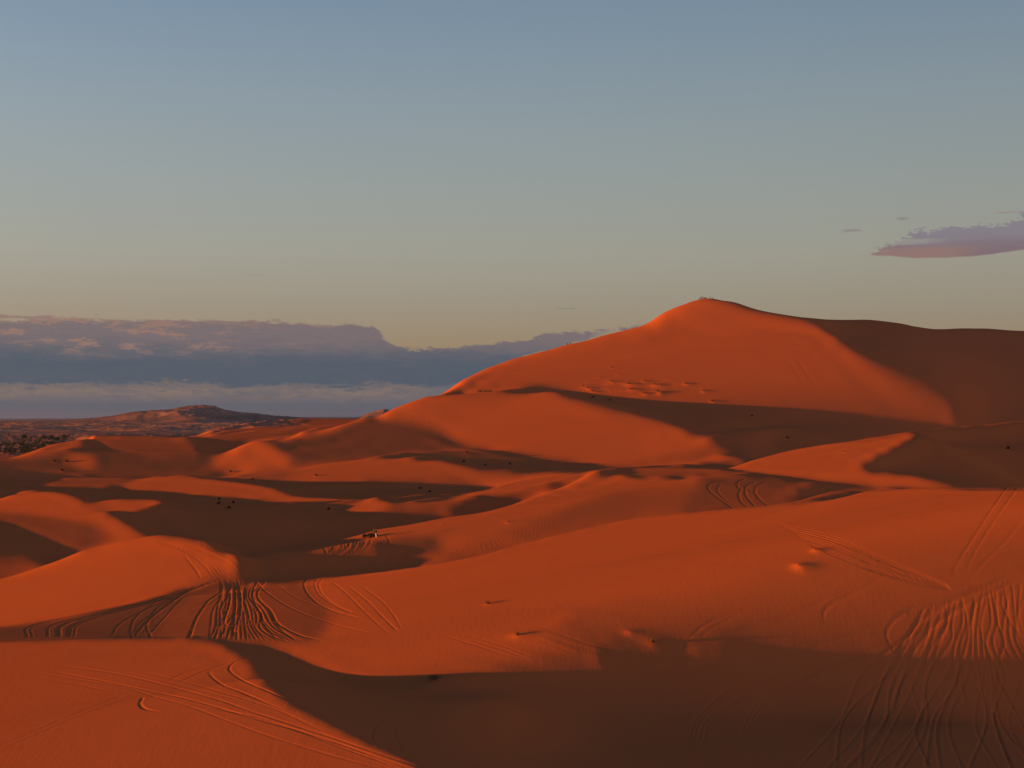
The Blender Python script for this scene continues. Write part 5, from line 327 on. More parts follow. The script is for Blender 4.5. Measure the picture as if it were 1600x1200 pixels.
[-21,-1,-2,-1,-2,-2,2,9,17,20,22,12,4,1,0,0,-1,-2,-4,-3,-4,-4,-4,-5,-4,-4,-2,-4,-2,-3,-2,-2,-1,-2,-1,-1,-1,-1,-1,0,0,-1,0,-1,0,0,0,0,0,0,1,0,0,0,0,1,0,0,0,1,-1,1,0,0,1,1,0,0,0,0,0,1,0,1,0,1,1,0,1,1,1,1,1,1,1,1,1,2,1,0,1,0,0,0,-1,-2,-3,-2,-4,-5,-6,-7,-7,-8,-10,-10,-9,-9,-8,-4,0,8,14,15,8,-28,28,24,-9,6,-11,7,8,1,-2,-24,30,-48,-8,11,22,-2,0,-1,-1,4,12,4,-16,-14,-4,-5,-12,9,3,13,29,-10,-47,53,-63,3,16,84,160,11,23,-98,-130,-107,66,44,-45,-28,40,-23,-31,34,-17,22,10,-18,-30,-2,-10,17,118,-41,15,23,-11,3,22,-3,59,-69,127,101,-143,-30,-38,-32,-9,-3,-2,-8,-12,-13,-13,-11,-10,-8,-5,-4,-1,0,1,3,3,3,5,4,5,5,4,5,4,6,4,26],
[-15,0,0,0,0,3,11,17,19,18,10,4,2,-1,0,-2,-2,-4,-3,-5,-5,-5,-5,-4,-4,-4,-5,-2,-4,-2,-2,-3,-1,-2,0,-2,-1,-1,0,0,-1,-1,0,0,0,0,0,0,0,0,0,0,0,0,1,0,0,1,0,0,1,0,0,1,0,0,0,1,0,1,0,0,0,1,1,0,1,0,1,1,1,1,1,2,1,1,1,0,1,1,0,1,0,-1,-1,-2,-2,-4,-3,-5,-6,-7,-7,-10,-9,-10,-10,-10,-8,-7,-2,4,14,21,20,19,14,16,-1,-9,21,27,-4,1,-13,13,-20,16,23,-54,-23,-19,-7,2,2,-4,-6,32,1,-29,-11,-4,-12,-1,14,-9,-5,-4,8,7,14,-23,-4,-13,0,58,81,95,20,-156,-117,58,-17,5,6,-18,-21,-37,14,22,34,33,-30,-6,23,22,-34,26,6,-8,18,4,0,14,-17,62,-100,238,12,-101,-24,-28,-23,-17,-11,-12,-12,-12,-13,-12,-9,-7,-6,-2,-2,0,1,2,3,4,3,5,4,4,5,4,4,4,4,24],
[-8,2,1,2,6,15,18,15,9,3,1,3,4,2,-1,-2,-2,-4,-5,-5,-5,-6,-5,-5,-5,-4,-3,-4,-3,-3,-2,-1,-2,-2,-1,-1,-1,0,-1,-1,-1,1,-1,0,0,-1,1,-1,1,0,0,0,1,0,0,0,1,0,0,0,1,0,0,0,0,0,1,0,1,0,0,1,1,0,0,1,0,2,0,1,1,1,1,1,1,1,1,2,0,1,0,1,-1,0,-2,-1,-2,-3,-5,-4,-6,-6,-8,-7,-9,-10,-10,-10,-10,-9,-7,-5,3,22,67,26,13,-13,10,45,14,5,-21,28,-47,16,19,-48,-60,-41,20,0,-1,-2,4,4,-2,-8,12,77,-22,-17,2,-58,9,1,-26,28,-20,13,58,-38,-24,-2,31,43,-16,44,97,30,-106,-84,17,-23,-8,-39,-30,-19,-4,11,28,38,21,-30,-26,14,36,-11,6,16,-1,10,6,10,5,2,30,-78,218,-42,-31,-27,-22,-20,-20,-16,-14,-14,-12,-11,-9,-7,-4,-4,0,0,2,1,3,3,4,4,4,4,3,4,4,3,4,21],
[2,2,3,6,15,18,13,6,1,0,1,3,2,2,0,-1,-4,-5,-5,-5,-6,-5,-5,-5,-4,-4,-4,-4,-2,-3,-2,-3,-2,0,-2,-1,-1,-1,-1,0,0,-1,0,0,-1,1,-1,1,-1,0,1,0,0,1,0,0,0,0,1,0,0,1,0,0,1,0,0,0,0,1,0,1,0,1,0,1,1,0,2,0,1,1,1,0,2,1,1,0,2,0,1,-1,0,0,-1,-2,-2,-3,-3,-5,-4,-6,-6,-8,-7,-8,-10,-9,-9,-9,-10,-9,-6,-2,40,110,-32,58,28,-12,3,-25,38,-34,-103,1,-42,-10,15,18,11,-7,2,0,-1,-2,-4,-1,3,56,19,4,24,23,-95,24,20,-65,17,-44,44,17,-15,-38,-4,31,53,-39,-23,65,74,-20,-17,-89,-20,-37,-17,-28,-10,6,28,34,45,-3,-17,32,-26,0,3,-5,10,4,8,1,17,-12,35,-20,25,145,-74,-3,-22,-23,-20,-17,-16,-13,-12,-9,-9,-5,-5,-1,-2,1,1,3,3,3,3,3,4,3,4,4,3,3,2,18],
[12,5,10,17,14,5,0,3,4,1,-2,-1,2,4,0,-3,-4,-4,-5,-6,-5,-5,-5,-5,-5,-4,-3,-3,-3,-2,-3,-1,-2,-2,-2,0,-1,-1,0,-2,0,0,0,-1,1,-1,0,0,1,0,-1,1,0,0,1,0,0,1,-1,1,0,0,1,0,0,1,0,1,0,-1,2,0,0,0,1,0,1,1,0,2,1,0,1,1,1,1,0,2,0,1,0,1,-1,-1,-1,-1,-2,-2,-3,-3,-5,-4,-5,-5,-6,-7,-6,-7,-7,-7,-8,-8,-11,-1,-36,152,62,-36,-14,12,-5,32,-2,-106,61,-53,-34,24,-12,-11,12,1,-2,-2,-5,-2,4,-4,6,-20,11,11,-10,130,-15,-74,43,-62,23,-54,12,41,-9,-17,-28,-3,12,41,4,-35,4,103,20,-104,-30,-29,-18,-19,-17,1,21,27,29,-2,14,59,16,-30,-18,-9,-12,-3,3,7,3,13,-9,34,-39,114,-23,15,-17,-18,-19,-17,-14,-12,-9,-9,-6,-5,-3,-2,0,0,2,3,2,3,3,4,3,3,3,3,3,3,2,13],
[26,12,16,10,4,-1,0,3,0,0,0,-2,0,3,0,-3,-5,-5,-5,-4,-6,-5,-4,-4,-3,-4,-3,-3,-3,-2,-2,-2,-2,-2,0,-2,-1,-1,-1,0,-1,0,-1,1,-1,0,1,0,-1,1,0,0,0,0,0,1,0,0,1,0,0,0,0,1,0,0,1,0,0,1,0,0,1,1,0,1,0,1,1,0,1,1,0,2,0,1,1,0,1,0,1,-1,1,-1,0,-1,-2,-2,-1,-3,-2,-3,-4,-3,-4,-3,-3,-4,-4,-3,-3,-7,-10,-4,-4,-41,94,51,44,-3,19,-27,-130,-14,44,-12,4,-21,0,-2,10,5,-4,-5,0,-4,1,0,9,-7,-1,5,-15,-13,57,2,-9,-3,-2,-25,-18,37,1,19,-13,-25,-5,16,8,11,-27,25,30,-1,-56,-19,-22,-17,-12,-2,12,22,17,22,6,-34,74,65,-27,-12,-17,-20,-19,-7,8,12,-6,6,-3,23,54,-2,-10,-14,-15,-13,-12,-10,-9,-6,-5,-3,-2,0,0,1,2,2,3,4,3,3,2,4,2,2,3,2,2,8],
[41,15,8,3,-1,2,2,-2,-1,-3,-5,2,10,1,-6,-6,-4,-4,-5,-5,-3,-4,-5,-3,-3,-2,-3,-2,-3,-2,-2,-2,-2,-1,-2,-1,-1,-1,-1,0,0,-1,0,-1,0,1,-1,0,1,-1,1,0,0,1,0,0,0,0,1,0,0,1,0,0,0,0,0,1,0,1,0,1,0,0,1,0,1,0,1,1,0,1,1,0,1,0,2,0,0,1,0,0,0,0,-1,-1,0,0,-2,-1,-1,-2,0,0,-1,0,0,1,2,3,1,2,-7,-25,-35,-29,-22,70,44,-63,-16,-86,66,57,-9,4,-1,2,-4,-3,1,0,-3,-2,0,5,1,-10,2,7,13,-7,-5,-7,-10,4,14,24,22,-22,-46,-1,32,-3,31,-20,-26,0,7,9,1,-19,25,11,-27,-2,-28,-15,-10,-3,1,6,20,51,2,-73,-29,69,74,16,7,-1,-17,-34,-49,-8,37,9,4,3,56,-24,-3,-8,-8,-10,-9,-7,-5,-4,-1,-2,0,0,1,2,2,3,3,3,4,2,3,2,2,2,2,2,1,3],
[51,10,5,1,0,0,2,1,-6,-4,11,20,-1,-17,-12,-7,-4,-4,-4,-4,-4,-4,-2,-3,-2,-3,-2,-2,-2,-2,-2,-2,-1,-2,-2,-1,-1,-1,0,-1,-1,-1,0,0,0,0,0,0,0,1,0,0,0,0,1,0,0,1,-1,1,0,0,0,0,1,1,0,-1,2,-1,1,0,1,0,1,0,1,1,0,0,1,0,1,1,0,1,0,1,0,0,0,1,-1,0,0,0,0,-1,0,1,0,1,1,1,2,3,4,4,6,5,7,4,2,-24,-58,22,-86,-78,27,76,-51,38,-1,37,-1,6,7,-2,-3,-2,1,1,-3,-2,2,4,-2,2,15,6,-30,-22,2,37,38,-25,-79,54,28,25,-54,-10,-3,2,30,16,-24,-21,5,9,-3,-8,4,7,-7,4,-21,5,-11,-9,-8,-11,15,37,-8,-75,-24,21,68,52,35,24,40,29,4,-72,-98,-6,30,-27,40,4,3,-2,-4,-6,-6,-5,-3,0,0,1,1,0,2,2,3,2,4,3,2,3,3,1,2,2,0,1,2,-3],
[54,6,4,3,0,-1,-1,-4,8,36,32,-3,-39,-29,-12,-5,-5,-3,-3,-4,-4,-2,-3,-2,-2,-1,-3,-1,-2,-2,-2,-2,-1,-2,-1,-1,-2,0,-2,0,-1,0,0,0,0,-1,0,0,0,0,0,1,1,-1,0,0,1,0,0,0,1,0,1,0,0,0,0,1,0,1,0,0,0,1,0,1,0,0,1,1,0,1,0,1,0,1,-1,1,0,0,0,0,1,0,0,1,0,0,1,1,1,2,3,3,4,5,6,7,6,8,7,10,15,36,91,-165,-19,-3,-73,-14,6,-4,-3,2,10,0,3,0,-1,1,2,3,1,-4,0,3,-20,-6,-7,-20,20,41,53,-7,-83,34,-67,51,6,45,-5,-50,14,-1,-11,19,4,0,-19,5,7,-12,-1,7,-1,-6,3,-1,-7,-9,-3,-5,-16,3,-19,-30,-22,2,17,23,-16,-18,-12,0,77,138,46,-95,-62,17,-1,9,8,4,-3,-4,-3,-2,1,0,2,2,2,3,1,2,3,3,3,3,2,2,2,1,1,0,1,0,0,-6],
[54,5,4,6,1,-5,1,14,35,21,-6,-22,-36,-20,-6,-2,-2,-4,-5,-3,-3,-3,-1,-2,-1,-2,-1,-2,-1,-2,-2,-1,-3,-1,-1,-2,0,-2,0,-2,0,0,-1,0,0,0,0,1,0,0,0,0,0,1,-1,1,0,0,1,0,0,0,0,1,0,0,1,0,0,0,0,1,1,0,0,1,0,1,0,0,1,0,1,-1,1,0,1,0,0,1,0,0,0,0,1,0,0,2,1,2,2,3,3,5,5,7,7,7,9,7,9,9,17,23,1,-73,48,-54,-112,15,36,26,17,-62,5,-8,-2,6,2,4,0,3,-13,-12,9,-33,5,56,21,-21,36,53,-7,-103,-31,5,-44,32,36,1,38,-32,-28,-8,21,7,-15,18,-3,-12,1,7,-18,16,-9,11,28,4,1,-15,-21,-9,-29,-26,-37,-1,-11,-5,-15,2,-14,-13,-23,-18,3,31,122,132,2,-54,-39,3,7,4,1,1,0,1,1,3,3,4,3,1,3,3,2,3,2,2,3,1,0,1,0,0,0,-1,-1,-10],
[49,7,7,6,7,17,29,15,-24,-42,-23,-21,-6,9,8,4,-2,-5,-4,-5,-3,-1,-2,0,-2,0,-1,-2,-1,-2,-2,-2,-1,-1,-2,-1,-2,-1,-1,0,0,-1,0,-1,0,0,1,-1,0,0,1,-1,1,0,1,0,0,0,0,0,1,0,0,0,1,0,0,0,1,0,1,0,0,1,1,-1,1,0,0,1,0,1,0,0,1,-1,1,-1,1,0,0,0,0,1,0,1,2,1,2,2,4,3,5,4,7,6,8,8,8,8,7,8,7,0,6,28,-131,-72,82,11,-25,-31,35,-20,-11,11,1,-1,5,7,2,12,35,26,-18,-55,48,-1,-29,7,42,-82,-50,-11,67,11,-45,-52,49,27,13,1,3,-36,-22,24,4,-23,17,0,13,-9,-5,5,-9,35,44,13,7,-8,-60,-50,-17,-28,-30,23,-27,-16,-32,-33,9,-6,-20,-6,3,17,16,78,114,-17,-5,5,-3,5,6,6,4,2,4,5,4,4,3,4,2,2,2,2,2,2,0,1,0,-1,0,-1,-2,-1,-1,-14],
[44,5,7,10,21,29,7,-31,-44,-40,-18,-12,13,23,17,6,-2,-4,-6,-3,-2,-1,0,-1,0,-1,-1,-1,-2,-2,-1,-1,-2,-2,-1,-2,-1,0,-1,-1,-1,0,-1,1,-1,0,0,0,0,1,-1,1,0,0,0,0,1,0,0,1,-1,1,0,0,0,1,0,1,-1,2,-1,1,0,0,0,1,1,0,1,-1,1,0,0,1,-1,1,-1,1,0,0,0,1,0,1,1,0,2,1,3,2,3,5,4,6,6,7,6,9,6,7,6,5,-1,-12,-47,-52,61,51,-92,19,16,-44,-42,40,1,-2,4,-6,1,-2,14,2,-11,-8,13,84,19,-21,14,17,-154,-12,9,17,-56,45,40,-65,-12,64,14,3,14,-25,-25,-10,12,-2,-1,-15,11,16,-9,-1,-5,50,46,21,18,-28,-31,-34,-45,-31,-32,-34,15,-25,-40,-43,-18,1,-20,-2,2,15,41,68,105,33,-44,15,1,3,9,8,6,5,5,5,6,5,5,2,4,2,2,1,1,0,0,-1,-1,-1,-2,-2,-2,-2,-3,-16],
[36,3,6,10,14,10,-23,-40,-31,-13,-9,8,29,19,9,3,-4,-6,-3,-2,0,0,0,1,0,0,-1,-1,-2,-1,-2,-2,-1,-2,-2,-1,0,-2,-1,0,-1,0,0,-1,1,0,-1,1,0,-1,1,0,0,0,0,1,-1,1,0,0,1,0,0,1,0,0,0,0,1,0,1,0,0,1,0,0,0,0,0,1,0,0,0,0,1,0,0,0,0,0,1,0,1,0,1,2,0,3,2,3,4,3,5,5,5,6,7,5,7,4,3,0,-5,-14,-19,13,-31,9,5,-77,-3,50,-1,5,-14,2,3,2,-14,-2,0,-56,49,54,40,40,-17,5,35,-119,22,19,20,20,-1,-75,65,-22,-95,-54,40,22,5,7,-16,-7,25,-20,-1,3,-12,-8,35,-39,6,31,85,22,-5,-34,-3,-18,-7,3,-4,-43,-60,-75,-35,-19,-30,-33,-12,4,19,23,34,50,62,105,-45,-11,14,0,8,9,7,7,6,8,7,6,4,5,3,2,2,1,-1,-1,-2,-2,-2,-3,-3,-3,-3,-4,-3,-18],
[26,1,0,2,2,-8,-30,-13,6,3,-8,13,23,11,1,-7,-9,-5,-1,2,2,2,3,1,0,-1,0,-1,-2,-1,-2,-2,-2,-1,-1,-1,-2,-1,0,-1,0,-1,0,0,-1,0,1,-1,1,0,0,0,0,0,1,-1,1,0,0,0,0,0,1,0,0,0,1,1,0,0,0,0,1,0,0,1,0,1,0,0,0,0,0,0,0,0,0,0,1,0,0,0,1,1,1,1,2,2,2,4,2,4,4,4,5,4,5,4,3,2,0,-4,-9,-10,-25,-39,14,1,47,-42,-40,15,14,32,-4,-10,-18,9,2,24,-47,72,8,-14,-4,-2,-1,47,-105,-1,11,-41,-12,32,49,7,44,8,-66,-43,-16,26,-11,10,-8,8,23,6,-7,-7,-4,-10,-21,23,2,-54,63,73,5,-34,16,11,-2,-11,-16,30,-12,-115,-85,-45,2,-18,-28,-8,-1,22,29,37,45,126,1,-65,42,5,9,5,6,8,9,8,8,6,7,5,4,3,0,-1,-1,-3,-3,-4,-4,-3,-5,-4,-5,-4,-5,-19],
[15,-5,-6,-7,-12,-15,-1,13,13,9,7,10,9,-1,-10,-12,-10,-5,2,6,6,6,2,2,1,0,-1,-2,-1,-2,-1,-2,-2,-2,-1,-1,-1,-1,-1,0,-1,0,0,-1,1,0,-1,1,-1,1,0,0,0,1,-1,1,0,0,0,1,0,0,0,0,1,0,0,0,0,0,1,1,0,0,1,0,-1,0,1,0,0,0,0,0,0,0,1,0,0,0,0,1,1,0,2,1,2,2,3,2,3,3,3,2,3,3,1,2,0,-1,-4,-7,-14,-15,-23,-14,9,-8,-13,31,26,-11,-41,1,19,12,7,8,18,-64,42,31,-14,12,4,-17,39,-75,-58,44,2,12,-5,-1,-52,-19,43,61,74,-68,-43,-14,11,5,-14,-2,26,12,3,8,-14,-5,2,7,-17,-56,-64,66,110,9,-22,-3,-27,18,23,36,-9,-59,-46,-55,-48,-7,-22,-13,-18,-13,9,16,47,96,103,-92,29,25,1,-1,6,9,10,10,8,7,7,7,5,3,0,-2,-4,-5,-5,-5,-6,-6,-5,-6,-5,-5,-5,-21],
[4,-8,-10,-14,-15,-17,2,15,16,16,17,10,-2,-10,-11,-11,-6,1,8,9,9,6,5,2,1,0,-1,-2,-1,-3,-2,-1,-2,-1,-1,-2,0,-1,0,-1,0,-1,0,0,0,0,0,-1,1,-1,0,1,0,0,1,-1,1,-1,2,-1,0,1,0,0,0,1,0,0,1,0,0,0,0,1,0,0,1,0,-1,1,-1,1,0,0,0,0,0,0,0,0,1,1,0,2,0,3,1,2,2,2,3,2,1,3,1,1,0,-2,-3,-4,-5,-9,-13,-23,-17,15,11,-14,-13,-4,13,32,7,-20,-16,-8,23,-22,-3,41,53,-16,5,-8,-14,40,-50,-60,20,-7,10,-1,1,6,24,-36,-65,-4,80,49,-6,-38,-11,2,-9,-19,31,6,-5,20,9,2,-27,-19,17,10,-83,-76,93,108,-33,14,-11,5,15,61,-32,-56,-32,6,-33,-30,-3,-34,-29,-24,-10,-7,29,49,174,-41,-11,20,5,8,7,7,8,8,7,8,8,8,5,3,-1,-3,-6,-6,-7,-6,-7,-7,-6,-7,-7,-6,-6,-21],
[-5,-11,-13,-13,-18,-15,-4,9,13,16,15,7,-5,-12,-15,-5,7,12,12,15,11,7,4,3,1,-1,-1,-1,-2,-1,-1,-3,-1,-1,-2,0,-2,1,-2,0,0,0,-1,1,-1,0,0,0,0,0,1,-1,0,0,0,1,-1,1,0,0,1,-1,1,0,1,0,0,0,0,1,0,0,1,-1,1,0,0,0,1,-1,1,-1,1,0,-1,0,0,0,1,0,1,0,1,1,2,0,3,2,1,2,1,2,2,0,0,-1,-2,-3,-4,-5,-6,-7,-3,-20,-14,2,7,25,7,-11,-24,-3,18,14,14,1,-59,36,42,50,-18,4,-11,-1,28,-59,-93,27,33,-28,6,-21,-19,23,87,51,-43,-46,-96,33,41,4,9,-3,6,-15,-25,29,-9,-9,13,43,-12,-47,-10,31,-13,-47,-78,107,45,-14,29,-18,21,26,-20,-31,-27,4,2,-5,22,-27,-46,-55,-20,-30,-6,30,172,77,-85,12,22,30,13,-5,0,5,7,9,9,7,6,1,-1,-5,-6,-8,-8,-9,-8,-7,-8,-7,-6,-8,-6,-21],
[-12,-11,-14,-15,-15,-13,-5,1,6,7,8,2,-7,-11,-6,2,16,21,20,16,11,6,4,2,1,0,-1,-1,-1,-2,-2,-1,-1,-2,-1,-1,0,-1,0,-1,0,-1,1,-1,0,0,0,1,-1,1,-1,0,0,1,0,0,0,0,0,0,0,1,0,1,-1,0,1,1,0,0,0,0,0,1,-1,1,0,0,0,0,0,0,0,0,0,0,0,1,-1,1,0,1,1,1,1,1,2,1,2,1,2,1,0,0,-1,-2,-3,-5,-6,-6,-7,-3,-5,-17,-7,7,-12,19,35,11,-14,-18,1,3,12,43,4,18,-8,-19,3,0,14,22,-85,-84,42,5,19,0,-42,66,34,-97,-47,93,55,4,-15,-42,-57,16,23,1,10,-2,-6,-5,19,-11,-28,25,32,-13,-22,-4,-18,14,-53,-1,65,-2,14,-7,40,-23,-30,17,-1,-14,-4,15,23,7,-27,-40,-37,-43,-56,2,142,182,-122,2,48,23,4,1,1,0,4,8,10,8,4,1,-3,-6,-9,-9,-9,-9,-7,-9,-8,-7,-8,-6,-7,-21],
[-17,-12,-12,-14,-13,-12,-7,-4,-2,-2,-8,-9,-7,-1,10,25,30,24,17,10,6,4,4,1,1,0,-1,-1,-2,-1,-2,-1,-1,0,-1,-1,-1,0,0,-1,0,0,-1,1,0,-1,0,0,0,0,0,1,0,-1,0,0,1,0,0,1,0,0,0,0,0,1,0,0,0,0,1,0,1,-1,1,0,0,0,0,0,0,0,0,0,0,0,0,0,0,0,1,0,1,1,0,3,0,1,2,1,1,0,0,-1,-2,-3,-4,-4,-7,-8,-9,-13,-11,8,1,-3,-4,-3,4,15,10,2,10,13,5,0,46,-4,2,12,0,-5,-12,-118,-6,35,2,11,21,-31,36,14,-17,49,-51,-82,47,33,34,-5,1,-19,-33,2,-16,-5,14,3,7,-3,-14,-32,29,25,-18,-14,26,23,-34,-56,29,32,1,-13,22,1,-82,56,11,6,8,2,9,32,-4,-17,-41,-49,-66,-39,44,236,54,-95,3,11,12,28,6,-3,-1,6,9,8,3,-2,-5,-7,-9,-10,-10,-9,-10,-7,-8,-8,-7,-8,-6,-20],
[-21,-10,-11,-11,-11,-10,-7,-5,-6,-9,-10,-11,-5,8,29,37,27,17,9,2,1,3,2,2,0,0,-1,-1,-1,-1,-1,-1,-1,-2,0,0,0,-1,-1,1,-1,1,-1,-1,0,1,0,-1,1,-1,0,0,0,0,1,0,0,0,0,0,0,1,0,0,1,0,0,0,1,0,0,1,-1,1,0,-1,1,0,0,0,0,0,0,-1,1,0,0,-1,1,0,0,1,0,0,2,0,1,2,0,1,0,0,0,-2,-1,-4,-4,-6,-6,-9,-10,-11,-3,11,5,-3,-4,15,-3,-24,14,14,5,3,18,-16,9,-4,22,3,24,-12,-45,-64,14,14,18,19,-54,129,50,-50,-24,-33,22,-30,-58,8,7,27,37,19,-32,-6,-19,-33,-14,34,4,-15,16,-2,-20,19,3,-12,23,13,-25,-47,0,22,30,-15,1,25,-90,20,20,5,34,23,-8,25,6,-3,-28,-66,-56,-67,-36,160,251,-8,-136,7,39,29,0,-4,1,10,9,4,1,-3,-7,-9,-10,-10,-10,-10,-8,-8,-8,-7,-7,-6,-7,-19],
[-21,-8,-9,-9,-8,-6,-5,-4,-5,-9,-13,-7,10,28,31,21,12,6,1,-1,1,1,0,0,0,0,0,-1,-1,-1,0,-1,-1,1,-1,0,-1,0,1,-1,0,-1,1,0,-1,0,0,0,-1,1,0,0,0,0,-1,1,0,0,0,0,1,-1,1,0,0,0,1,0,0,1,0,0,0,1,0,0,0,0,0,0,0,0,-1,1,-1,0,0,1,-1,1,0,0,0,1,0,1,1,0,1,0,0,0,-2,0,-4,-2,-4,-5,-7,-9,-9,-5,1,14,3,-36,-1,9,10,-1,6,3,-3,13,-6,-6,-7,-5,6,11,-10,22,-16,15,-26,13,1,-43,48,-15,27,48,43,5,-19,-8,-22,-51,-27,-4,3,28,46,-5,-42,-11,-19,-10,26,-11,16,17,-28,8,-5,16,-21,5,22,-32,-35,9,40,11,-25,11,-2,-83,44,-1,23,17,30,6,12,-16,-31,-46,-43,-62,-75,-27,210,285,32,-124,-62,35,12,-9,16,19,8,0,-5,-7,-7,-10,-10,-12,-9,-9,-8,-8,-6,-7,-6,-7,-5,-18],
[-21,-5,-6,-4,-5,-2,-1,0,-2,-5,-8,6,23,27,14,3,0,-1,-3,-2,-2,-1,0,-1,0,-1,-1,0,0,-1,0,0,0,-1,1,-1,1,-1,0,0,0,0,0,-1,1,-1,0,0,0,0,0,-1,0,1,0,-1,0,1,0,1,-1,1,0,0,1,0,0,0,0,0,1,0,1,-1,0,1,0,0,0,1,-1,0,0,0,0,0,0,-1,0,0,0,0,1,0,0,0,0,0,0,0,0,-1,-1,-2,-1,-3,-4,-4,-5,-7,-6,1,2,19,27,25,12,-51,-48,8,-13,11,17,-16,-7,9,9,-6,-8,-7,4,-5,-7,26,7,4,-13,54,21,-49,-46,-7,50,39,20,23,4,9,-31,-29,-39,-39,-21,18,32,-7,-3,-30,10,31,-22,8,13,-10,-5,19,14,-42,11,10,-28,-4,5,23,-5,0,48,-83,14,-7,7,-1,33,13,15,-31,-30,-1,-26,-56,-72,-54,10,141,243,144,-114,-129,58,-18,59,19,-6,-8,-10,-9,-11,-10,-11,-8,-10,-8,-7,-6,-7,-5,-6,-5,-5,-16],
[-17,-2,0,-2,0,1,5,5,6,4,11,16,20,11,-4,-11,-11,-8,-6,-6,-3,-3,-3,-2,-1,-1,0,0,0,0,0,0,1,0,0,1,-1,1,-1,1,-1,0,0,0,-1,1,-1,0,0,0,0,0,0,0,0,0,0,0,0,0,1,0,0,0,0,0,1,0,1,0,0,0,0,1,0,0,0,1,-1,0,1,-1,0,0,0,0,-1,0,1,-1,0,0,-1,0,0,-1,0,0,-1,0,-1,0,-1,-1,-2,-2,-2,-3,-2,-1,0,3,7,2,20,30,1,-45,51,-40,1,-6,-19,-8,6,2,3,-15,0,-5,-18,-40,25,43,-18,21,28,-14,-23,40,-21,-18,-37,-6,-2,67,0,17,24,7,-3,11,-12,-12,-22,24,-30,-10,-31,20,22,-24,-32,13,15,12,3,-6,-29,27,-1,-6,-9,-9,9,-5,61,-16,-3,-15,-22,8,-11,8,12,-5,3,-8,-24,-49,-54,-45,-63,-15,85,235,223,-70,-124,12,50,25,-10,-17,-17,-15,-12,-11,-8,-9,-8,-6,-6,-5,-5,-5,-4,-5,-3,-14],
[-13,2,3,3,4,5,6,7,13,21,21,14,11,0,-17,-20,-16,-13,-9,-7,-6,-5,-4,-1,-3,0,0,-1,1,1,0,1,1,1,0,0,1,0,0,-1,1,0,-1,0,0,-1,1,0,0,-1,-1,1,0,-1,1,0,0,0,1,-1,0,0,1,1,0,0,0,1,-1,1,0,0,1,-1,1,0,0,0,1,-1,0,1,0,-1,0,-1,1,0,-2,1,-1,-1,0,-1,0,0,-1,-1,0,-1,-1,-2,0,-2,0,-1,-2,-1,-1,2,5,4,5,3,12,-16,3,-14,21,12,-6,0,-2,-1,-3,-10,-2,-5,10,9,-47,-13,17,-8,49,2,-13,-13,20,-41,21,43,11,-5,25,-40,15,10,20,33,24,19,17,-7,32,0,-49,-41,-48,-5,-14,-38,-11,4,-18,18,-5,1,5,2,6,-11,4,-12,14,-24,41,47,6,-9,-33,6,-32,-16,8,34,-40,5,-30,-13,-40,-68,-65,-43,37,47,212,223,-2,-134,30,16,-10,-22,-19,-15,-11,-9,-8,-7,-5,-5,-5,-5,-3,-3,-4,-3,-4,-11],
[-7,6,8,5,2,1,9,21,22,24,28,21,-3,-24,-29,-21,-17,-12,-11,-8,-8,-5,-3,-4,-1,-1,0,1,0,1,2,1,0,1,1,0,1,0,0,1,-1,0,0,0,0,-1,0,-1,0,0,1,-1,0,0,0,0,0,0,0,1,0,0,0,0,0,1,0,0,1,0,0,1,-1,1,0,0,0,0,0,1,-1,0,0,0,0,0,-1,0,0,-1,-1,0,-1,0,-1,-2,-1,-1,-1,-1,-1,-1,-1,0,-2,0,0,1,1,3,4,6,3,3,-2,5,-13,37,-63,33,-17,-7,13,8,6,1,6,-4,-53,44,-46,-1,21,46,5,-42,6,2,11,48,38,-4,-9,14,-1,1,23,6,2,-2,16,1,4,48,19,-27,-21,-32,-50,-66,-10,-17,-17,-6,-6,2,13,22,-13,-16,25,-9,-8,54,-35,49,63,-20,-37,34,-23,-23,1,-27,-16,14,-11,-19,-10,-15,-33,-59,-57,-21,-19,1,-1,180,206,85,28,-101,-45,-26,-15,-12,-9,-6,-6,-5,-4,-4,-3,-3,-2,-4,-2,-2,-2,-10],
[0,10,12,7,1,12,25,29,12,15,21,9,-24,-39,-24,-15,-11,-11,-9,-8,-6,-5,-5,-2,-2,-1,0,1,1,2,0,2,1,1,1,1,0,0,1,-1,0,0,0,-1,0,0,-1,1,-1,0,0,0,0,0,0,0,1,0,-1,0,1,0,0,0,0,1,0,0,0,0,1,0,1,0,0,0,1,0,-1,0,1,-1,0,0,0,0,-1,-1,0,-1,0,-1,0,-2,-1,-1,-1,-2,-1,-2,-1,-1,-1,-1,0,0,0,1,3,4,6,5,3,-9,-18,5,-15,25,-5,-4,9,-4,0,-7,-14,10,17,0,-32,-13,3,1,10,11,15,17,38,21,-4,-9,2,7,3,4,2,1,-2,9,17,5,1,0,37,-25,-60,-40,10,24,-28,-14,-19,-6,-11,-8,-19,-34,38,13,33,-25,6,1,6,-2,36,-9,83,25,-87,40,-4,-8,-14,8,-26,-17,17,-26,-14,-38,-20,-27,-34,-34,-28,-31,15,22,82,185,32,-23,-24,-14,-7,-4,-3,-4,-2,-3,-3,-2,-2,-2,-2,-1,-2,-2,-2,-7],
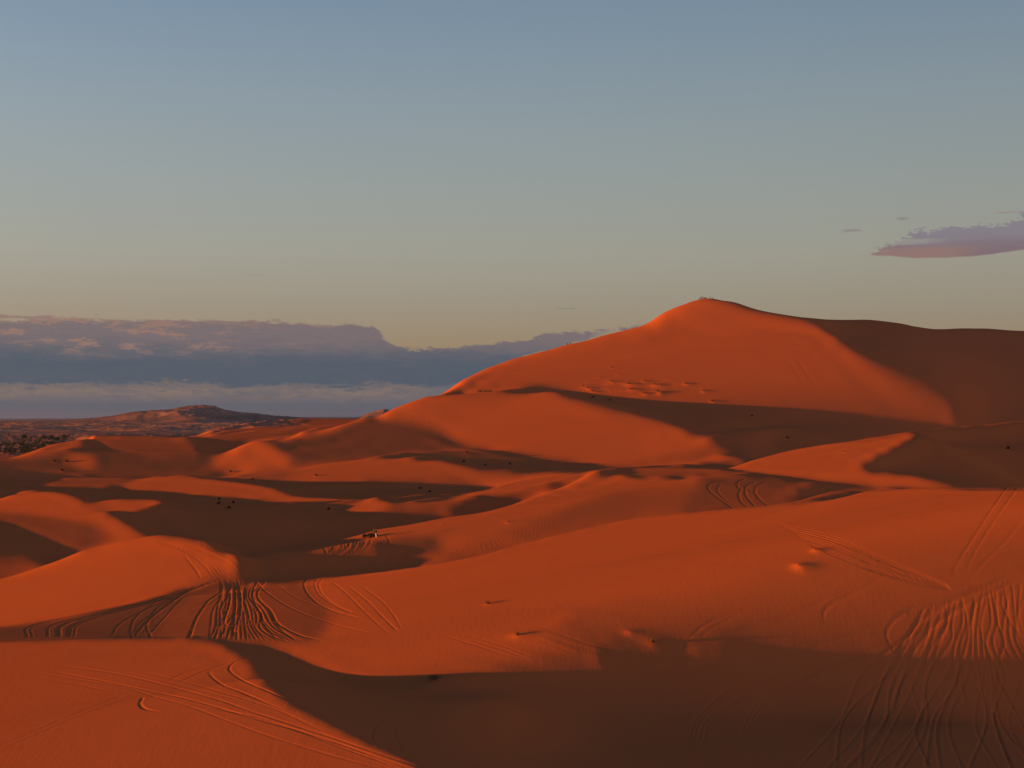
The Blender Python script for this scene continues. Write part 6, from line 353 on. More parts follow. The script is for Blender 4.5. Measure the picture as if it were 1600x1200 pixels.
[8,13,17,18,21,24,27,18,12,-2,-26,-43,-36,-21,-4,0,-2,-4,-6,-7,-5,-5,-4,-3,-1,0,0,1,2,2,2,1,1,1,1,1,0,0,0,0,1,-1,0,0,0,0,-1,0,0,0,-1,0,0,0,0,0,0,0,1,0,-1,1,0,0,1,-1,0,1,1,0,0,0,0,0,0,1,0,0,1,-1,0,1,-1,0,0,-1,0,0,-1,0,-1,-1,-2,-1,-1,-1,-2,-1,-3,-1,-2,-1,-1,0,-1,0,1,1,4,6,6,5,0,-8,-14,10,1,-6,4,-4,3,-21,-9,-3,27,9,-39,6,31,-62,37,7,-24,-21,45,55,-14,22,3,2,-12,1,6,5,8,11,6,-5,-13,10,21,28,-61,-70,-4,-2,-8,5,96,-21,-45,-2,12,-32,-17,-50,-16,32,57,11,-27,22,-8,3,65,-39,25,93,-84,2,18,-4,-5,-7,-7,-14,2,-5,-26,-30,-4,-35,-8,-33,-35,-41,-5,21,1,2,19,78,45,22,10,6,3,2,-1,0,-1,-1,-2,0,-2,0,-1,-1,-1,-5],
[16,15,20,25,28,22,20,6,-12,-36,-52,-44,-22,-3,10,12,3,0,-3,-4,-4,-4,-2,-2,-1,0,1,2,1,1,2,2,2,1,0,1,0,1,0,0,-1,1,-1,0,-1,0,1,-1,0,-1,0,1,-1,1,-1,1,-1,0,0,0,1,0,0,0,0,1,0,0,0,1,-1,1,0,1,0,0,0,0,0,1,-1,0,0,0,-1,0,0,-1,0,-2,0,-1,-1,-1,-3,-1,-2,-1,-2,-1,-2,-1,-2,-1,1,-1,1,3,3,5,7,4,1,-5,1,8,-53,-7,16,11,18,4,66,-13,-32,-40,-5,-17,-59,-2,36,35,7,-12,-3,18,-1,23,17,14,10,-2,-7,-4,2,-9,9,21,11,22,-92,-23,18,-18,6,-3,-11,16,11,53,3,-39,6,-12,-18,-2,-1,-71,14,74,-31,10,40,-26,24,46,-38,71,-9,-40,22,-17,13,-3,-8,-24,7,-4,-17,-18,-14,-24,-13,-14,-26,-49,-29,9,5,5,-59,68,61,39,22,13,8,5,3,2,1,0,0,0,0,-1,1,0,0,-4],
[24,13,17,19,22,17,0,-25,-41,-48,-37,-9,9,12,6,9,6,2,-1,-2,-3,-2,-2,0,0,1,2,1,3,2,2,1,1,1,1,0,1,0,0,0,0,-1,0,0,0,0,-1,-1,1,0,0,-1,1,-1,0,0,0,0,0,1,0,-1,1,1,0,0,0,0,0,0,1,0,0,0,1,0,-1,1,0,0,0,0,0,0,-1,0,-1,0,-1,0,-2,-1,-2,-1,-1,-2,-1,-3,-1,-2,-1,-2,-1,-1,-1,1,2,2,4,5,5,6,4,-6,15,23,97,-23,-52,-58,-84,7,-13,26,30,-4,-5,-5,-7,-14,-13,-5,15,42,2,-7,-19,12,2,16,8,22,25,3,-1,8,-9,-13,13,2,-5,-94,19,23,-24,52,16,-46,-49,63,43,-2,-31,13,1,-3,10,-3,-92,16,39,-24,7,28,13,20,-17,29,47,-41,9,1,-12,-1,-1,-8,-15,8,-13,-12,-25,-15,-3,-19,-30,-24,-37,-7,8,-1,-19,13,39,37,26,18,12,8,6,3,3,1,2,1,1,1,0,1,0,-1],
[31,9,9,12,12,3,-21,-38,-40,-24,0,11,5,-2,1,6,6,3,1,0,-1,-1,1,0,1,2,2,3,2,2,2,1,2,1,0,1,0,0,0,0,0,0,-1,0,0,-1,0,0,-1,0,0,0,0,0,0,0,1,0,0,-1,0,1,0,0,0,0,1,0,1,-1,1,0,0,0,0,0,1,-1,1,-1,1,-1,1,-1,0,0,-1,-1,0,-2,-1,-1,0,-2,-2,-1,-2,-2,-2,-2,-1,-1,-1,-1,-1,0,1,3,4,4,3,5,8,12,-44,-165,12,38,60,43,87,-17,-84,66,-84,27,12,21,38,3,-22,-15,-45,-82,91,73,-15,-38,12,0,21,18,-8,17,10,9,8,-67,-73,22,125,-57,-62,24,64,-1,-23,12,-46,-43,46,42,-6,5,-20,3,13,30,11,-99,23,-14,-4,16,9,0,-3,44,22,-16,1,-1,-2,-2,-6,10,-30,4,-7,-8,-30,-9,2,-8,-25,-25,-30,-25,11,-4,-20,9,24,28,25,19,14,10,7,6,4,4,3,1,2,2,2,1,1,0],
[37,5,2,-1,-3,-16,-36,-28,2,17,4,-9,-9,-1,2,0,2,2,1,1,2,2,2,2,4,2,3,3,2,3,1,2,1,0,1,0,0,0,0,0,-1,0,1,-1,-1,0,0,0,0,0,0,0,-1,0,1,-1,0,0,0,1,0,0,0,0,0,1,0,0,0,1,-1,0,1,0,0,1,-1,1,-1,1,-1,1,-1,0,0,-1,0,-1,-1,-1,-1,-1,-2,-1,-1,-2,-2,-1,-2,-2,-2,-1,-1,-1,0,0,1,2,2,4,3,1,4,27,144,120,-77,-7,-49,13,-28,27,17,-137,60,-24,-6,-15,13,-6,21,-6,24,63,-204,-68,63,-16,-6,-77,-4,38,46,-3,-13,-17,113,39,-37,-78,11,31,25,37,-23,-9,14,-7,29,-69,-33,25,43,-20,8,46,-5,3,13,2,-52,-4,-33,19,0,-17,-17,67,28,-25,-8,11,-1,-6,10,-1,-7,-23,5,-13,-26,-19,1,-8,-12,-15,-9,-30,-23,7,10,-1,8,14,17,15,12,11,10,8,6,5,3,4,3,2,2,3,2,1],
[40,0,-5,-7,-13,-23,-26,-5,8,3,0,3,1,-6,-5,-5,-1,0,3,3,3,3,4,4,4,4,4,2,3,2,2,1,0,2,0,0,0,0,-1,0,0,-1,0,0,0,0,-1,0,0,0,-1,0,1,0,-1,1,-1,1,0,-1,1,0,-1,1,1,-1,0,1,0,0,1,0,0,0,0,0,0,0,0,0,0,0,-1,0,0,-1,0,-1,-1,0,-1,-2,-1,-2,-1,-2,-1,-2,-1,-1,-2,-2,-1,-1,0,0,1,1,3,2,3,2,-1,-8,-29,218,40,-8,30,-35,9,-49,-15,95,45,-26,-15,-10,-19,-31,-35,-14,-43,10,53,-60,16,30,-52,92,-85,-108,-48,-10,0,-49,13,114,115,-92,-108,88,20,-24,11,11,0,-9,0,34,-61,-31,22,8,27,25,21,34,-21,-2,-23,-21,-26,-12,10,-12,-15,11,77,-21,-23,2,1,-3,10,1,8,-25,-17,4,-33,-12,-7,-12,-6,0,5,-36,-32,16,14,-3,-3,6,10,11,12,11,10,9,7,6,6,4,3,4,3,2,2,4],
[38,-2,-9,-11,-16,-13,-9,-8,-7,-1,7,6,-4,-8,-4,-6,-2,1,3,5,4,5,5,5,4,5,3,4,3,1,2,1,1,-1,1,-1,0,0,0,-1,1,0,-1,-1,0,0,0,0,0,-1,1,0,-1,0,1,-1,1,-1,0,1,-1,1,0,0,0,0,1,0,-1,1,0,0,0,1,0,-1,1,0,0,0,0,-1,1,-1,-1,0,-1,0,-1,-1,-1,0,-2,-1,-2,-1,-2,-1,-2,-2,-1,-1,-1,-1,0,0,1,1,1,3,2,2,2,8,-57,-109,54,61,37,141,28,83,-1,-27,-66,29,15,5,10,31,21,-15,13,-60,82,31,-51,-27,70,-31,-11,-53,-86,-61,-39,2,-141,-46,131,120,35,-20,-36,9,-11,-26,0,12,8,-25,6,-24,-61,25,29,35,7,10,25,6,-9,-20,-16,-31,2,-52,-15,-32,118,12,-15,-5,-9,8,-3,3,-10,10,-45,3,-9,-22,-19,-5,6,4,-6,-15,-20,6,4,-4,-3,2,5,9,10,10,10,9,9,7,5,5,5,3,3,4,3,4],
[33,-5,-11,-13,-14,-12,-8,-4,0,-3,2,-2,-9,-3,0,-3,-1,3,4,4,6,6,4,6,6,4,4,3,1,2,1,1,0,1,0,0,0,-1,0,0,-1,0,-1,1,0,-1,0,0,-1,1,0,-1,1,0,-1,1,-1,1,0,0,0,0,0,0,0,1,-1,0,1,-1,1,0,0,0,0,1,0,-1,0,0,0,0,0,0,0,-1,0,-1,-1,-1,-1,-2,0,-1,-1,-2,-1,-2,-1,-2,-1,-1,-1,0,-1,1,0,1,1,1,2,1,3,5,30,-6,-10,-22,-29,14,38,-35,103,-93,21,7,4,34,31,7,26,41,25,42,-122,113,-4,55,-51,-114,34,49,27,-9,-30,-3,-55,-113,-182,36,93,96,31,-1,-7,29,-11,-37,-42,4,27,24,32,8,-25,-30,-4,-9,14,16,26,6,1,-30,-65,10,20,-144,68,81,-6,-8,-14,14,-7,1,-16,8,-22,-20,-7,-13,-31,5,10,4,-10,3,-9,1,-4,-4,-5,0,3,5,7,10,9,10,8,7,6,5,4,5,4,3,3,6],
[24,-6,-10,-13,-14,-13,-2,8,-4,-9,-9,-8,-2,4,1,-1,1,3,5,5,5,6,7,5,4,5,3,3,2,2,0,1,0,0,-1,1,-1,0,0,-1,0,-1,1,-1,0,0,0,0,0,0,-1,1,-1,0,0,0,1,-1,1,-1,1,-1,1,0,0,0,0,1,0,0,-1,1,0,0,0,0,0,0,1,-1,0,0,-1,0,-1,1,-1,-1,0,-1,-1,-1,-1,-2,-1,-1,-1,-1,-2,0,-2,-1,0,-1,0,0,0,0,2,0,1,2,1,-1,-10,-29,32,-18,-20,-62,95,13,-53,83,-17,-31,11,10,-29,7,-29,0,15,-129,150,20,147,-34,-45,126,-48,-40,-5,33,24,-4,14,21,-32,-89,-110,-63,33,68,68,-19,-21,35,51,38,18,12,14,-13,-15,-14,-26,-23,-21,-15,8,19,23,22,-38,2,-30,-55,-105,60,30,7,9,-7,3,-9,4,-16,3,-34,-6,-18,-24,2,11,4,7,-4,2,1,-8,-4,-3,-2,1,2,6,6,10,8,7,7,6,5,5,4,4,4,3,7],
[12,-5,-9,-11,-13,-11,2,4,-9,-11,-5,-3,-1,3,2,3,3,4,5,6,5,6,5,5,4,3,4,1,2,1,1,0,0,0,0,-1,0,0,-1,0,0,0,-1,1,-1,0,0,0,0,-1,1,-1,1,0,0,0,-1,1,-1,1,-1,1,0,0,0,0,0,0,0,1,0,0,0,0,0,-1,1,0,-1,1,0,-1,0,0,0,-1,-1,0,-1,0,-1,0,-2,0,-2,-1,-1,-1,-1,-1,-1,-1,-1,1,-1,0,0,1,-1,1,1,1,0,-3,-6,-9,19,-14,-7,-31,-12,82,-3,-32,9,16,-9,-2,0,-8,21,-2,7,45,-70,-38,-27,5,-6,95,103,58,-9,-60,10,3,-3,3,20,2,-14,-43,-39,-54,-49,-15,99,69,29,16,7,1,3,12,10,3,1,-1,-17,-15,-25,-28,12,56,-41,-63,26,14,-120,-13,33,17,17,-10,5,-20,-4,-12,9,-26,-6,-26,-17,0,7,3,16,-7,2,1,-4,-2,-2,-3,-2,2,3,6,6,8,7,6,5,5,5,4,4,4,4,7],
[-1,-4,-8,-8,-10,-7,-4,-8,-6,1,3,-3,-2,2,3,5,6,5,5,5,5,4,5,4,4,3,1,2,1,0,0,-1,1,-1,0,0,-1,0,0,0,-1,0,0,0,0,0,0,0,0,0,0,0,-1,0,1,-1,1,-1,1,0,0,0,0,0,0,0,1,-1,0,0,0,0,0,0,0,1,-1,1,0,-1,0,0,0,-1,0,0,0,-1,0,-1,-1,-1,0,-2,0,-1,-1,-1,-1,-1,0,0,-1,-1,1,-1,0,-1,0,0,0,0,0,1,5,-7,-11,14,53,39,-105,-67,58,-12,-5,-1,3,-7,13,11,-16,-1,6,7,6,-38,46,22,32,-95,127,-24,121,69,-62,2,-15,-16,-17,-1,2,42,-32,-61,13,55,-39,-38,-5,3,11,18,14,17,8,11,10,1,9,7,-15,27,-75,-50,34,3,-43,29,-12,-58,-22,14,17,-3,0,-1,-15,-7,-14,0,-20,-20,-4,-16,13,10,9,-5,-7,2,3,1,-1,-3,-2,0,2,4,6,5,6,5,5,4,4,4,5,3,3,9],
[-15,-5,-4,-5,-7,-9,-8,-7,-2,3,2,0,2,4,5,8,8,6,5,4,5,3,3,3,2,1,1,0,0,0,0,0,-1,0,-1,0,0,-1,0,0,0,0,0,0,0,0,0,-1,0,1,-1,1,0,0,-1,1,-1,1,-1,0,1,0,0,0,0,0,0,0,0,0,0,0,0,0,0,0,0,0,-1,1,0,0,-1,1,-1,-1,0,0,-1,0,0,-1,-1,0,-1,0,-2,0,0,-1,-1,-1,1,0,-1,0,0,-1,-1,-1,0,-1,0,1,-1,-5,-34,8,33,45,66,-71,-38,71,-25,4,8,-22,-1,-18,23,-6,-17,-29,-104,-4,74,33,-49,38,82,-46,-59,160,101,-31,22,-1,1,-19,-21,-63,-2,106,8,-11,-13,-16,-21,-22,-13,-10,-11,-9,11,11,9,18,13,3,22,-26,-37,-94,50,17,16,-31,43,-28,-37,-22,-3,4,-5,1,-4,-17,-18,-3,-13,-10,-8,-16,17,11,7,-10,-6,1,8,3,-1,-3,-3,-1,1,4,3,5,4,4,4,3,4,3,3,4,3,9],
[-33,-1,-2,-2,-4,-8,-4,-5,2,2,-6,-1,7,6,9,13,11,8,5,4,2,3,1,0,0,-1,0,-1,-1,-1,-1,0,-1,0,0,-1,0,0,0,0,0,0,0,-1,0,0,0,1,0,-1,1,-1,1,-1,1,-1,1,0,0,0,0,-1,1,0,0,0,-1,1,0,0,0,0,0,0,0,0,0,-1,1,-1,0,0,0,-1,1,0,-1,0,0,-1,0,-1,0,0,-1,-1,1,-2,0,0,0,0,-1,0,0,0,-2,-1,-1,-2,-1,0,0,0,2,3,-21,-12,-48,5,89,144,-76,25,-24,37,-14,12,5,6,-29,-1,-22,65,43,-155,-139,121,-5,-47,-56,194,-98,-91,109,130,-34,30,11,33,29,68,57,-68,-29,-11,-10,-9,-8,-11,-22,-20,-1,-3,-22,-15,6,-15,-5,-1,-12,-62,51,8,-59,70,13,17,-38,46,-14,-28,-39,-4,-18,9,-19,-14,-10,-9,-8,-13,2,-16,15,13,-3,-3,1,-6,6,4,-1,-3,-1,-1,1,0,2,2,3,3,2,3,2,3,3,2,3,10],
[-44,-3,1,1,-1,0,-1,-3,-1,-6,-9,4,12,13,13,16,10,7,3,2,2,0,-1,-1,-2,-1,-3,-1,-2,-1,-1,-2,0,-1,0,-1,1,-1,0,0,0,0,0,0,1,0,0,-1,0,1,-1,1,-1,1,0,0,0,0,0,0,-1,1,-1,0,0,0,1,0,0,-1,1,-1,1,-1,1,-1,0,0,0,0,0,0,0,0,-1,0,0,0,-1,0,0,0,0,-1,1,-1,-1,1,-1,0,0,0,0,-1,0,-1,0,-1,-2,-1,-3,-1,-1,2,5,-7,-9,-9,-46,-66,-22,112,106,-20,30,6,10,-4,-13,13,32,37,-39,35,8,56,-178,-96,158,-58,-89,40,70,-97,-12,77,38,183,34,34,19,-15,-41,17,14,-9,-1,-10,-20,-15,-5,-17,-44,-31,-4,-7,-29,11,-6,-39,-62,16,-22,73,-51,8,48,50,-59,41,10,-1,-27,-30,-12,-27,-9,-11,-12,-8,0,-9,4,-20,7,11,-3,0,-3,5,-1,-1,-2,-1,-1,-1,-1,1,1,1,1,0,2,1,2,2,2,3,3,9],
[-51,-2,1,4,5,8,0,-10,-11,-7,2,11,18,25,20,7,4,1,1,1,-1,-2,-2,-3,-3,-3,-3,-3,-1,-3,-1,-1,-1,0,-1,0,-1,1,0,0,0,0,0,1,-1,0,0,1,0,0,0,0,0,0,-1,1,0,-1,1,0,0,0,0,0,0,0,0,-1,0,1,-1,1,-1,1,-1,0,0,0,0,0,-1,0,1,-1,0,0,0,0,0,0,0,0,-1,1,-1,1,0,-1,1,-1,0,0,0,1,-1,-1,-1,-1,-2,-3,-1,-3,-2,-2,-7,-4,20,-4,-40,-72,-57,-12,90,81,55,-53,-1,31,45,-16,-22,3,-4,38,16,41,80,-152,-84,76,-56,-16,59,3,-97,-77,43,93,121,55,22,33,53,1,-8,9,-2,14,31,3,-16,2,37,-1,-38,-50,-51,-62,-84,-20,9,19,-14,-12,11,-43,24,82,46,-75,46,-5,-13,-8,-24,-15,-16,-19,-14,1,-8,-8,10,-12,-1,3,-4,4,-7,7,-3,-4,-2,-1,-1,0,0,-1,-1,0,-1,1,0,1,1,2,1,2,2,10],
[-52,-4,2,4,10,9,-3,-10,-4,2,12,21,29,31,12,-5,-7,-4,-3,-3,-3,-4,-4,-3,-5,-4,-3,-3,-3,-1,-2,-1,-1,-1,0,0,0,0,0,0,0,0,0,0,0,1,0,0,0,-1,1,-1,1,0,0,0,0,0,0,0,0,0,0,0,0,0,0,0,0,0,0,-1,0,0,0,0,0,0,-1,0,1,0,-1,0,1,-1,0,0,0,0,0,0,1,-1,1,-1,1,0,0,1,0,0,0,-1,0,0,-1,-2,-1,-2,-4,-3,-3,-5,-8,1,18,9,-19,-77,-54,-24,53,22,21,11,22,20,-6,-17,-15,10,55,50,13,-29,-4,66,-14,-71,-39,-29,38,30,-33,-53,-14,-60,76,78,74,9,-6,41,25,14,18,-11,-9,47,63,2,-97,-37,-34,-10,-36,-21,8,10,10,-1,-12,-15,15,-46,-36,68,110,-40,-7,14,-3,-17,-15,-13,-15,-15,-9,-14,-5,3,0,-5,3,-4,-9,10,-3,1,-7,-5,-2,1,0,-1,-1,-1,-1,-2,0,-1,-1,1,0,1,2,1,2,9],
[-49,-5,0,3,9,1,-7,3,9,15,31,42,48,20,-11,-20,-17,-12,-7,-6,-6,-5,-6,-6,-4,-5,-4,-3,-3,-2,-2,-1,-1,-1,0,0,0,0,0,0,0,1,0,0,1,-1,0,0,1,0,0,0,0,0,0,0,0,0,0,0,0,0,0,0,0,0,-1,1,-1,0,0,0,0,0,0,0,-1,0,1,0,-1,0,0,0,0,0,0,0,1,0,-1,1,0,0,0,1,0,1,0,0,0,0,0,0,0,-1,-1,0,-2,-3,-2,-3,-5,-6,-5,8,3,20,14,-25,-91,-33,-4,-10,37,35,8,-11,-3,33,41,-41,-4,-21,41,64,-4,-38,27,46,-43,-64,10,33,-3,-31,20,-84,-46,52,80,-49,22,-21,23,26,36,-22,-61,-14,17,-5,-10,-15,20,22,38,26,7,4,4,-1,10,-10,12,-5,-42,-98,148,74,-47,19,9,-1,-13,-20,-9,-21,-2,-17,-1,8,-12,0,3,-2,-6,-6,8,-6,-9,-2,-1,0,1,0,-1,-2,-2,-2,-2,-1,0,-1,1,0,1,1,2,8],
[-38,-7,0,1,4,-1,1,16,25,34,47,52,40,-7,-30,-28,-21,-15,-11,-9,-8,-7,-6,-6,-6,-4,-4,-4,-3,-3,-1,-1,-1,0,-1,0,0,0,0,1,0,0,1,-1,0,1,0,0,0,0,0,1,-1,0,1,-1,0,1,-1,0,0,0,0,0,0,-1,1,-1,1,-1,0,0,0,0,-1,0,1,0,-1,0,0,0,0,0,-1,1,0,0,0,0,1,0,0,1,1,0,0,1,0,1,0,0,0,0,-1,0,0,-1,-2,-1,-3,-4,-4,-5,-5,2,-18,44,33,21,-89,-53,-26,-35,1,38,30,8,4,13,6,9,32,-13,-9,3,27,30,-5,-21,34,-74,0,3,23,-10,-36,-76,-33,-11,56,149,-52,-47,30,6,22,40,-22,-37,-14,-24,-10,11,19,6,12,22,27,8,6,-8,22,-4,15,29,8,-87,-114,152,28,-17,21,7,2,2,-19,-7,-9,-11,-7,3,-2,-6,-5,0,-8,-9,2,-10,-2,-2,1,0,0,0,-2,-1,-3,-2,-1,-2,-1,0,-1,1,0,2,1,7],
[-24,-4,-2,1,1,8,21,35,41,59,61,35,-12,-40,-37,-26,-20,-17,-13,-11,-9,-8,-8,-6,-5,-6,-4,-3,-3,-2,-2,-1,0,-1,0,0,0,0,1,-1,1,0,0,1,0,0,0,0,0,0,0,0,0,0,0,1,-1,0,0,0,0,0,0,0,0,0,0,0,-1,1,-1,0,0,-1,1,0,-1,0,0,0,0,-1,1,0,0,0,1,0,0,0,1,0,1,0,0,1,1,0,1,0,1,0,0,-1,1,-1,0,-2,0,-2,-2,-2,-3,-4,-6,-10,-16,38,48,33,-5,-82,-55,-29,-2,25,14,6,12,10,3,0,4,3,3,-11,37,-8,-18,40,-4,-5,-62,27,17,-18,-35,-60,-42,-8,33,134,-12,-31,13,-18,14,38,39,-33,-38,-9,15,12,1,2,9,6,6,-3,7,13,10,11,6,19,24,69,-111,-139,83,28,20,17,12,1,12,-2,0,-3,-8,-14,-4,-5,-9,-10,-13,-3,-9,-7,1,-2,0,1,-1,0,-1,-3,-1,-2,-3,-1,-2,0,0,0,1,0,1,6],
[-3,-3,2,4,8,24,42,47,53,53,27,-11,-42,-41,-26,-19,-17,-16,-14,-12,-10,-9,-6,-7,-6,-5,-4,-3,-2,-2,-1,-2,-1,0,0,0,0,1,-1,1,0,0,0,0,1,0,0,1,-1,1,0,0,0,0,0,-1,1,-1,1,0,0,-1,0,0,-1,1,-1,0,1,-1,0,0,0,0,-1,0,0,0,0,0,0,0,-1,1,0,0,0,0,1,1,0,0,1,1,0,1,1,0,1,0,1,0,0,0,-1,1,-1,0,-2,-1,-1,-2,0,-1,-2,-5,-27,-6,67,57,14,-22,-52,-33,6,1,-5,-3,10,1,-17,-2,-5,7,-5,-4,0,9,29,-14,2,29,-38,-24,22,-11,-13,-29,-40,-27,5,121,15,-25,19,-29,-12,13,75,-3,-53,-13,13,25,24,21,11,6,5,-5,-12,7,0,11,-5,1,-3,1,79,-39,-83,-9,12,18,15,11,4,19,10,-3,9,-20,-10,-15,-5,-19,-18,-5,-8,-8,-4,-2,-1,-1,0,-2,-1,-2,-2,-3,-1,-2,0,-1,0,0,1,1,1,3],
[24,0,6,9,23,46,67,51,23,-8,-32,-44,-42,-15,0,-4,-12,-14,-14,-11,-10,-8,-8,-6,-6,-3,-4,-3,-3,-1,-2,0,0,0,-1,0,1,-1,1,0,0,0,1,0,0,0,1,-1,1,0,0,-1,1,0,-1,1,0,0,-1,0,0,1,-1,0,1,-1,0,0,-1,0,1,-1,0,0,0,-1,0,0,0,-1,0,1,0,0,0,1,0,0,0,0,1,1,0,1,1,1,0,2,0,1,0,1,-1,1,-1,-1,0,0,0,-1,-1,1,1,5,9,14,13,-64,-26,110,42,29,-7,-66,3,-27,-6,-23,-13,3,-7,-13,-6,6,-8,15,-14,-14,4,11,35,-9,-18,-13,-2,27,88,-53,-75,-20,-23,10,136,10,-28,5,-35,-21,8,30,-3,29,51,18,6,3,15,1,8,11,10,-12,-2,-9,7,-2,1,-4,-24,49,-4,-43,-35,-21,0,8,21,13,17,27,-6,-10,-11,-25,-11,-24,-20,-16,-9,-6,-7,-4,-3,-2,-2,-1,-2,-2,-2,-1,-2,-1,-1,0,0,1,0,1,1,1],
[47,4,9,15,27,46,55,32,-16,-40,-42,-37,-39,-1,25,6,-8,-12,-12,-11,-9,-8,-7,-6,-4,-5,-3,-3,-1,-2,0,-1,0,-1,1,0,-1,1,0,0,1,0,0,1,-1,1,0,0,0,0,0,1,-1,0,1,-1,0,0,0,0,0,-1,1,-1,0,0,0,-1,1,-1,0,0,0,-1,0,1,0,-1,0,0,0,0,0,0,1,-1,0,1,0,1,0,2,0,1,1,1,1,0,1,1,0,0,1,-1,1,-1,0,-1,0,0,0,1,3,4,9,11,23,4,-63,19,57,60,6,-50,-6,-6,-23,-32,-30,3,5,-10,-9,21,-56,22,49,-42,0,4,-15,11,35,-7,-37,16,97,37,-76,-41,-50,-73,162,57,-54,29,-19,-15,-19,27,36,28,28,10,3,0,-1,0,4,8,10,8,7,4,-1,4,4,-1,16,-30,12,19,-14,-19,-31,-19,-1,11,22,10,-2,30,-5,-35,-28,-30,-25,-24,-10,-9,-9,-5,-5,-3,-3,-3,-2,-1,-2,-1,-1,-1,0,0,1,0,0,1,2,-3],
[68,8,10,17,25,27,18,1,-34,-57,-55,-38,6,46,32,3,-7,-9,-10,-9,-8,-7,-6,-6,-4,-4,-2,-2,-2,-1,-1,0,-1,1,0,0,0,0,0,1,0,0,0,0,1,0,0,0,0,0,0,0,1,0,-1,1,-1,0,0,0,0,0,-1,1,-1,0,0,0,-1,1,-1,0,-1,1,0,-1,0,0,0,0,0,0,0,0,0,0,1,0,1,1,0,0,2,0,1,1,1,1,1,0,1,0,0,0,0,0,-1,1,-1,0,0,0,3,4,4,6,10,22,62,-8,-1,-63,17,60,-26,-41,-19,-1,7,-22,-12,-8,-37,86,-3,-92,-7,94,-45,-32,22,-5,11,-23,4,2,-2,155,39,-69,-49,-136,34,140,-50,18,-7,7,-4,12,29,19,11,-3,3,7,7,4,5,5,5,6,9,11,11,9,7,14,-4,26,-1,-5,14,-3,-4,-24,-9,-19,-5,-5,27,27,14,-30,-59,-28,-30,-27,-15,-14,-14,-9,-6,-5,-3,-3,-2,-2,-2,-1,-1,1,0,-1,1,0,2,0,0,-5],
[88,8,11,14,15,5,-12,-21,-46,-79,-31,48,58,24,-8,-13,-7,-7,-7,-6,-6,-6,-6,-4,-4,-2,-3,-2,0,-1,0,-1,0,0,0,0,1,0,0,0,0,1,0,0,0,0,0,1,0,0,0,0,0,0,0,-1,1,0,0,-1,0,0,0,-1,0,0,0,0,0,-1,0,0,0,0,-1,0,0,0,0,0,0,0,0,0,0,1,0,1,0,0,2,0,0,2,1,1,0,2,0,1,0,1,0,0,-1,1,0,-1,0,-1,-1,0,1,3,2,4,12,14,33,16,66,-89,-57,79,-32,-17,-12,8,-21,-31,-1,5,-18,-3,52,7,-82,25,46,-27,-22,2,14,-5,3,-1,-89,115,156,-13,-40,-101,-77,103,9,20,0,-4,1,8,10,5,7,8,4,4,5,8,5,6,7,7,6,7,10,11,12,10,18,-1,24,11,11,7,12,8,-7,-21,-13,-14,7,26,13,-11,-81,-33,-27,-32,-15,-18,-17,-12,-9,-7,-4,-3,-3,-2,0,-1,0,-1,0,2,-1,1,0,1,1,-10],
[106,11,6,4,-3,-21,-41,-54,-42,8,94,82,7,-34,-53,-25,-9,-6,-2,-4,-4,-4,-3,-3,-4,-2,-2,0,-2,0,-1,1,0,-1,0,1,0,0,1,0,0,0,1,0,0,0,1,-1,0,1,0,0,-1,0,0,1,-1,0,0,0,-1,0,0,0,0,0,-1,0,0,0,-1,1,-1,-1,1,0,-1,0,0,0,0,0,0,0,0,1,0,0,1,1,0,1,1,1,1,0,2,0,2,0,1,0,0,0,1,-1,0,0,-1,-1,-2,-2,-3,0,2,1,3,5,7,-19,28,30,-73,12,-4,-3,-17,-12,-12,11,12,1,32,-38,64,-5,-12,-63,5,22,31,-23,-1,-1,-5,1,-58,-75,116,91,37,-11,-74,32,38,-71,48,-2,6,-3,3,4,6,6,7,5,5,3,8,6,6,6,6,7,9,8,10,11,11,23,3,22,13,22,21,2,9,29,3,1,-16,16,-19,-14,-78,-50,-22,-19,-27,-18,-21,-17,-11,-7,-6,-4,-2,-1,-1,-1,0,1,0,0,1,1,0,0,1,-15],
[118,10,-1,-4,-15,-34,-53,-34,24,64,102,35,-37,-59,-63,-28,-10,-1,-1,0,-1,-2,-2,-3,-1,-2,-1,-1,0,-1,1,-1,0,1,0,0,0,1,0,0,1,0,0,0,1,0,-1,1,0,0,0,0,0,0,0,-1,0,0,0,0,0,0,0,-1,0,-1,0,0,-1,0,1,-1,0,0,-1,0,0,0,0,0,0,0,0,1,0,0,0,1,0,1,0,2,1,0,1,1,1,1,0,1,1,0,0,1,-1,0,0,-1,0,-2,-3,-4,-2,-3,0,0,-1,-3,1,-14,-5,28,3,-28,-4,-5,-4,-2,5,2,5,18,-1,-51,22,92,-18,-18,-38,8,-17,5,9,4,-4,-8,-2,-69,-34,64,41,53,-3,-14,77,-6,-42,-10,11,7,4,-2,3,4,1,7,7,7,1,4,7,7,6,7,4,8,8,10,9,9,17,11,12,27,-5,42,34,16,7,8,-10,-8,-12,-13,-74,-46,-12,-24,-27,-13,-22,-16,-13,-9,-5,-3,-2,-2,-1,0,0,0,1,0,1,0,1,0,0,-20],
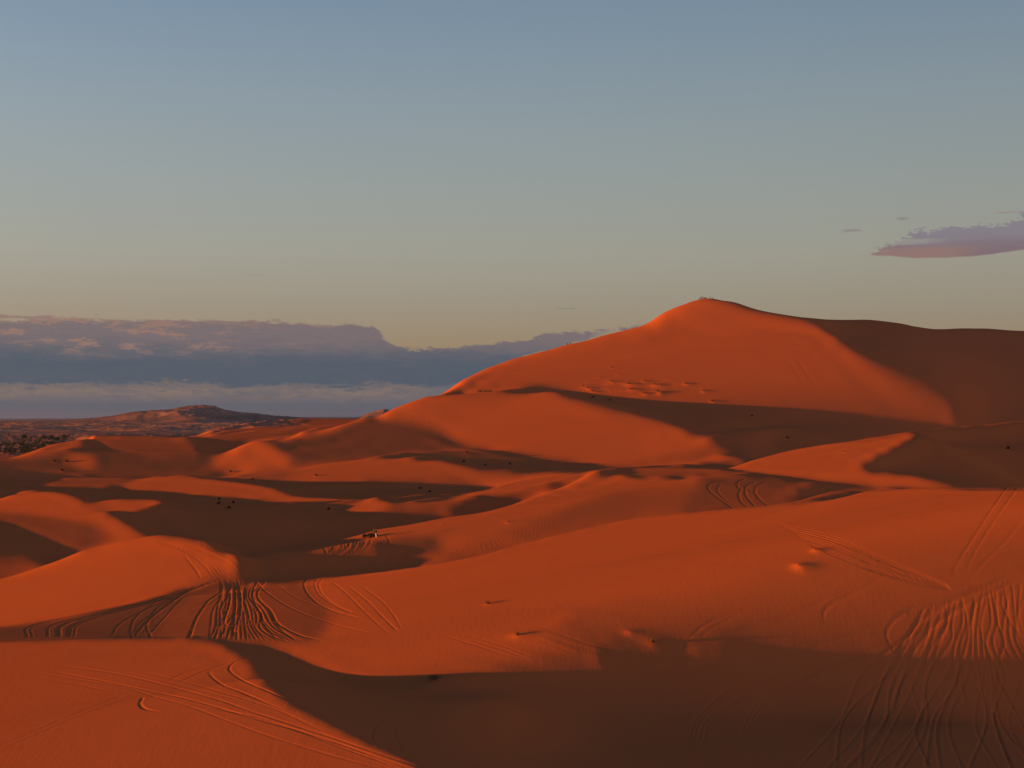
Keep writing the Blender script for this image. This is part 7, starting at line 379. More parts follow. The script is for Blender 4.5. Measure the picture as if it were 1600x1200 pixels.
[124,7,-11,-11,-22,-27,-1,21,26,65,49,-46,-54,-55,-45,-22,-5,3,5,2,1,0,-1,0,-1,-1,0,-1,0,0,-1,1,0,0,1,0,0,0,0,1,0,1,0,0,0,0,1,0,0,-1,0,0,0,0,0,0,0,0,-1,0,0,0,-1,1,-1,0,0,-1,0,0,-1,0,0,0,0,-1,1,-1,0,0,0,0,0,0,1,0,1,0,1,0,1,0,1,1,1,1,1,0,1,1,0,0,1,-1,0,1,-1,0,-1,-2,-3,-3,-5,-4,-3,-1,-3,-1,-1,-1,3,2,9,-13,-12,1,-6,-5,1,0,6,28,53,-25,-158,52,92,0,11,8,-36,-13,-14,19,2,-5,2,-14,-29,-21,-39,39,8,-21,132,112,-2,-13,-49,-18,-17,8,-4,-1,4,-2,-2,0,14,7,1,3,5,5,8,6,5,6,9,5,10,9,23,-5,36,23,-4,-7,4,-3,27,-17,-14,-3,-19,-19,-28,-24,-13,-17,-16,-15,-11,-8,-7,-3,-2,-1,-1,1,0,0,1,1,0,0,0,1,-1,-26],
[122,7,-6,-12,-22,12,22,-9,-15,76,-9,-65,-57,-55,-23,-2,6,9,7,6,4,1,1,0,1,0,0,0,0,1,0,0,0,1,0,0,1,0,1,0,0,0,0,1,0,0,0,0,0,0,0,0,0,0,0,0,-1,0,0,0,0,-1,0,-1,0,0,-1,1,-1,0,0,-1,0,-1,0,1,-1,0,0,0,0,0,1,0,0,0,0,1,0,1,1,1,0,1,0,1,1,1,0,1,0,1,-1,0,0,0,0,0,-1,-2,-3,-3,-4,-2,-1,2,5,7,1,-5,-19,-4,22,-26,-15,-3,-3,-2,2,3,3,18,16,25,-103,-30,85,37,-19,-6,-4,16,-7,-11,10,-8,7,2,-48,-15,-11,-3,-1,-15,23,96,86,72,30,-11,-29,-43,-22,-20,-10,3,0,-7,-16,2,9,5,5,4,3,6,7,4,5,7,10,5,10,5,33,-14,-24,-10,9,5,10,10,-13,9,17,-19,-23,-9,-20,-15,-9,-11,-10,-9,-4,-4,-2,0,0,0,0,1,1,0,0,1,-1,0,-1,-32],
[113,4,-1,28,18,-7,-6,-56,3,29,-105,-119,-39,-1,29,31,23,18,12,8,4,4,3,2,1,2,0,1,0,0,1,0,1,0,0,1,0,1,0,0,1,0,0,1,-1,1,0,0,0,0,0,0,0,-1,0,0,0,-1,0,0,-1,0,0,0,0,-1,0,-1,1,-1,-1,0,0,0,0,-1,0,1,-1,0,0,0,0,0,0,1,1,0,1,0,1,0,1,1,1,0,0,1,0,0,0,0,1,0,0,-1,0,-1,-1,-1,-2,-2,0,0,4,3,2,-1,-5,-9,-7,-5,7,-18,-17,-7,-4,-1,1,2,7,4,-6,88,29,-67,-31,5,26,-12,-3,26,-15,-17,-2,-1,25,3,-32,-32,-8,12,38,-6,-87,-5,69,80,45,81,62,23,-23,-21,-40,-43,-20,1,4,-17,-27,-3,-1,5,6,1,5,7,4,8,-3,15,-6,27,-10,-40,5,5,10,-3,-15,11,10,19,13,-2,-13,-7,-16,-9,-9,-9,-8,-6,-5,-2,-1,-1,0,0,2,0,0,1,0,0,0,-2,-1,-39],
[94,10,43,77,-9,-73,-16,-17,-25,-102,-151,-74,-3,38,60,45,33,22,13,7,7,6,4,3,3,1,2,0,2,0,0,1,1,0,1,0,1,0,0,1,0,0,1,-1,1,0,0,0,0,0,0,-1,0,0,0,-1,0,1,-1,-1,0,0,-1,0,-1,0,0,0,-1,-1,1,-1,0,0,-1,0,0,0,0,0,0,1,0,0,1,-1,1,0,0,1,0,1,1,0,0,1,0,1,1,-1,1,0,-1,-1,0,-1,0,-1,-1,-1,0,0,0,0,1,0,0,-3,-6,-6,-3,7,-17,-15,-10,-7,-5,-1,1,4,6,5,25,4,164,-69,-111,-19,42,-8,7,-5,-1,17,-9,-19,39,13,-25,-40,-10,-3,8,-2,-70,-24,35,45,11,27,32,117,81,38,37,-10,-37,-56,-46,-2,15,-30,-19,-25,-13,-2,-1,3,3,10,13,4,-5,24,-40,-8,13,1,-12,7,-1,0,-2,18,28,-4,-8,-7,0,-4,-11,-8,-7,-5,-3,-2,-2,0,0,1,1,1,0,0,1,-2,-1,-1,-2,-45],
[76,63,111,14,-118,-84,-43,-20,-54,-142,-91,13,46,56,54,36,19,12,10,9,7,6,6,4,3,2,2,2,0,2,1,0,0,1,1,0,1,0,1,0,0,1,0,0,0,0,0,0,0,0,-1,1,-1,0,-1,1,0,-2,0,0,0,-1,0,-1,0,0,-1,0,-1,1,-2,1,-1,0,0,0,0,-1,0,1,0,-1,0,1,0,1,0,1,0,0,1,1,0,0,1,0,0,-1,1,0,0,-1,0,0,-1,0,-1,0,0,0,-1,-1,0,0,-2,-1,-3,-3,-4,-3,1,5,-25,-14,-8,-6,-4,-2,1,2,4,11,21,-47,104,27,-13,-21,-59,18,0,-3,3,2,-8,-2,36,11,0,-42,-23,-5,-5,-16,-26,-13,10,-3,55,-3,2,-22,34,61,97,90,54,56,-4,-92,-58,7,-10,-2,-20,-28,-19,-19,-13,-11,-16,20,10,14,-39,24,5,4,-12,5,-7,-1,-5,13,26,5,-12,-6,9,-3,-4,-8,-6,-3,-3,-2,-1,0,1,0,0,1,1,0,-2,0,-2,-1,-3,-51],
[47,65,73,-72,-110,-59,-53,-19,-44,-77,10,51,42,38,31,15,7,5,7,7,7,7,5,6,3,3,2,2,2,0,1,2,1,0,0,2,-1,2,0,0,1,0,0,0,0,0,-1,0,0,0,0,-1,0,0,0,-1,-1,1,0,-1,-1,0,0,-1,0,-1,0,-1,0,-1,0,-1,0,0,0,-1,0,0,1,-1,0,0,1,0,0,1,0,0,1,1,0,0,0,1,0,0,0,1,-2,1,-1,0,-1,0,0,0,0,0,-1,-1,1,0,-2,-1,-2,-4,-4,-4,0,-2,5,-7,-24,-6,-4,-2,1,4,4,4,8,7,6,-17,12,92,-17,-7,0,-11,-6,-21,-24,-13,-1,26,16,3,23,-16,-30,-27,-30,-26,17,-3,-13,-1,26,7,16,10,-41,-8,34,42,70,65,104,168,-40,-80,-60,-39,-14,1,-16,-10,-10,-16,7,-49,-4,-7,-28,16,5,15,3,3,-11,-1,15,-13,19,9,-6,-5,9,-3,-3,-5,-4,-3,-3,-2,0,-1,1,1,0,0,0,-1,-1,-2,-2,-2,-4,-55],
[-1,-24,-54,-83,-32,25,-41,-23,15,51,56,29,14,11,3,2,3,3,4,7,7,6,5,4,4,4,2,2,2,2,1,1,0,2,1,0,1,0,1,1,-1,1,0,0,0,-1,1,-1,0,-1,0,0,0,-1,0,-1,0,-1,-1,0,0,-1,-1,0,-1,0,0,-1,0,-1,0,0,-1,-1,0,1,-1,1,-1,0,1,0,0,0,0,0,1,1,0,0,1,0,0,0,0,1,0,-1,0,-1,0,0,0,-1,0,0,0,0,0,0,0,-1,-1,-3,-4,-5,-5,-2,0,2,3,1,4,1,1,1,0,-2,0,2,1,-3,-9,4,-39,16,68,53,-3,-10,-6,-4,-4,-4,-17,26,-64,5,50,10,-21,-55,-74,-30,44,11,-9,-8,16,13,9,9,38,-21,-82,-8,29,12,45,212,187,104,7,-57,-82,-78,-44,-48,-35,-31,-32,5,35,-100,30,-9,1,4,20,3,2,2,3,0,-7,21,9,-11,0,-4,0,-2,-2,-3,-2,-1,-1,0,-1,1,0,0,-2,-1,-1,-3,-2,-4,-3,-60],
[-36,-61,-123,-63,61,17,-26,24,54,55,39,14,7,4,-2,-3,-1,1,2,4,5,6,5,5,4,3,3,3,1,2,1,1,2,1,1,1,1,0,0,1,0,0,0,0,0,0,-1,1,-1,0,-1,-1,0,0,-2,0,0,-1,0,-1,-1,0,0,-1,0,-1,-1,-1,0,0,-1,0,0,0,-1,0,0,-1,0,1,-1,1,0,0,1,0,0,0,1,0,0,0,1,0,0,0,0,0,0,-1,-1,-1,0,1,-1,0,0,0,1,1,-1,-1,-1,-3,-4,-2,0,0,1,1,-8,7,13,-2,0,-1,-1,-2,-3,-1,-2,-6,-9,3,-22,-13,3,21,46,45,20,-6,3,-2,12,9,-103,0,62,41,-13,-78,-83,-33,25,27,0,-4,-1,15,10,-3,3,12,-3,-34,-34,-7,6,-42,116,109,159,143,95,17,-22,-18,-38,-41,-48,-53,-146,-78,6,-5,-10,4,9,6,17,-10,4,25,-7,-3,33,-8,-22,-1,0,2,-1,-2,-1,-2,0,0,0,-1,-1,-1,-2,-2,-3,-2,-4,-4,-5,-62],
[-62,-66,-87,-13,32,18,43,35,24,18,9,9,10,4,0,-2,-2,-1,2,2,3,4,5,4,3,4,3,2,2,2,3,1,2,1,1,1,0,1,1,-1,1,0,0,0,0,-1,0,-1,-1,0,0,-1,-1,-1,1,-1,-1,-1,-1,0,0,-2,-1,0,-1,0,-1,0,-1,-1,0,-1,0,0,0,-1,0,1,0,-1,1,0,0,0,0,1,0,1,0,0,0,1,0,0,0,-1,0,0,-1,0,0,0,-1,0,0,0,1,0,-1,0,-1,-1,-2,-1,0,0,-1,0,-5,-2,-4,0,10,2,-1,1,0,1,0,-3,-5,-7,-6,-9,-12,-12,-9,-22,1,6,22,36,18,-5,-16,-24,16,0,25,79,7,-76,-53,-23,-12,9,21,3,-10,6,13,-1,0,6,5,2,1,8,7,-81,-11,57,-66,-20,22,84,-53,-19,62,41,37,0,46,15,-11,-15,-9,-14,3,7,12,17,3,10,17,-4,5,8,-17,-6,-2,1,1,1,-1,0,-2,-1,0,-2,-2,-2,-2,-4,-3,-5,-4,-4,-5,-65],
[-76,-61,-55,-9,44,47,32,17,15,11,4,9,6,3,-1,-3,-2,-2,-1,1,3,2,3,3,4,3,3,3,3,2,2,2,1,1,2,1,1,1,0,1,0,-1,0,0,-1,0,-1,0,-1,-1,-1,0,-1,0,-2,0,-1,0,-1,-1,-1,0,-1,-1,-1,-1,0,-1,-1,0,0,-1,0,-1,0,0,0,-1,0,1,0,0,0,1,0,0,0,0,0,1,1,-1,0,0,0,0,0,-1,1,-1,-1,0,0,-1,1,1,-1,0,0,-1,0,-1,0,0,-1,-2,-1,-3,-2,-2,-1,2,-1,1,0,-1,2,3,2,-3,-5,-6,-7,-6,-14,-13,-6,-16,-4,7,13,14,3,5,-2,-10,29,-32,-21,49,39,7,-27,-28,-21,-6,9,11,-5,-1,8,-1,3,12,8,-6,-11,9,19,0,-17,69,42,37,-104,-59,32,-2,-37,-6,20,52,23,44,2,-7,1,-10,-9,-2,-4,16,20,-3,23,11,-4,10,-4,-9,-5,1,3,2,1,0,0,-1,-4,-2,-3,-5,-4,-3,-5,-4,-5,-6,-6,-66],
[-79,-45,-15,21,36,23,15,14,12,9,7,3,1,-1,-2,-2,-3,-2,-2,-1,0,1,2,2,2,3,3,2,3,3,2,3,2,2,0,1,2,0,1,0,0,0,-1,0,-1,0,0,-2,0,-1,-1,-1,-1,-1,-1,-1,-1,-1,-1,-1,-1,0,-1,-1,-1,0,-2,0,0,-1,-1,0,-1,0,0,0,0,0,0,0,-1,1,0,0,1,0,0,0,1,0,-1,1,0,0,0,0,0,-1,0,0,0,-1,1,0,0,-1,1,0,0,0,0,1,-1,-1,-2,-2,-3,-4,-3,-1,2,0,-4,-1,-3,-2,1,3,2,1,-4,-5,-2,-6,-8,-13,-6,-5,-5,-2,5,9,10,6,-1,-6,2,-8,-41,-21,26,75,34,-17,-28,-22,0,4,6,-4,8,0,3,2,4,7,-2,4,7,13,-20,-68,50,-9,46,-3,13,1,-9,7,-14,-17,21,46,9,14,-6,10,3,-5,-3,-7,13,13,15,14,1,9,-1,-2,-7,0,4,5,4,1,0,-4,-3,-6,-4,-5,-6,-6,-5,-6,-6,-5,-7,-67],
[-74,-17,15,21,15,16,13,10,9,8,6,0,-3,-3,-4,-4,-4,-3,-3,-1,-2,0,0,2,2,2,3,4,3,2,3,2,2,2,2,1,1,1,-1,1,0,0,0,-1,-1,-1,-1,-1,-1,-1,-1,-1,-1,-1,-1,-1,-1,-1,-1,-1,-1,-2,0,-1,-1,-1,0,-1,-1,-1,0,0,-1,0,-1,0,0,0,0,-1,1,0,0,1,-1,1,0,1,-1,1,0,0,0,0,0,-1,0,0,-1,1,0,0,0,0,0,0,0,0,1,0,1,0,1,-1,-2,-3,-5,-4,-3,1,4,-9,1,-3,-4,-1,1,3,5,4,-2,-3,-6,-8,-8,-5,-4,-5,-3,-7,-1,2,7,7,-3,-9,0,-15,-32,-28,3,63,86,2,-15,-36,-6,-2,10,2,-1,5,1,0,1,8,3,1,2,11,10,-18,-6,-18,2,-20,20,4,-2,1,-6,4,1,32,24,18,6,6,7,7,6,-1,-4,18,3,11,6,10,0,-4,4,2,5,5,5,2,-3,-3,-5,-6,-8,-6,-6,-7,-6,-6,-6,-7,-6,-67],
[-62,12,14,8,12,13,11,11,10,7,3,-1,-4,-5,-5,-6,-4,-4,-3,-4,-2,-1,0,1,2,3,2,3,3,3,3,2,3,1,2,2,0,1,1,-1,0,-1,0,-1,0,-1,-2,-1,-1,-1,-1,-1,-1,-2,-1,-2,-1,-1,-1,-1,-2,0,-2,-1,0,-2,-1,0,-1,0,-1,-1,0,-1,0,0,0,-1,1,0,0,0,1,-1,1,0,1,-1,1,-1,1,-1,0,0,0,1,-1,0,0,0,-1,1,-1,1,0,0,0,1,0,1,1,1,0,0,-1,-3,-5,-7,-5,2,0,-5,26,-2,-7,-2,-1,1,1,0,1,-5,-14,-10,-7,-2,-1,0,-4,-4,-5,0,6,7,0,-4,-11,-23,-29,-16,8,26,73,64,-36,-22,-11,-2,0,9,0,1,1,2,-2,-2,6,-6,-15,-9,2,-9,-6,16,19,-4,-7,9,2,-1,8,-3,-6,0,23,25,18,6,3,10,7,23,-3,-8,9,14,7,2,15,-5,2,4,7,6,3,0,-2,-5,-8,-8,-7,-8,-7,-6,-7,-7,-6,-6,-8,-63],
[-50,21,16,7,8,9,10,10,8,7,3,0,-2,-7,-7,-6,-5,-5,-5,-3,-2,-2,0,0,3,2,3,3,3,3,3,3,2,2,1,1,2,0,0,0,-1,1,-2,-1,-1,-1,-1,-1,-1,-2,-1,-2,-2,-1,-1,-2,-1,-2,-1,-2,0,-2,-1,-1,-1,-1,-1,-1,-1,-1,0,-1,0,0,0,-1,0,0,0,0,0,0,0,1,0,-1,1,0,0,0,0,1,0,-1,0,-1,0,1,0,-1,1,0,0,0,0,0,0,1,1,1,1,1,1,0,-2,-2,-2,-1,-1,-6,-6,3,12,7,-4,-3,-2,-2,-1,-1,-2,-7,-9,-9,-5,-2,1,-1,-2,-1,-3,1,9,10,4,-5,-25,-28,-25,-18,7,39,38,54,0,-11,-12,-9,-3,2,0,5,-2,2,2,-7,-1,-5,-15,-20,-2,1,2,9,16,5,-5,2,5,3,9,13,-5,-24,0,25,16,21,4,10,23,10,13,4,1,3,10,2,9,1,6,11,8,5,1,-3,-5,-7,-8,-8,-8,-9,-7,-7,-7,-6,-7,-7,-6,-59],
[-37,20,14,10,7,8,10,5,4,2,6,6,0,-6,-9,-7,-7,-5,-3,-4,-3,-1,0,1,2,2,4,2,4,3,3,2,2,3,2,0,1,0,0,0,0,-2,0,-1,-1,-2,-1,-2,-1,-2,-2,-1,-1,-2,-2,-1,-2,-2,-1,-2,-1,-2,-1,-1,-2,-1,0,-2,0,-1,-1,0,-1,0,-1,0,0,0,0,0,0,0,0,0,0,1,-1,1,0,1,-1,0,0,0,0,0,0,-1,0,1,0,-1,1,-1,0,1,0,0,1,1,0,1,0,0,1,1,0,-1,-4,-11,-6,11,-16,11,10,2,0,-2,-2,-3,-4,-6,-8,-8,-5,-1,2,6,1,-4,-3,0,7,14,9,-16,-32,-20,-20,-18,3,33,25,34,32,0,-13,-9,-7,-5,-2,-5,3,-2,4,5,-15,-1,-2,-8,-4,2,3,1,8,13,0,-2,1,1,1,4,3,22,-37,-35,33,15,27,5,-2,40,8,10,10,7,8,10,5,-6,19,24,9,-1,-5,-5,-9,-8,-9,-9,-9,-8,-7,-8,-6,-6,-6,-6,-7,-52],
[-25,20,15,11,8,5,4,3,0,2,5,8,-1,-7,-7,-7,-5,-4,-4,-3,-2,0,0,1,2,3,3,4,2,4,2,4,2,1,1,2,0,0,0,0,-1,-1,-1,-1,-2,-1,-2,-1,-3,-1,-2,-2,-2,-2,-2,-2,-2,-1,-2,-1,-3,-1,-1,-2,-1,-1,-2,0,-2,0,-1,0,-1,-1,1,0,-1,0,0,0,1,-1,1,0,0,0,0,0,0,0,0,0,0,0,0,0,0,0,0,-1,0,1,-1,1,0,0,1,0,-1,1,0,0,1,1,1,1,0,-1,-6,-7,-7,4,-1,3,8,4,1,-1,-3,-4,-6,-6,-7,-7,-5,-1,7,6,4,-1,-2,0,8,11,7,-11,-30,-21,-25,-21,2,25,21,44,29,6,-20,-9,-6,-6,-5,-7,-2,0,4,10,-11,-5,3,1,-3,3,8,0,8,6,-2,-1,-1,-3,-3,-9,2,19,56,-45,-41,-11,-5,17,-16,54,64,17,8,-4,-3,8,5,1,39,27,-1,-6,-9,-9,-9,-10,-9,-9,-9,-6,-8,-6,-6,-6,-6,-5,-6,-44],
[-15,19,19,14,6,2,-4,-6,0,7,10,3,-8,-7,-6,-3,-3,-4,-2,-1,0,-1,1,3,2,3,3,4,3,3,3,2,2,2,1,1,0,1,0,-2,0,-1,-2,-1,-2,-2,-2,-2,-2,-2,-2,-2,-3,-1,-2,-2,-2,-2,-3,-2,-1,-2,-2,-1,-1,-2,-1,-1,0,-1,-1,-1,0,-1,0,-1,0,1,-1,1,-1,1,-1,0,1,0,0,0,0,0,0,0,0,0,0,0,-1,1,-1,1,0,-1,1,0,0,1,-1,0,1,-1,1,1,0,1,1,0,0,-3,-4,-5,-2,-1,-3,3,7,6,1,-1,-3,-4,-5,-7,-7,-7,-3,2,4,8,6,2,-1,0,3,11,18,-14,-22,-27,-34,-23,8,19,25,33,23,2,-10,-10,-3,-5,-7,-5,-4,2,4,3,7,-12,-3,6,6,3,6,6,2,-1,3,2,-4,-7,-7,-4,-3,-48,69,68,-24,-21,-12,-25,-38,14,55,53,22,13,-2,-20,5,0,32,21,10,-6,-9,-11,-9,-9,-9,-8,-7,-8,-6,-5,-6,-5,-4,-5,-5,-34],
[-5,15,17,14,6,-2,-9,-5,6,8,7,-8,-15,-6,0,0,0,0,0,0,1,2,2,3,3,4,3,3,4,3,3,2,2,1,1,0,0,0,-1,0,-2,-1,-1,-3,-1,-2,-2,-2,-2,-3,-2,-3,-1,-4,-2,-2,-3,-2,-2,-2,-2,-1,-3,-1,-2,-1,-1,-2,-1,-1,0,-1,-1,1,-2,1,-1,0,0,0,0,0,0,1,-1,0,1,0,0,0,0,0,-1,1,-1,0,1,-1,1,0,0,1,-1,0,1,-1,0,0,0,0,1,0,1,0,0,0,-1,-2,-3,-4,-3,0,-4,4,8,4,3,-1,-3,-5,-6,-6,-6,-6,-3,2,6,7,6,2,0,-2,-1,8,16,-6,16,-39,-28,-22,-12,4,17,29,32,-1,-9,-7,-3,-3,-5,-4,-1,3,6,2,11,-11,-11,4,7,10,4,2,-4,1,4,-1,-5,-9,-8,-4,7,-7,-52,78,41,5,-3,-38,-19,-58,39,28,52,32,35,8,-21,-93,85,25,4,-8,-10,-9,-8,-8,-7,-6,-6,-5,-5,-5,-4,-4,-5,-4,-3,-22],
[6,7,7,9,8,5,3,9,6,1,-19,-26,-16,1,5,5,4,3,3,3,4,3,4,4,4,3,4,4,4,3,2,2,1,1,1,0,0,-1,-1,-1,-1,-2,-2,-1,-3,-2,-2,-3,-2,-2,-3,-3,-3,-2,-3,-3,-2,-3,-2,-2,-3,-2,-1,-3,-2,-1,-1,-1,-2,0,-1,-1,0,-1,0,-1,1,-1,0,0,0,0,1,-1,1,0,0,0,0,-1,1,0,0,0,0,0,0,0,0,0,0,0,0,0,0,-1,1,0,-1,1,-1,1,0,1,0,-1,-1,-2,-2,-2,-2,-7,-3,11,6,4,1,1,-2,-5,-5,-7,-7,-4,-2,1,4,5,4,3,-1,-6,-11,-9,12,46,76,-35,-52,-24,-43,-22,8,17,46,4,-9,-6,1,1,-5,0,4,6,7,7,-2,-4,-10,-9,4,7,6,-1,-5,2,-1,-5,-9,-8,-6,2,9,31,-5,-48,3,8,-1,21,43,-25,-40,-15,44,17,27,67,39,59,41,-122,-25,-19,-8,-7,-5,-5,-5,-5,-4,-3,-4,-3,-3,-3,-2,-3,-3,-8],
[12,4,0,5,13,13,11,6,-13,-34,-37,-13,9,9,10,9,7,6,5,6,5,5,5,4,5,4,5,3,3,2,3,1,2,1,0,0,-1,-1,-1,-2,-1,-2,-2,-2,-2,-3,-2,-3,-3,-3,-3,-2,-3,-4,-2,-3,-3,-3,-2,-3,-2,-3,-2,-2,-1,-2,-2,-1,-1,-1,-1,-1,0,-1,0,0,0,0,0,-1,1,0,-1,0,0,0,0,0,0,1,0,-1,1,0,0,0,0,0,0,0,0,0,1,-1,0,0,-1,0,1,-1,1,-1,0,0,0,-1,-1,-2,-2,-1,0,-10,0,23,2,1,3,-1,-4,-5,-7,-6,-7,-6,-1,2,3,3,3,2,-2,-8,-15,-18,-9,61,70,28,-17,-35,-70,-39,-10,6,40,18,-4,-6,2,2,-2,2,7,5,2,5,8,-3,-10,-11,-3,2,6,2,-3,-1,-3,-8,-11,-9,-3,3,10,20,-2,-14,11,4,-2,7,18,-11,-23,10,-21,-19,1,41,30,110,-18,-55,3,-19,-7,-5,-4,-3,-2,-2,-3,-3,-1,-3,-2,-1,-3,-1,-2,5],
[18,0,-3,2,9,20,1,-34,-41,-29,-6,9,16,17,13,11,8,9,8,6,6,7,5,5,5,5,3,4,2,4,1,2,0,1,0,-1,0,-2,-1,-1,-2,-2,-2,-3,-3,-2,-4,-2,-3,-4,-3,-3,-4,-2,-4,-3,-3,-3,-4,-2,-3,-2,-3,-1,-3,-1,-2,-1,-1,-1,-1,0,-1,0,-1,0,-1,0,0,1,-1,0,1,0,0,0,0,0,0,0,-1,1,0,0,0,0,0,1,0,-1,0,0,0,0,-1,1,0,-1,0,0,0,0,0,0,0,0,1,2,3,2,2,-6,-4,12,-2,1,0,-1,-4,-4,-6,-7,-6,-3,-2,1,1,2,2,0,-2,-7,-13,-17,-12,9,54,103,11,-37,-34,-82,-28,-6,24,29,4,-2,0,4,4,1,5,3,-4,-3,14,20,-13,-16,-6,0,3,-1,3,-3,-7,-8,-10,-9,-4,3,9,9,5,-3,0,3,1,5,11,2,-20,0,-7,32,-2,-28,-33,14,-59,116,-7,5,-4,-2,-3,-2,-1,-1,-1,-1,-2,0,-2,-1,-1,-1,0,16],
[19,-3,-5,-5,-4,-5,-17,-27,-13,-2,2,6,17,17,15,10,11,9,9,9,7,6,7,5,4,5,4,3,3,2,2,1,1,-1,0,0,-2,0,-2,-2,-3,-2,-3,-2,-3,-3,-3,-4,-4,-2,-4,-4,-3,-4,-4,-4,-3,-3,-3,-3,-2,-4,-1,-3,-1,-3,-1,-2,-1,-1,-1,-1,0,-1,1,-1,0,0,0,-1,1,0,-1,0,0,0,0,0,1,-1,1,0,0,-1,1,0,0,0,0,0,1,-1,0,0,0,-1,0,0,0,0,-1,0,0,0,1,2,2,1,2,0,4,-4,-1,-4,-4,6,0,0,0,-2,-5,-6,-4,-4,-1,-2,1,1,0,0,-3,-5,-9,-13,-15,-9,-8,128,86,-43,-16,-75,-55,-18,6,28,15,1,1,6,6,2,2,2,-3,-4,6,22,2,-14,-9,-6,1,1,1,-4,-6,-9,-8,-8,-3,1,5,5,10,1,-2,0,1,2,3,8,-9,-1,-10,5,10,11,30,15,-68,0,-4,11,0,-1,-1,0,0,-1,1,0,0,-1,0,-2,1,-1,-1,28],
[17,-4,-9,-10,-17,-28,-13,6,4,5,10,13,12,8,8,11,11,11,10,9,7,7,6,5,5,4,3,3,3,2,1,1,0,1,-1,-1,-1,-2,-2,-2,-2,-3,-3,-3,-3,-4,-3,-4,-4,-4,-4,-4,-4,-4,-4,-3,-4,-3,-4,-3,-3,-2,-4,-2,-2,-1,-2,-1,-1,-2,0,-1,-1,0,-1,0,0,0,-1,1,-1,0,1,0,0,0,0,0,-1,1,0,0,-1,1,0,0,0,0,0,1,-1,0,0,0,0,0,-1,0,-1,-1,0,0,1,0,0,1,-1,1,1,2,3,3,-4,-14,1,5,2,1,1,-1,-2,-3,-5,-3,-4,-1,-1,0,-1,-1,-2,-3,-5,-9,-12,-6,-25,63,88,35,-5,-63,-65,-28,-11,12,22,11,4,3,7,5,1,1,-3,-1,0,7,26,-7,-15,-5,-4,2,0,-5,-6,-6,-8,-7,-4,-1,0,4,4,3,2,0,-1,1,3,2,-4,-1,4,7,7,5,-12,-9,-8,-9,-4,3,2,0,1,1,0,2,1,0,0,0,-1,1,-1,0,1,37],
[13,-5,-10,-13,-19,-19,-7,6,13,18,18,9,2,3,8,10,11,12,9,8,8,7,5,5,4,4,3,3,2,0,1,1,1,-1,-1,-1,-1,-3,-1,-3,-3,-2,-3,-4,-3,-4,-5,-3,-4,-5,-4,-5,-4,-4,-4,-5,-3,-5,-2,-5,-3,-3,-2,-2,-2,-2,-2,-2,-1,-1,-1,0,-1,0,0,-1,0,0,0,0,0,0,-1,1,-1,1,-1,0,1,0,-1,0,1,0,0,0,0,0,0,0,0,1,-1,0,0,-1,0,-1,0,0,0,0,0,0,1,-1,0,-1,-1,0,-7,8,15,-16,-3,-1,3,0,1,1,0,-2,-3,-5,-3,-2,-1,-2,-1,-2,-2,-1,-4,-6,-10,-9,-11,29,64,63,2,-33,-69,-31,-22,1,19,15,7,5,6,6,1,0,-2,-2,-1,1,22,8,-11,-7,-8,-1,0,-2,-5,-7,-6,-5,-5,-3,0,0,3,3,1,-1,-1,0,3,0,0,1,6,7,4,-6,8,-12,-12,-18,-7,1,3,2,0,1,2,1,1,1,0,0,1,-1,0,0,2,45],
[6,-4,-10,-13,-14,-9,4,17,23,15,4,1,2,7,8,10,11,10,9,8,7,4,5,5,3,2,3,2,1,2,1,-1,0,-1,0,-2,-1,-2,-2,-3,-3,-4,-3,-4,-4,-4,-4,-5,-5,-4,-5,-5,-5,-5,-4,-4,-5,-3,-5,-2,-4,-2,-3,-3,-3,-2,-1,-1,-1,-1,-1,-1,0,-1,-1,1,-1,0,0,0,0,0,0,-1,1,-1,1,0,0,-1,1,0,0,0,-1,1,0,0,0,0,0,0,0,0,0,0,-1,0,-1,0,0,0,0,1,-1,0,0,-1,-2,-3,-2,5,-6,9,-2,-4,2,0,1,1,2,-1,-4,-3,-4,-3,-2,-2,-1,-3,-2,-2,-1,-4,-8,-5,6,-36,71,69,2,-13,-24,-58,-19,-9,10,16,8,6,5,5,2,-6,2,-1,-1,3,3,24,-2,-11,-9,-3,-2,-1,-3,-4,-5,-6,-4,-3,-2,1,0,1,1,0,-1,0,2,3,-1,0,4,6,5,-12,10,-8,-19,-11,-4,-1,0,0,1,0,1,2,1,1,1,-1,0,0,0,1,0,54],
[-4,-1,-5,-9,-6,5,18,23,13,6,1,3,5,7,8,10,10,7,8,6,4,6,3,2,3,1,2,0,2,0,0,1,-1,0,-2,0,-3,-1,-4,-2,-3,-4,-4,-4,-5,-5,-4,-6,-4,-6,-5,-5,-5,-5,-5,-5,-4,-5,-3,-4,-3,-4,-3,-2,-2,-2,-1,-2,-2,0,-1,-1,-1,0,0,-1,1,-1,0,0,0,0,0,0,0,0,0,0,-1,1,0,0,0,-1,1,0,0,0,0,0,0,0,0,0,-1,0,1,-1,0,0,0,0,0,-1,0,0,-2,-1,-4,-1,-3,15,-18,-7,21,-4,-3,2,1,3,2,0,-4,-5,-3,-3,-3,-1,-2,-2,-1,-3,-2,-4,-2,-3,6,-30,30,57,24,-4,-9,-58,-15,-9,-1,11,11,5,4,5,1,-3,1,2,-2,-1,0,19,8,-9,-11,-7,-1,0,0,-2,-4,-4,-4,-3,-1,-2,0,0,0,-1,-1,1,1,1,1,-1,2,5,7,-6,-4,-5,-9,-6,-6,-3,-3,-1,0,1,1,0,1,0,0,0,-1,0,0,0,1,60],
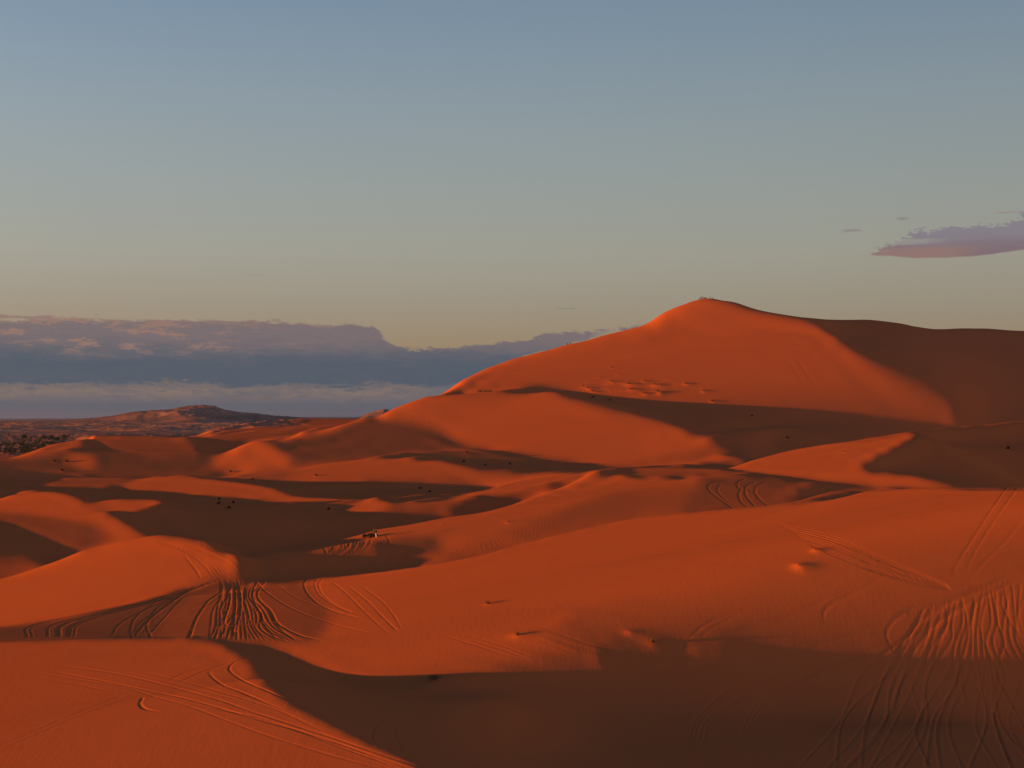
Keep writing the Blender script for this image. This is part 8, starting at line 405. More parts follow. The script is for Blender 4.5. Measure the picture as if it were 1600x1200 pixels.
[-17,4,3,6,13,20,18,10,4,2,5,6,9,8,9,7,6,6,5,4,3,2,1,2,0,1,0,1,0,0,0,0,0,-1,-1,-3,-1,-3,-2,-4,-3,-3,-5,-5,-4,-5,-7,-4,-7,-5,-6,-5,-6,-6,-5,-4,-6,-4,-4,-4,-4,-3,-2,-3,-2,-2,-2,-1,-1,-2,-1,0,0,-1,0,0,-1,0,1,-1,0,0,0,0,0,0,0,0,0,0,0,-1,0,1,0,-1,0,0,1,-1,1,0,0,0,0,0,0,0,0,0,0,0,-1,0,-1,-2,-2,-3,-3,0,-2,-7,13,3,-5,0,0,1,1,-1,0,0,-1,-1,-2,-2,-2,-2,-2,-1,-2,-2,-4,0,2,-5,-8,-7,-2,42,33,18,-17,-35,-19,-9,-7,5,9,7,4,2,2,3,-1,-2,-1,0,4,2,10,-5,-10,-5,-1,1,1,0,-2,-2,-4,-3,-1,-1,-1,-2,-2,0,0,1,1,0,-2,-1,0,6,10,2,-9,0,-4,-5,-6,-6,-4,-4,-3,-1,-1,1,0,0,-1,-1,0,-2,0,-1,2,65],
[-29,8,15,19,23,18,10,5,3,7,10,10,10,9,7,6,5,4,2,2,2,0,1,-1,0,0,-1,0,-1,1,-1,0,-1,-1,-1,-1,-2,-2,-4,-2,-5,-4,-4,-5,-6,-6,-5,-6,-6,-6,-6,-6,-6,-5,-6,-6,-4,-5,-4,-4,-3,-3,-4,-2,-2,-2,-2,-1,-1,-1,-1,0,-1,0,-1,0,0,0,-1,0,0,0,1,0,-1,1,-1,0,0,0,-1,1,0,0,-1,0,1,-1,0,1,-1,0,1,0,0,0,0,1,0,0,0,-1,0,-1,-1,-3,-3,-3,-2,-1,4,-2,-5,14,2,-4,-3,-3,-1,0,-2,-1,2,1,0,-2,-2,-3,0,-1,-3,-3,-2,0,0,-3,-14,-12,-21,30,41,45,-9,-20,-34,-7,-7,2,6,5,3,3,1,3,0,-1,0,0,2,-2,4,0,-7,-3,-1,1,1,1,1,-3,-2,-1,-3,0,-3,-1,-1,-2,0,1,0,-1,-3,-3,1,3,5,7,7,-3,-1,-6,-6,-8,-7,-5,-3,-3,0,-2,-1,-1,-1,0,-3,0,-1,0,0,70],
[-38,10,18,22,20,14,11,9,12,14,13,12,10,9,6,5,4,2,2,0,0,-1,-1,-1,-1,-1,0,-1,-1,-1,1,-1,-1,0,-1,-2,-3,-2,-2,-4,-3,-5,-5,-5,-6,-5,-6,-7,-6,-7,-6,-6,-6,-6,-6,-5,-5,-4,-5,-4,-3,-4,-2,-2,-3,-1,-2,-2,-1,0,-1,-1,0,-1,0,0,0,0,0,0,0,0,-1,0,1,-1,1,-1,1,-1,1,-1,0,-1,1,0,-1,1,-1,0,1,0,-1,1,0,0,0,1,0,0,0,0,0,-1,-1,0,1,-1,-1,-2,0,6,-24,5,9,2,-3,-1,-1,0,-1,-1,1,0,-1,-1,-2,-2,-2,0,-2,-3,-2,0,-1,-5,-12,-15,-43,1,53,65,15,3,-51,-15,2,0,1,2,3,2,2,1,0,1,-1,1,-1,-1,-2,-1,1,-2,-2,0,3,2,0,0,-1,-3,0,-2,-1,-2,-3,0,0,0,0,-2,-3,-4,-1,3,2,12,15,1,-4,-7,-9,-9,-8,-6,-4,-2,-3,-1,-1,-1,-2,-2,-1,-2,-1,0,1,72],
[-45,10,18,18,18,15,13,15,17,15,15,14,11,8,7,5,3,2,0,1,-2,-1,-2,-1,-2,-2,-1,-1,0,0,-1,0,0,-1,-2,0,-2,-3,-3,-3,-5,-4,-5,-5,-5,-7,-6,-6,-6,-7,-6,-7,-6,-6,-5,-6,-5,-4,-5,-3,-4,-2,-3,-3,-2,-2,-1,-1,-1,-2,0,-1,0,0,0,-1,0,0,0,0,0,-1,1,0,0,0,-1,1,-1,0,0,0,0,0,-1,0,0,0,0,1,-1,0,1,-1,1,1,0,-1,1,0,-1,0,-1,1,0,1,-1,0,-2,-4,-4,-1,2,-4,0,5,0,-1,0,0,-1,0,-2,-1,-2,-1,-1,-1,-1,-2,-2,-3,-1,-4,-1,-1,-9,-16,-24,-24,5,74,71,6,-50,-23,-2,0,-1,1,0,1,2,1,1,1,2,-1,-1,-3,-3,-2,1,0,-1,1,2,3,2,0,-1,-1,-2,0,-1,-2,-1,-3,-1,0,0,-2,-3,-2,-1,0,6,9,12,6,-5,-8,-9,-9,-7,-6,-4,-4,-2,-2,-2,-2,-2,-2,-1,-2,-1,-1,1,74],
[-52,11,14,14,14,15,17,18,17,18,16,14,12,10,8,6,3,2,1,-1,-1,-2,-2,-3,-1,-1,-2,0,0,-1,1,-1,0,-1,0,-2,-2,-2,-2,-4,-3,-5,-5,-6,-6,-5,-7,-7,-6,-6,-7,-6,-6,-6,-6,-4,-5,-5,-4,-4,-3,-3,-2,-3,-1,-2,-1,-2,-1,0,-1,0,-1,0,-1,0,0,0,0,0,0,0,0,0,-1,0,1,0,0,0,-1,1,-1,0,0,0,0,0,0,-1,1,0,-1,1,-1,0,1,0,0,0,0,0,0,-1,0,-1,0,-2,-2,-3,-5,-4,26,-20,-1,4,1,2,1,0,2,-2,-4,-5,-3,-1,-1,1,-1,-1,-2,-4,-5,-3,-3,2,-4,-11,-14,-19,-9,-2,87,46,-3,-41,-12,-3,-1,-2,-1,0,0,1,3,4,1,0,-3,-3,-4,-3,0,0,1,2,2,3,2,2,-1,0,-1,-1,0,-2,-2,-2,-1,-2,-2,-2,0,1,-1,0,4,6,8,3,-3,-7,-9,-7,-7,-5,-4,-3,-3,-2,-3,-2,-1,-2,-3,-1,-1,-1,2,73],
[-57,10,12,12,12,14,16,17,19,17,17,14,13,10,9,6,4,3,1,-1,-1,-2,-1,-2,-2,-1,0,-1,0,0,0,0,0,0,-1,-1,-1,-2,-3,-3,-4,-4,-5,-5,-6,-7,-5,-6,-8,-6,-6,-7,-6,-5,-5,-6,-4,-5,-3,-3,-4,-2,-3,-1,-2,-2,-1,0,-1,-1,-1,0,-1,0,0,0,-1,0,0,0,0,0,0,0,0,0,0,-1,0,0,1,-1,0,0,0,0,0,-1,1,0,-1,0,1,-1,1,0,0,1,-1,0,1,-1,0,0,-1,-2,-2,-1,-2,-2,-1,2,7,-9,-1,2,4,3,2,2,-1,-2,-7,-6,-2,-2,1,-2,-1,0,-2,-3,-7,-3,-1,1,2,-6,-11,-19,-12,13,26,68,24,-35,-19,-9,-4,-3,-2,-1,0,1,3,4,5,0,-4,-6,-5,-2,1,0,0,2,3,3,2,2,2,0,0,-1,-1,-1,-2,-1,-2,-3,-2,0,1,1,0,-1,1,4,2,3,-2,-5,-7,-7,-6,-5,-5,-3,-3,-3,-2,-2,-2,-2,-1,-2,-1,0,0,73],
[-60,8,10,11,11,13,13,15,16,17,16,15,12,11,8,6,5,4,1,2,0,-1,-2,-1,-1,-1,0,0,0,1,0,1,0,0,0,-1,-1,-2,-2,-3,-4,-4,-5,-5,-6,-5,-7,-6,-6,-7,-6,-5,-6,-6,-5,-4,-5,-3,-4,-4,-2,-3,-1,-2,-2,-1,-1,-2,0,-1,0,-1,0,0,0,0,0,0,-1,0,0,1,-1,0,0,0,0,0,0,0,-1,1,0,0,0,0,-1,1,-1,0,0,0,0,0,0,1,-1,0,1,0,-1,1,-1,-1,-2,-1,-2,-2,-2,-1,1,2,2,-5,-2,5,6,4,2,-1,0,-5,-8,-4,-4,-1,-1,0,1,-2,-1,-4,-6,-6,1,4,6,-3,-12,-11,0,13,6,32,36,-2,-24,-17,-7,-4,-3,-2,0,1,4,7,6,3,-5,-11,-6,-1,1,-1,1,2,3,2,4,3,4,2,-1,-3,-1,0,-3,-2,-2,-1,-2,1,2,2,-1,-1,-1,1,2,2,-2,-6,-6,-7,-5,-5,-5,-4,-3,-3,-1,-3,-2,-2,-1,-1,0,-1,2,69],
[-61,5,10,8,10,10,11,12,13,14,14,13,12,9,8,8,6,4,5,1,2,0,0,0,-1,1,-1,1,1,1,1,1,1,1,0,0,-1,-1,-3,-2,-3,-5,-4,-6,-4,-7,-6,-6,-6,-5,-6,-6,-6,-4,-5,-4,-4,-4,-3,-2,-3,-2,-2,-2,-1,-1,-1,0,-1,0,0,-1,0,-1,0,0,0,-1,1,0,0,-1,0,0,1,-1,0,0,0,0,0,0,0,0,0,0,1,-1,0,-1,1,0,-1,1,0,-1,1,0,-1,1,-1,0,-1,-1,-1,-1,-3,-3,-2,-1,3,8,-7,-4,1,4,4,0,-3,-3,-6,-3,3,0,-1,-2,-1,-1,0,1,-2,-3,-4,-5,1,4,7,0,-10,-7,6,12,-1,17,20,17,-11,-22,-14,-6,-2,-2,0,2,3,7,9,5,-4,-12,-9,1,-1,0,0,1,2,3,3,5,4,3,0,-3,-3,-2,1,-1,-2,-1,0,0,2,1,1,0,-3,0,0,-1,-3,-4,-6,-6,-6,-5,-4,-4,-3,-3,-3,-1,-2,-1,-2,0,0,1,1,65],
[-63,6,6,7,8,7,8,9,9,10,9,10,9,10,8,8,7,7,5,5,3,2,1,1,2,0,2,1,1,2,2,2,1,1,1,0,0,-1,-1,-3,-2,-4,-4,-5,-6,-5,-5,-7,-5,-6,-6,-5,-4,-5,-4,-4,-4,-3,-2,-3,-1,-2,-2,-1,-1,0,-1,-1,0,-1,0,0,0,0,-1,0,0,0,0,0,-1,1,0,0,-1,1,-1,1,-1,0,1,-1,0,1,0,0,-1,1,0,0,-1,0,1,-1,0,0,0,0,0,-1,1,-1,0,-1,-2,-2,-1,-1,0,1,1,3,2,-2,-4,-3,-1,-1,-1,-3,-2,-1,2,1,-2,-3,-3,1,1,0,-1,-1,-2,-1,-1,5,5,0,-5,-2,6,11,7,-3,5,27,-1,-23,-19,-9,-2,0,0,2,4,4,8,7,-6,-7,-6,-2,1,-1,-1,2,2,1,3,3,5,3,1,0,-2,0,0,-3,-3,0,1,2,1,0,0,0,0,-2,-2,-2,-2,-5,-6,-5,-6,-5,-5,-4,-4,-2,-3,-2,-1,-1,1,0,0,1,2,59],
[-62,3,4,5,5,6,6,6,6,5,7,7,7,8,9,7,9,7,7,6,4,4,3,2,1,2,1,2,2,2,3,2,2,2,1,1,1,0,-1,-2,-3,-3,-5,-4,-5,-5,-6,-4,-5,-6,-4,-5,-4,-4,-4,-3,-3,-2,-3,-1,-2,-1,-1,-1,0,-1,-1,0,-1,1,-1,0,-1,0,1,-1,0,0,0,0,0,-1,1,-1,1,-1,0,0,1,0,-1,1,0,-1,1,0,1,0,0,0,0,-1,0,0,0,0,-1,0,0,0,0,-1,0,-1,0,-1,0,0,0,0,-2,-5,15,0,-8,-1,-3,-1,-1,-2,-3,0,0,-2,-1,-4,-2,1,0,1,0,-1,-1,1,1,4,4,0,-2,1,5,9,9,-9,-5,19,9,-13,-21,-11,-4,-1,2,2,2,2,1,-1,10,4,-6,-4,-3,-2,0,0,1,2,1,2,2,3,6,5,-1,-2,-4,-3,0,0,2,2,0,1,1,1,-1,-4,-3,-4,-3,-3,-5,-6,-6,-6,-4,-5,-3,-3,-2,-1,0,0,-1,1,1,1,3,54],
[-62,1,3,4,3,3,3,3,3,5,3,5,6,6,6,9,8,8,8,6,6,6,5,3,2,0,1,0,3,3,3,3,3,1,2,2,0,1,0,-1,-2,-3,-4,-4,-4,-4,-4,-5,-5,-4,-4,-4,-4,-3,-3,-3,-1,-3,-1,-2,-1,-1,0,0,-1,-1,0,1,-1,0,0,0,0,0,-1,1,0,0,-1,0,0,0,-1,1,-1,1,0,0,-1,0,1,-1,1,1,-1,1,0,0,0,1,-1,0,0,0,-1,0,1,-1,0,0,-1,1,-1,-1,0,-1,-1,0,-1,-2,-2,-1,5,12,-4,-4,-2,-1,-1,-1,-1,-2,-3,-3,-4,0,-2,-1,1,1,1,-1,0,1,2,3,2,3,0,1,5,6,15,-23,-8,11,15,2,-19,-15,-8,-2,1,2,2,0,-2,2,14,14,-4,-11,-4,-3,0,0,1,0,-1,-1,0,4,7,7,7,-7,-9,-1,2,3,2,1,2,2,1,-2,-2,-3,-5,-3,-4,-5,-5,-5,-6,-5,-5,-4,-3,-3,0,-1,-1,0,2,1,2,2,2,49],
[-61,0,2,0,1,2,1,2,1,1,2,2,4,5,7,6,7,9,8,9,7,6,6,4,2,1,1,2,2,2,1,2,3,2,2,1,2,1,1,-1,-2,-2,-3,-3,-4,-3,-4,-4,-3,-3,-3,-3,-2,-3,-2,-2,-2,-1,-1,-1,0,-1,0,-1,0,1,0,-1,1,-1,1,0,0,-1,1,-1,0,0,1,-1,0,1,-1,0,0,0,0,-1,1,0,0,0,0,0,1,0,0,1,0,0,0,1,-1,1,0,0,-1,-1,0,-1,1,-1,-1,0,-1,-1,-1,-2,-1,-1,-2,1,4,9,3,-4,-2,-1,1,1,-1,-3,-5,-5,-3,-4,0,-1,0,1,2,1,-1,1,4,2,3,0,3,1,0,0,1,0,-3,2,3,10,-7,-17,-12,-4,0,3,0,-1,0,5,6,14,7,-7,-7,-4,-1,1,-1,-2,-2,-3,-2,2,6,9,8,-4,-7,-1,2,2,3,2,2,1,0,-1,-3,-3,-4,-6,-4,-5,-4,-6,-5,-5,-5,-3,-3,-1,-2,0,1,1,1,2,2,3,3,44],
[-60,-1,-1,0,0,-1,0,-1,0,-1,1,1,3,3,4,5,7,6,8,8,9,8,5,6,4,4,2,2,-1,0,1,0,1,2,1,2,3,1,0,1,-1,-2,-1,-3,-1,-3,-3,-2,-2,-2,-3,-1,-2,-1,-1,-2,0,0,-1,0,0,0,0,1,0,0,0,0,0,1,-1,0,1,0,0,0,0,0,-1,0,1,-1,1,-1,0,0,0,0,0,0,-1,1,0,0,0,0,1,0,2,1,2,0,0,-1,0,-2,-1,0,-1,0,-1,0,0,-1,-2,-1,-1,-2,-2,-1,0,1,3,8,9,-5,-2,0,3,4,1,-3,-8,-7,-4,-2,-2,-2,1,0,0,1,3,1,2,2,0,1,1,2,-2,-6,-14,18,11,0,-5,0,3,-12,-12,-7,-1,-1,1,-1,-1,4,6,8,14,2,-8,-6,0,-1,-1,-2,-5,-6,-4,-1,4,9,5,7,3,-3,-2,1,1,3,1,1,-1,-3,-3,-3,-3,-4,-5,-5,-6,-5,-5,-5,-3,-3,-2,-1,0,0,1,2,1,2,3,3,5,39],
[-58,-3,-2,-2,-2,-1,-2,-2,-3,-1,-1,0,0,2,3,4,5,6,6,7,7,7,7,5,5,4,3,1,1,0,0,1,1,1,2,2,1,2,1,-1,0,0,-1,0,-2,-1,-1,-1,-1,-1,0,-1,0,-1,0,0,0,0,1,1,-1,1,0,1,1,0,1,1,0,0,0,0,0,1,-1,0,0,0,0,1,-1,0,0,0,0,0,-1,1,0,0,0,0,0,0,1,0,1,0,1,1,1,1,0,-1,-1,0,-1,0,-1,-1,0,-1,-1,-1,-1,-1,-2,-2,-1,-3,0,2,3,8,8,-3,1,-2,4,8,3,-3,-12,-5,-4,-3,-3,-1,-3,0,1,2,2,4,1,2,0,-1,1,1,-1,-6,-11,10,19,-3,-8,-5,-1,-5,-10,-7,-4,-1,-1,-1,0,4,7,8,11,5,-3,-3,-2,-2,-2,-3,-5,-6,-7,-3,2,6,6,13,6,-3,-2,-1,2,1,2,-1,-2,-2,-3,-3,-2,-4,-8,-6,-4,-5,-4,-3,-4,-1,-1,-1,1,1,1,2,3,2,4,3,4,36],
[-56,-5,-4,-3,-2,-3,-3,-4,-2,-4,-3,-2,-1,1,1,4,3,5,4,6,5,6,5,5,4,4,3,3,2,1,1,2,0,1,2,1,1,0,1,1,0,2,0,1,0,0,0,0,0,1,0,2,0,1,1,2,0,2,1,0,2,1,1,0,1,1,1,0,1,0,1,0,0,0,0,1,0,0,0,-1,1,0,-1,1,-1,0,1,-1,-1,1,0,0,0,0,0,1,0,1,0,1,1,0,0,0,-1,-1,0,-1,-1,0,-1,0,1,-1,-1,-2,0,-1,-2,0,0,1,0,0,1,5,2,-2,1,-2,-3,0,8,0,-1,-2,-3,-4,-4,-2,0,3,3,3,4,0,-1,-1,1,4,2,-6,-11,1,6,2,-5,-5,-4,-5,-6,-7,-5,-2,-1,0,1,1,9,9,6,6,2,-3,-1,-2,-1,-2,-4,-7,-8,-7,2,6,9,13,4,-2,-1,0,-1,0,1,1,-2,-5,-4,-4,-2,-6,-6,-4,-5,-3,-3,-3,-1,-2,0,2,0,2,2,2,3,3,3,5,6,31],
[-55,-5,-5,-3,-4,-5,-4,-4,-6,-4,-3,-3,-2,-2,0,1,2,2,4,3,5,4,4,4,4,3,3,2,2,1,2,0,2,2,1,1,1,1,1,2,2,2,2,1,2,1,3,2,1,2,2,2,2,3,2,2,2,1,2,2,1,2,1,2,1,1,0,1,1,1,0,1,0,0,1,-1,0,0,1,0,-1,0,1,-1,1,-1,0,0,0,-1,1,0,0,0,0,0,0,0,1,0,1,0,0,-1,0,0,-1,-1,0,0,0,0,-1,1,-1,1,-1,0,0,-1,0,-1,0,-2,-4,4,0,4,-1,-3,0,5,7,4,1,-3,-5,-5,-5,-5,1,2,4,4,3,1,1,-1,-2,2,4,-1,-13,-13,3,1,-1,-5,-7,-4,-5,-6,-5,-4,0,2,3,4,7,6,2,3,2,1,0,1,0,1,-3,-5,-7,-8,-1,3,6,11,3,2,0,1,0,-1,1,0,-3,-4,-5,-6,-5,-6,-4,-3,-2,-3,-2,-2,0,1,1,1,2,2,3,3,2,4,3,6,6,28]]
COEF = np.cumsum(np.cumsum(np.array(DUNES, float), 0), 1) * 3e-5
SH = COEF.shape
L0, DL, PH0, DPH, F, HV, CU = math.log(62.), .01, -78., .125, 2200., 652., 800.
NL, NP = 366, 865
def basis(x, m):
    i = np.clip(np.floor(x).astype(int), 0, m - 4); t = x - i
    w = [(1 - t) ** 3 / 6, (3 * t ** 3 - 6 * t ** 2 + 4) / 6, (-3 * t ** 3 + 3 * t ** 2 + 3 * t + 1) / 6, t ** 3 / 6]
    A = np.zeros((len(x), m))
    for k in range(4): A[np.arange(len(x)), i + k] += w[k]
    return A
def seg(a, b, s): return np.arange(a, b, s)
ln = math.log
rows = np.concatenate([[ln(2.), ln(6.), ln(14.), ln(26.), ln(40.), ln(52.)], seg(ln(62), ln(97), .01), seg(ln(97), ln(265), .0012), seg(ln(265), ln(700), .0022), seg(ln(700), ln(1500), .0032), seg(ln(1500), ln(2390), .008), seg(ln(2390), ln(32000), .05), [ln(34000)]])
cols = np.concatenate([seg(-180, -78, 2.), seg(-78, -45, .5), seg(-45, -21, .16), seg(-21, 21, .037), seg(21, 30, .2), seg(30, 178.1, 2.)])
RR = np.exp(rows); PH = np.radians(cols); NR, NC = len(rows), len(cols)
tl = (np.clip(rows, L0, L0 + DL * (NL - 1)) - L0) / DL / 2; tp = (np.clip(cols, PH0, PH0 + DPH * (NP - 1)) - PH0) / DPH / 4
Rc = np.exp(np.clip(rows, L0, L0 + DL * (NL - 1)))
Z = (basis(tl, SH[0]) @ COEF @ basis(tp, SH[1]).T) * Rc[:, None]        # height above the -28 m plain
# behind the camera and to the sides the relief eases to long low dunes
far_az = np.clip((np.maximum(cols - 30, 0) + np.maximum(-78 - cols, 0)) / 25, 0, 1); far_az = far_az ** 2 * (3 - 2 * far_az)
XX = np.sin(PH)[None] * RR[:, None]; YY = np.cos(PH)[None] * RR[:, None]
swell = 5 * np.sin(XX / 61 + 1.3 * np.sin(YY / 90)) * np.sin(YY / 47 + .8) + 2 * np.sin(XX / 23 + YY / 31)
swell *= np.clip(1.3 - RR / 1500, 0, 1)[:, None] * np.clip((RR - 70) / 90, 0, 1)[:, None]
Z = Z * (1 - far_az)[None] + swell * far_az[None]
out = np.clip((RR - 2000) / 360, 0, 1); Z *= (1 - out * out * (3 - 2 * out))[:, None]
gap = np.clip((RR - 905) / 90, 0, 1)[:, None] * np.clip((-16.5 - cols) / .9, 0, 1)[None]; Z *= 1 - gap * gap * (3 - 2 * gap)   # the dune field ends before the oasis
near = np.clip((62 - RR) / 62, 0, 1)[:, None]
dune = 26.2 - .42 * RR[:, None]                                         # the dune the photographer stands on
Z = np.where(RR[:, None] < 62, np.minimum(dune, 27) * near ** .35 + Z * (1 - near ** .35), Z)
# undulation too small for the stored relief, fading out with distance
def waves(n, l0, l1, amp, seed):
    g = np.random.default_rng(seed); out = np.zeros_like(XX)
    for k in range(n):
        L = l0 * (l1 / l0) ** g.random(); a = g.normal(.5, .55); ph = g.random() * 6.28
        out += amp * L * np.sin((XX * math.cos(a) + YY * math.sin(a)) * 6.283 / L + ph + 1.1 * np.sin((XX * math.sin(a) - YY * math.cos(a)) * 2.1 / L + ph * 3))
    return out / math.sqrt(n)
lod = np.clip((900 - RR) / 500, 0, 1)[:, None] * np.clip((RR - 62) / 20, 0, 1)[:, None]
Z += waves(7, 4.5, 14, .00022, 3) * lod * np.clip((420 - RR) / 200, 0, 1)[:, None] + waves(5, 18, 50, .00018, 5) * lod * np.clip((700 - RR) / 400, 0, 1)[:, None]
def rnoise(X, Y, s, oct_, seed):
    g = np.random.default_rng(seed); o = np.zeros_like(X); amp = 1.
    for k in range(oct_):
        a = g.random() * 6.283; b = g.random(2) * 99; c, d_ = math.cos(a), math.sin(a)
        x = (X * c + Y * d_) / s + b[0]; y = (Y * c - X * d_) / s + b[1]
        n = np.sin(x + 1.7 * np.sin(y * .8)) * np.sin(y + 1.4 * np.sin(x * .9 + 2))
        o += amp * (1 - 2 * np.abs(n)); amp *= .56; s *= .53
    return o
STONY = np.clip((RR - 1040) / 160, 0, 1)[:, None] * np.clip((-8.2 - cols) / 1.2, 0, 1)[None]
STONY = np.maximum(STONY, np.clip((RR - 2300) / 500, 0, 1)[:, None])
hm = STONY * np.clip((2600 - RR) / 300, 0, 1)[:, None]
Z += hm * (1.3 * rnoise(XX, YY, 22., 4, 21) - .4)
CA = np.cos(PH)
T_ = (Z - 28) / (RR[:, None] * CA[None]); IN = np.where((cols > -20.8) & (cols < 20.8))[0]
TM = np.maximum.accumulate(T_[:, IN], 0)
def hit(u, v):
    """where the sight line of photo pixel (u, v) meets the sand -> X, Y, row, col"""
    a = math.degrees(math.atan((u - CU) / F)); jf = np.interp(a, cols[IN], np.arange(len(IN))); j = int(round(jf)); t = -(v - HV) / F
    i = int(np.searchsorted(TM[:, j], t)); i = min(max(i, 1), NR - 1)
    c0, c1 = T_[i - 1, IN[j]], T_[i, IN[j]]; f = min(max((t - c0) / max(c1 - c0, 1e-9), 0), 1)
    l = rows[i - 1] + f * (rows[i] - rows[i - 1]); r = math.exp(l); p = math.radians(a)
    return r * math.sin(p), r * math.cos(p), i - 1 + f, IN[0] + jf
def rowcol(X, Y):
    return np.interp(np.log(np.hypot(X, Y)), rows, np.arange(NR)), np.interp(np.degrees(np.arctan2(X, Y)), cols, np.arange(NC))

# small dip added to sink a stray lit patch into the foreground shade
X, Y, _, _ = hit(1078, 1022)
Z -= .16 * np.exp(-((XX - X) / 3) ** 2 - ((YY - Y) / 2.5) ** 2)
# ------------------------------------------------------------------ vehicle tracks pressed into the sand
def smooth_path(pts, n=10):
    P = [np.array(p, float) for p in pts]; P = [2 * P[0] - P[1]] + P + [2 * P[-1] - P[-2]]; o = []
    for a, b, c, d_ in zip(P, P[1:], P[2:], P[3:]):
        m = max(4, int(np.hypot(*(c - b)) / 1.2))
        for k in range(m):
            t = k / m; o.append(.5 * (2 * b + (c - a) * t + (2 * a - 5 * b + 4 * c - d_) * t * t + (3 * b - a - 3 * c + d_) * t ** 3))
    o.append(P[-2]); return o
TR = []
def track(pts, w=.16, d=.07, dash=0): TR.append((pts, w * .54, d * .34, dash))
def par(pts, offs, w=.16, d=.07, dash=0, jit=0):
    for o in offs:
        if isinstance(o, tuple): ox, oy = o
        else: ox, oy = 0, o
        track([(u + ox + rnd.uniform(-jit, jit), v + oy + rnd.uniform(-jit, jit)) for u, v in pts], w, d, dash)
# near-left dune
par([(-10, 1171), (60, 1140), (130, 1110), (190, 1087), (205, 1081)], [0, 7], .16, .09)
track([(20, 1181), (80, 1168), (150, 1148), (215, 1130)], .14, .03)
track([(262, 1064), (283, 1054), (305, 1046), (340, 1037), (392, 1026)], .22, .14)
track([(272, 1070), (292, 1061), (312, 1052), (342, 1041), (372, 1031)], .22, .13)
track([(237, 1074), (262, 1064), (290, 1055)], .15, .08, .9)
track([(224, 1089), (219, 1098), (222, 1105), (231, 1109), (248, 1112)], .24, .15)
track([(330, 1045), (327, 1051), (334, 1060), (350, 1071), (376, 1081), (400, 1091), (440, 1108)], .2, .12)
track([(400, 1024), (372, 1032), (359, 1042), (361, 1050), (378, 1062), (402, 1073), (450, 1094), (520, 1128)], .2, .13)
track([(50, 1050), (120, 1061), (200, 1075), (240, 1088), (300, 1105), (400, 1143), (500, 1175), (600, 1203)], .16, .08)
track([(60, 1058), (130, 1071), (180, 1082)], .16, .06, 1.3)
track([(80, 1049), (160, 1064), (240, 1081), (300, 1094), (400, 1123), (500, 1152), (600, 1187), (650, 1204)], .18, .11)
track([(90, 1040), (180, 1052), (260, 1071), (340, 1093), (400, 1114), (500, 1146), (600, 1180), (660, 1200)], .18, .10)
track([(300, 1100), (360, 1112), (400, 1120), (470, 1143), (540, 1170), (620, 1198)], .16, .09)
track([(200, 1045), (300, 1068), (400, 1098), (440, 1112), (500, 1140)], .16, .07)
track([(130, 1037), (230, 1058), (330, 1083), (420, 1107)], .14, .05)
track([(598, 1125), (586, 1135), (580, 1147), (583, 1158), (594, 1167)], .2, .12)
track([(620, 1133), (617, 1150), (628, 1172), (645, 1187), (660, 1200)], .16, .08)
# second dune, arcs rolling over its nose
for k in range(9):
    f = k / 8
    track([(246 + 46 * f, 846 + 3 * f), (290 + 46 * f, 862 + 5 * f), (318 + 44 * f, 882 - 2 * f), (334 + 40 * f, 902 - 14 * f)], .17, .07 + .04 * rnd.random())
track([(288, 868), (303, 886), (310, 897), (313, 904)], .2, .12)
par([(318, 851), (342, 861), (362, 872), (374, 882)], [0, 3.5], .15, .07)
# slip face below it: ruts raking down to the left
for k in range(16):
    f = rnd.random()
    s0 = 322 - 60 * f + rnd.uniform(-6, 6); e = 238 - 225 * f
    track([(s0 + 18, 908 + 14 * f), (s0 - 28 - 20 * f, 930 + 14 * f), (e + 22 - 8 * f, 968 + 8 * f), (e, 993 + 3 * f)], .17, .04 + .11 * rnd.random())
track([(345, 905), (300, 922), (250, 947), (233, 968), (229, 980), (236, 997)], .22, .15)
track([(320, 912), (262, 932), (215, 962), (204, 985), (207, 998)], .22, .13)
track([(340, 908), (240, 940), (130, 965), (40, 980), (-20, 988)], .18, .09)
track([(300, 921), (200, 951), (90, 975), (-20, 993)], .18, .09)
par([(302, 962), (270, 972), (240, 979), (205, 985)], [0, 6], .18, .09)
track([(343, 927), (327, 938), (316, 952), (306, 968), (300, 984), (295, 997)], .3, .24)
par([(345, 925), (322, 940), (300, 950)], [0, 8], .16, .06)
# fan of ruts on the saddle
for k in range(28):
    f = k / 27; j = lambda a: rnd.uniform(-a, a)
    track([(345 + 72 * f + j(2), 908 + j(2)), (346 + 60 * f + j(5), 930), (338 + 88 * f + j(5), 955 + j(3)), (332 + 112 * f ** 1.2 + j(4), 980 + j(3)), (328 + 175 * f ** 1.5 + j(3), 999 + 3 * f)], .15, .06 + .09 * rnd.random())
for k in range(7):
    f = k / 6
    track([(415 - 20 * f, 945 + 6 * f), (385 - 18 * f, 968), (345 - 6 * f + 30 * f, 990 + 3 * f)], .16, .09)
track([(398, 907), (420, 928), (455, 950), (505, 970), (560, 985), (585, 988)], .18, .10)
track([(432, 912), (465, 935), (520, 955), (575, 972)], .16, .05)
track([(480, 904), (475, 914), (482, 929), (500, 945), (530, 957), (565, 966)], .2, .13)
par([(497, 904), (492, 913), (500, 930), (522, 946), (550, 958)], [(0, 0), (6, 1)], .17, .09)
track([(520, 910), (541, 927), (569, 955), (588, 973), (606, 989)], .18, .09)
track([(545, 916), (575, 940), (600, 966), (622, 987)], .2, .10)
track([(565, 916), (595, 938), (614, 960), (628, 983)], .18, .09)
track([(425, 960), (440, 978), (470, 993), (500, 999)], .22, .15)
track([(418, 948), (430, 975), (455, 995), (470, 1001)], .22, .15)
track([(408, 955), (412, 975), (430, 995), (448, 1002)], .22, .15)
track([(430, 1022), (470, 1018), (530, 1013)], .18, .05)
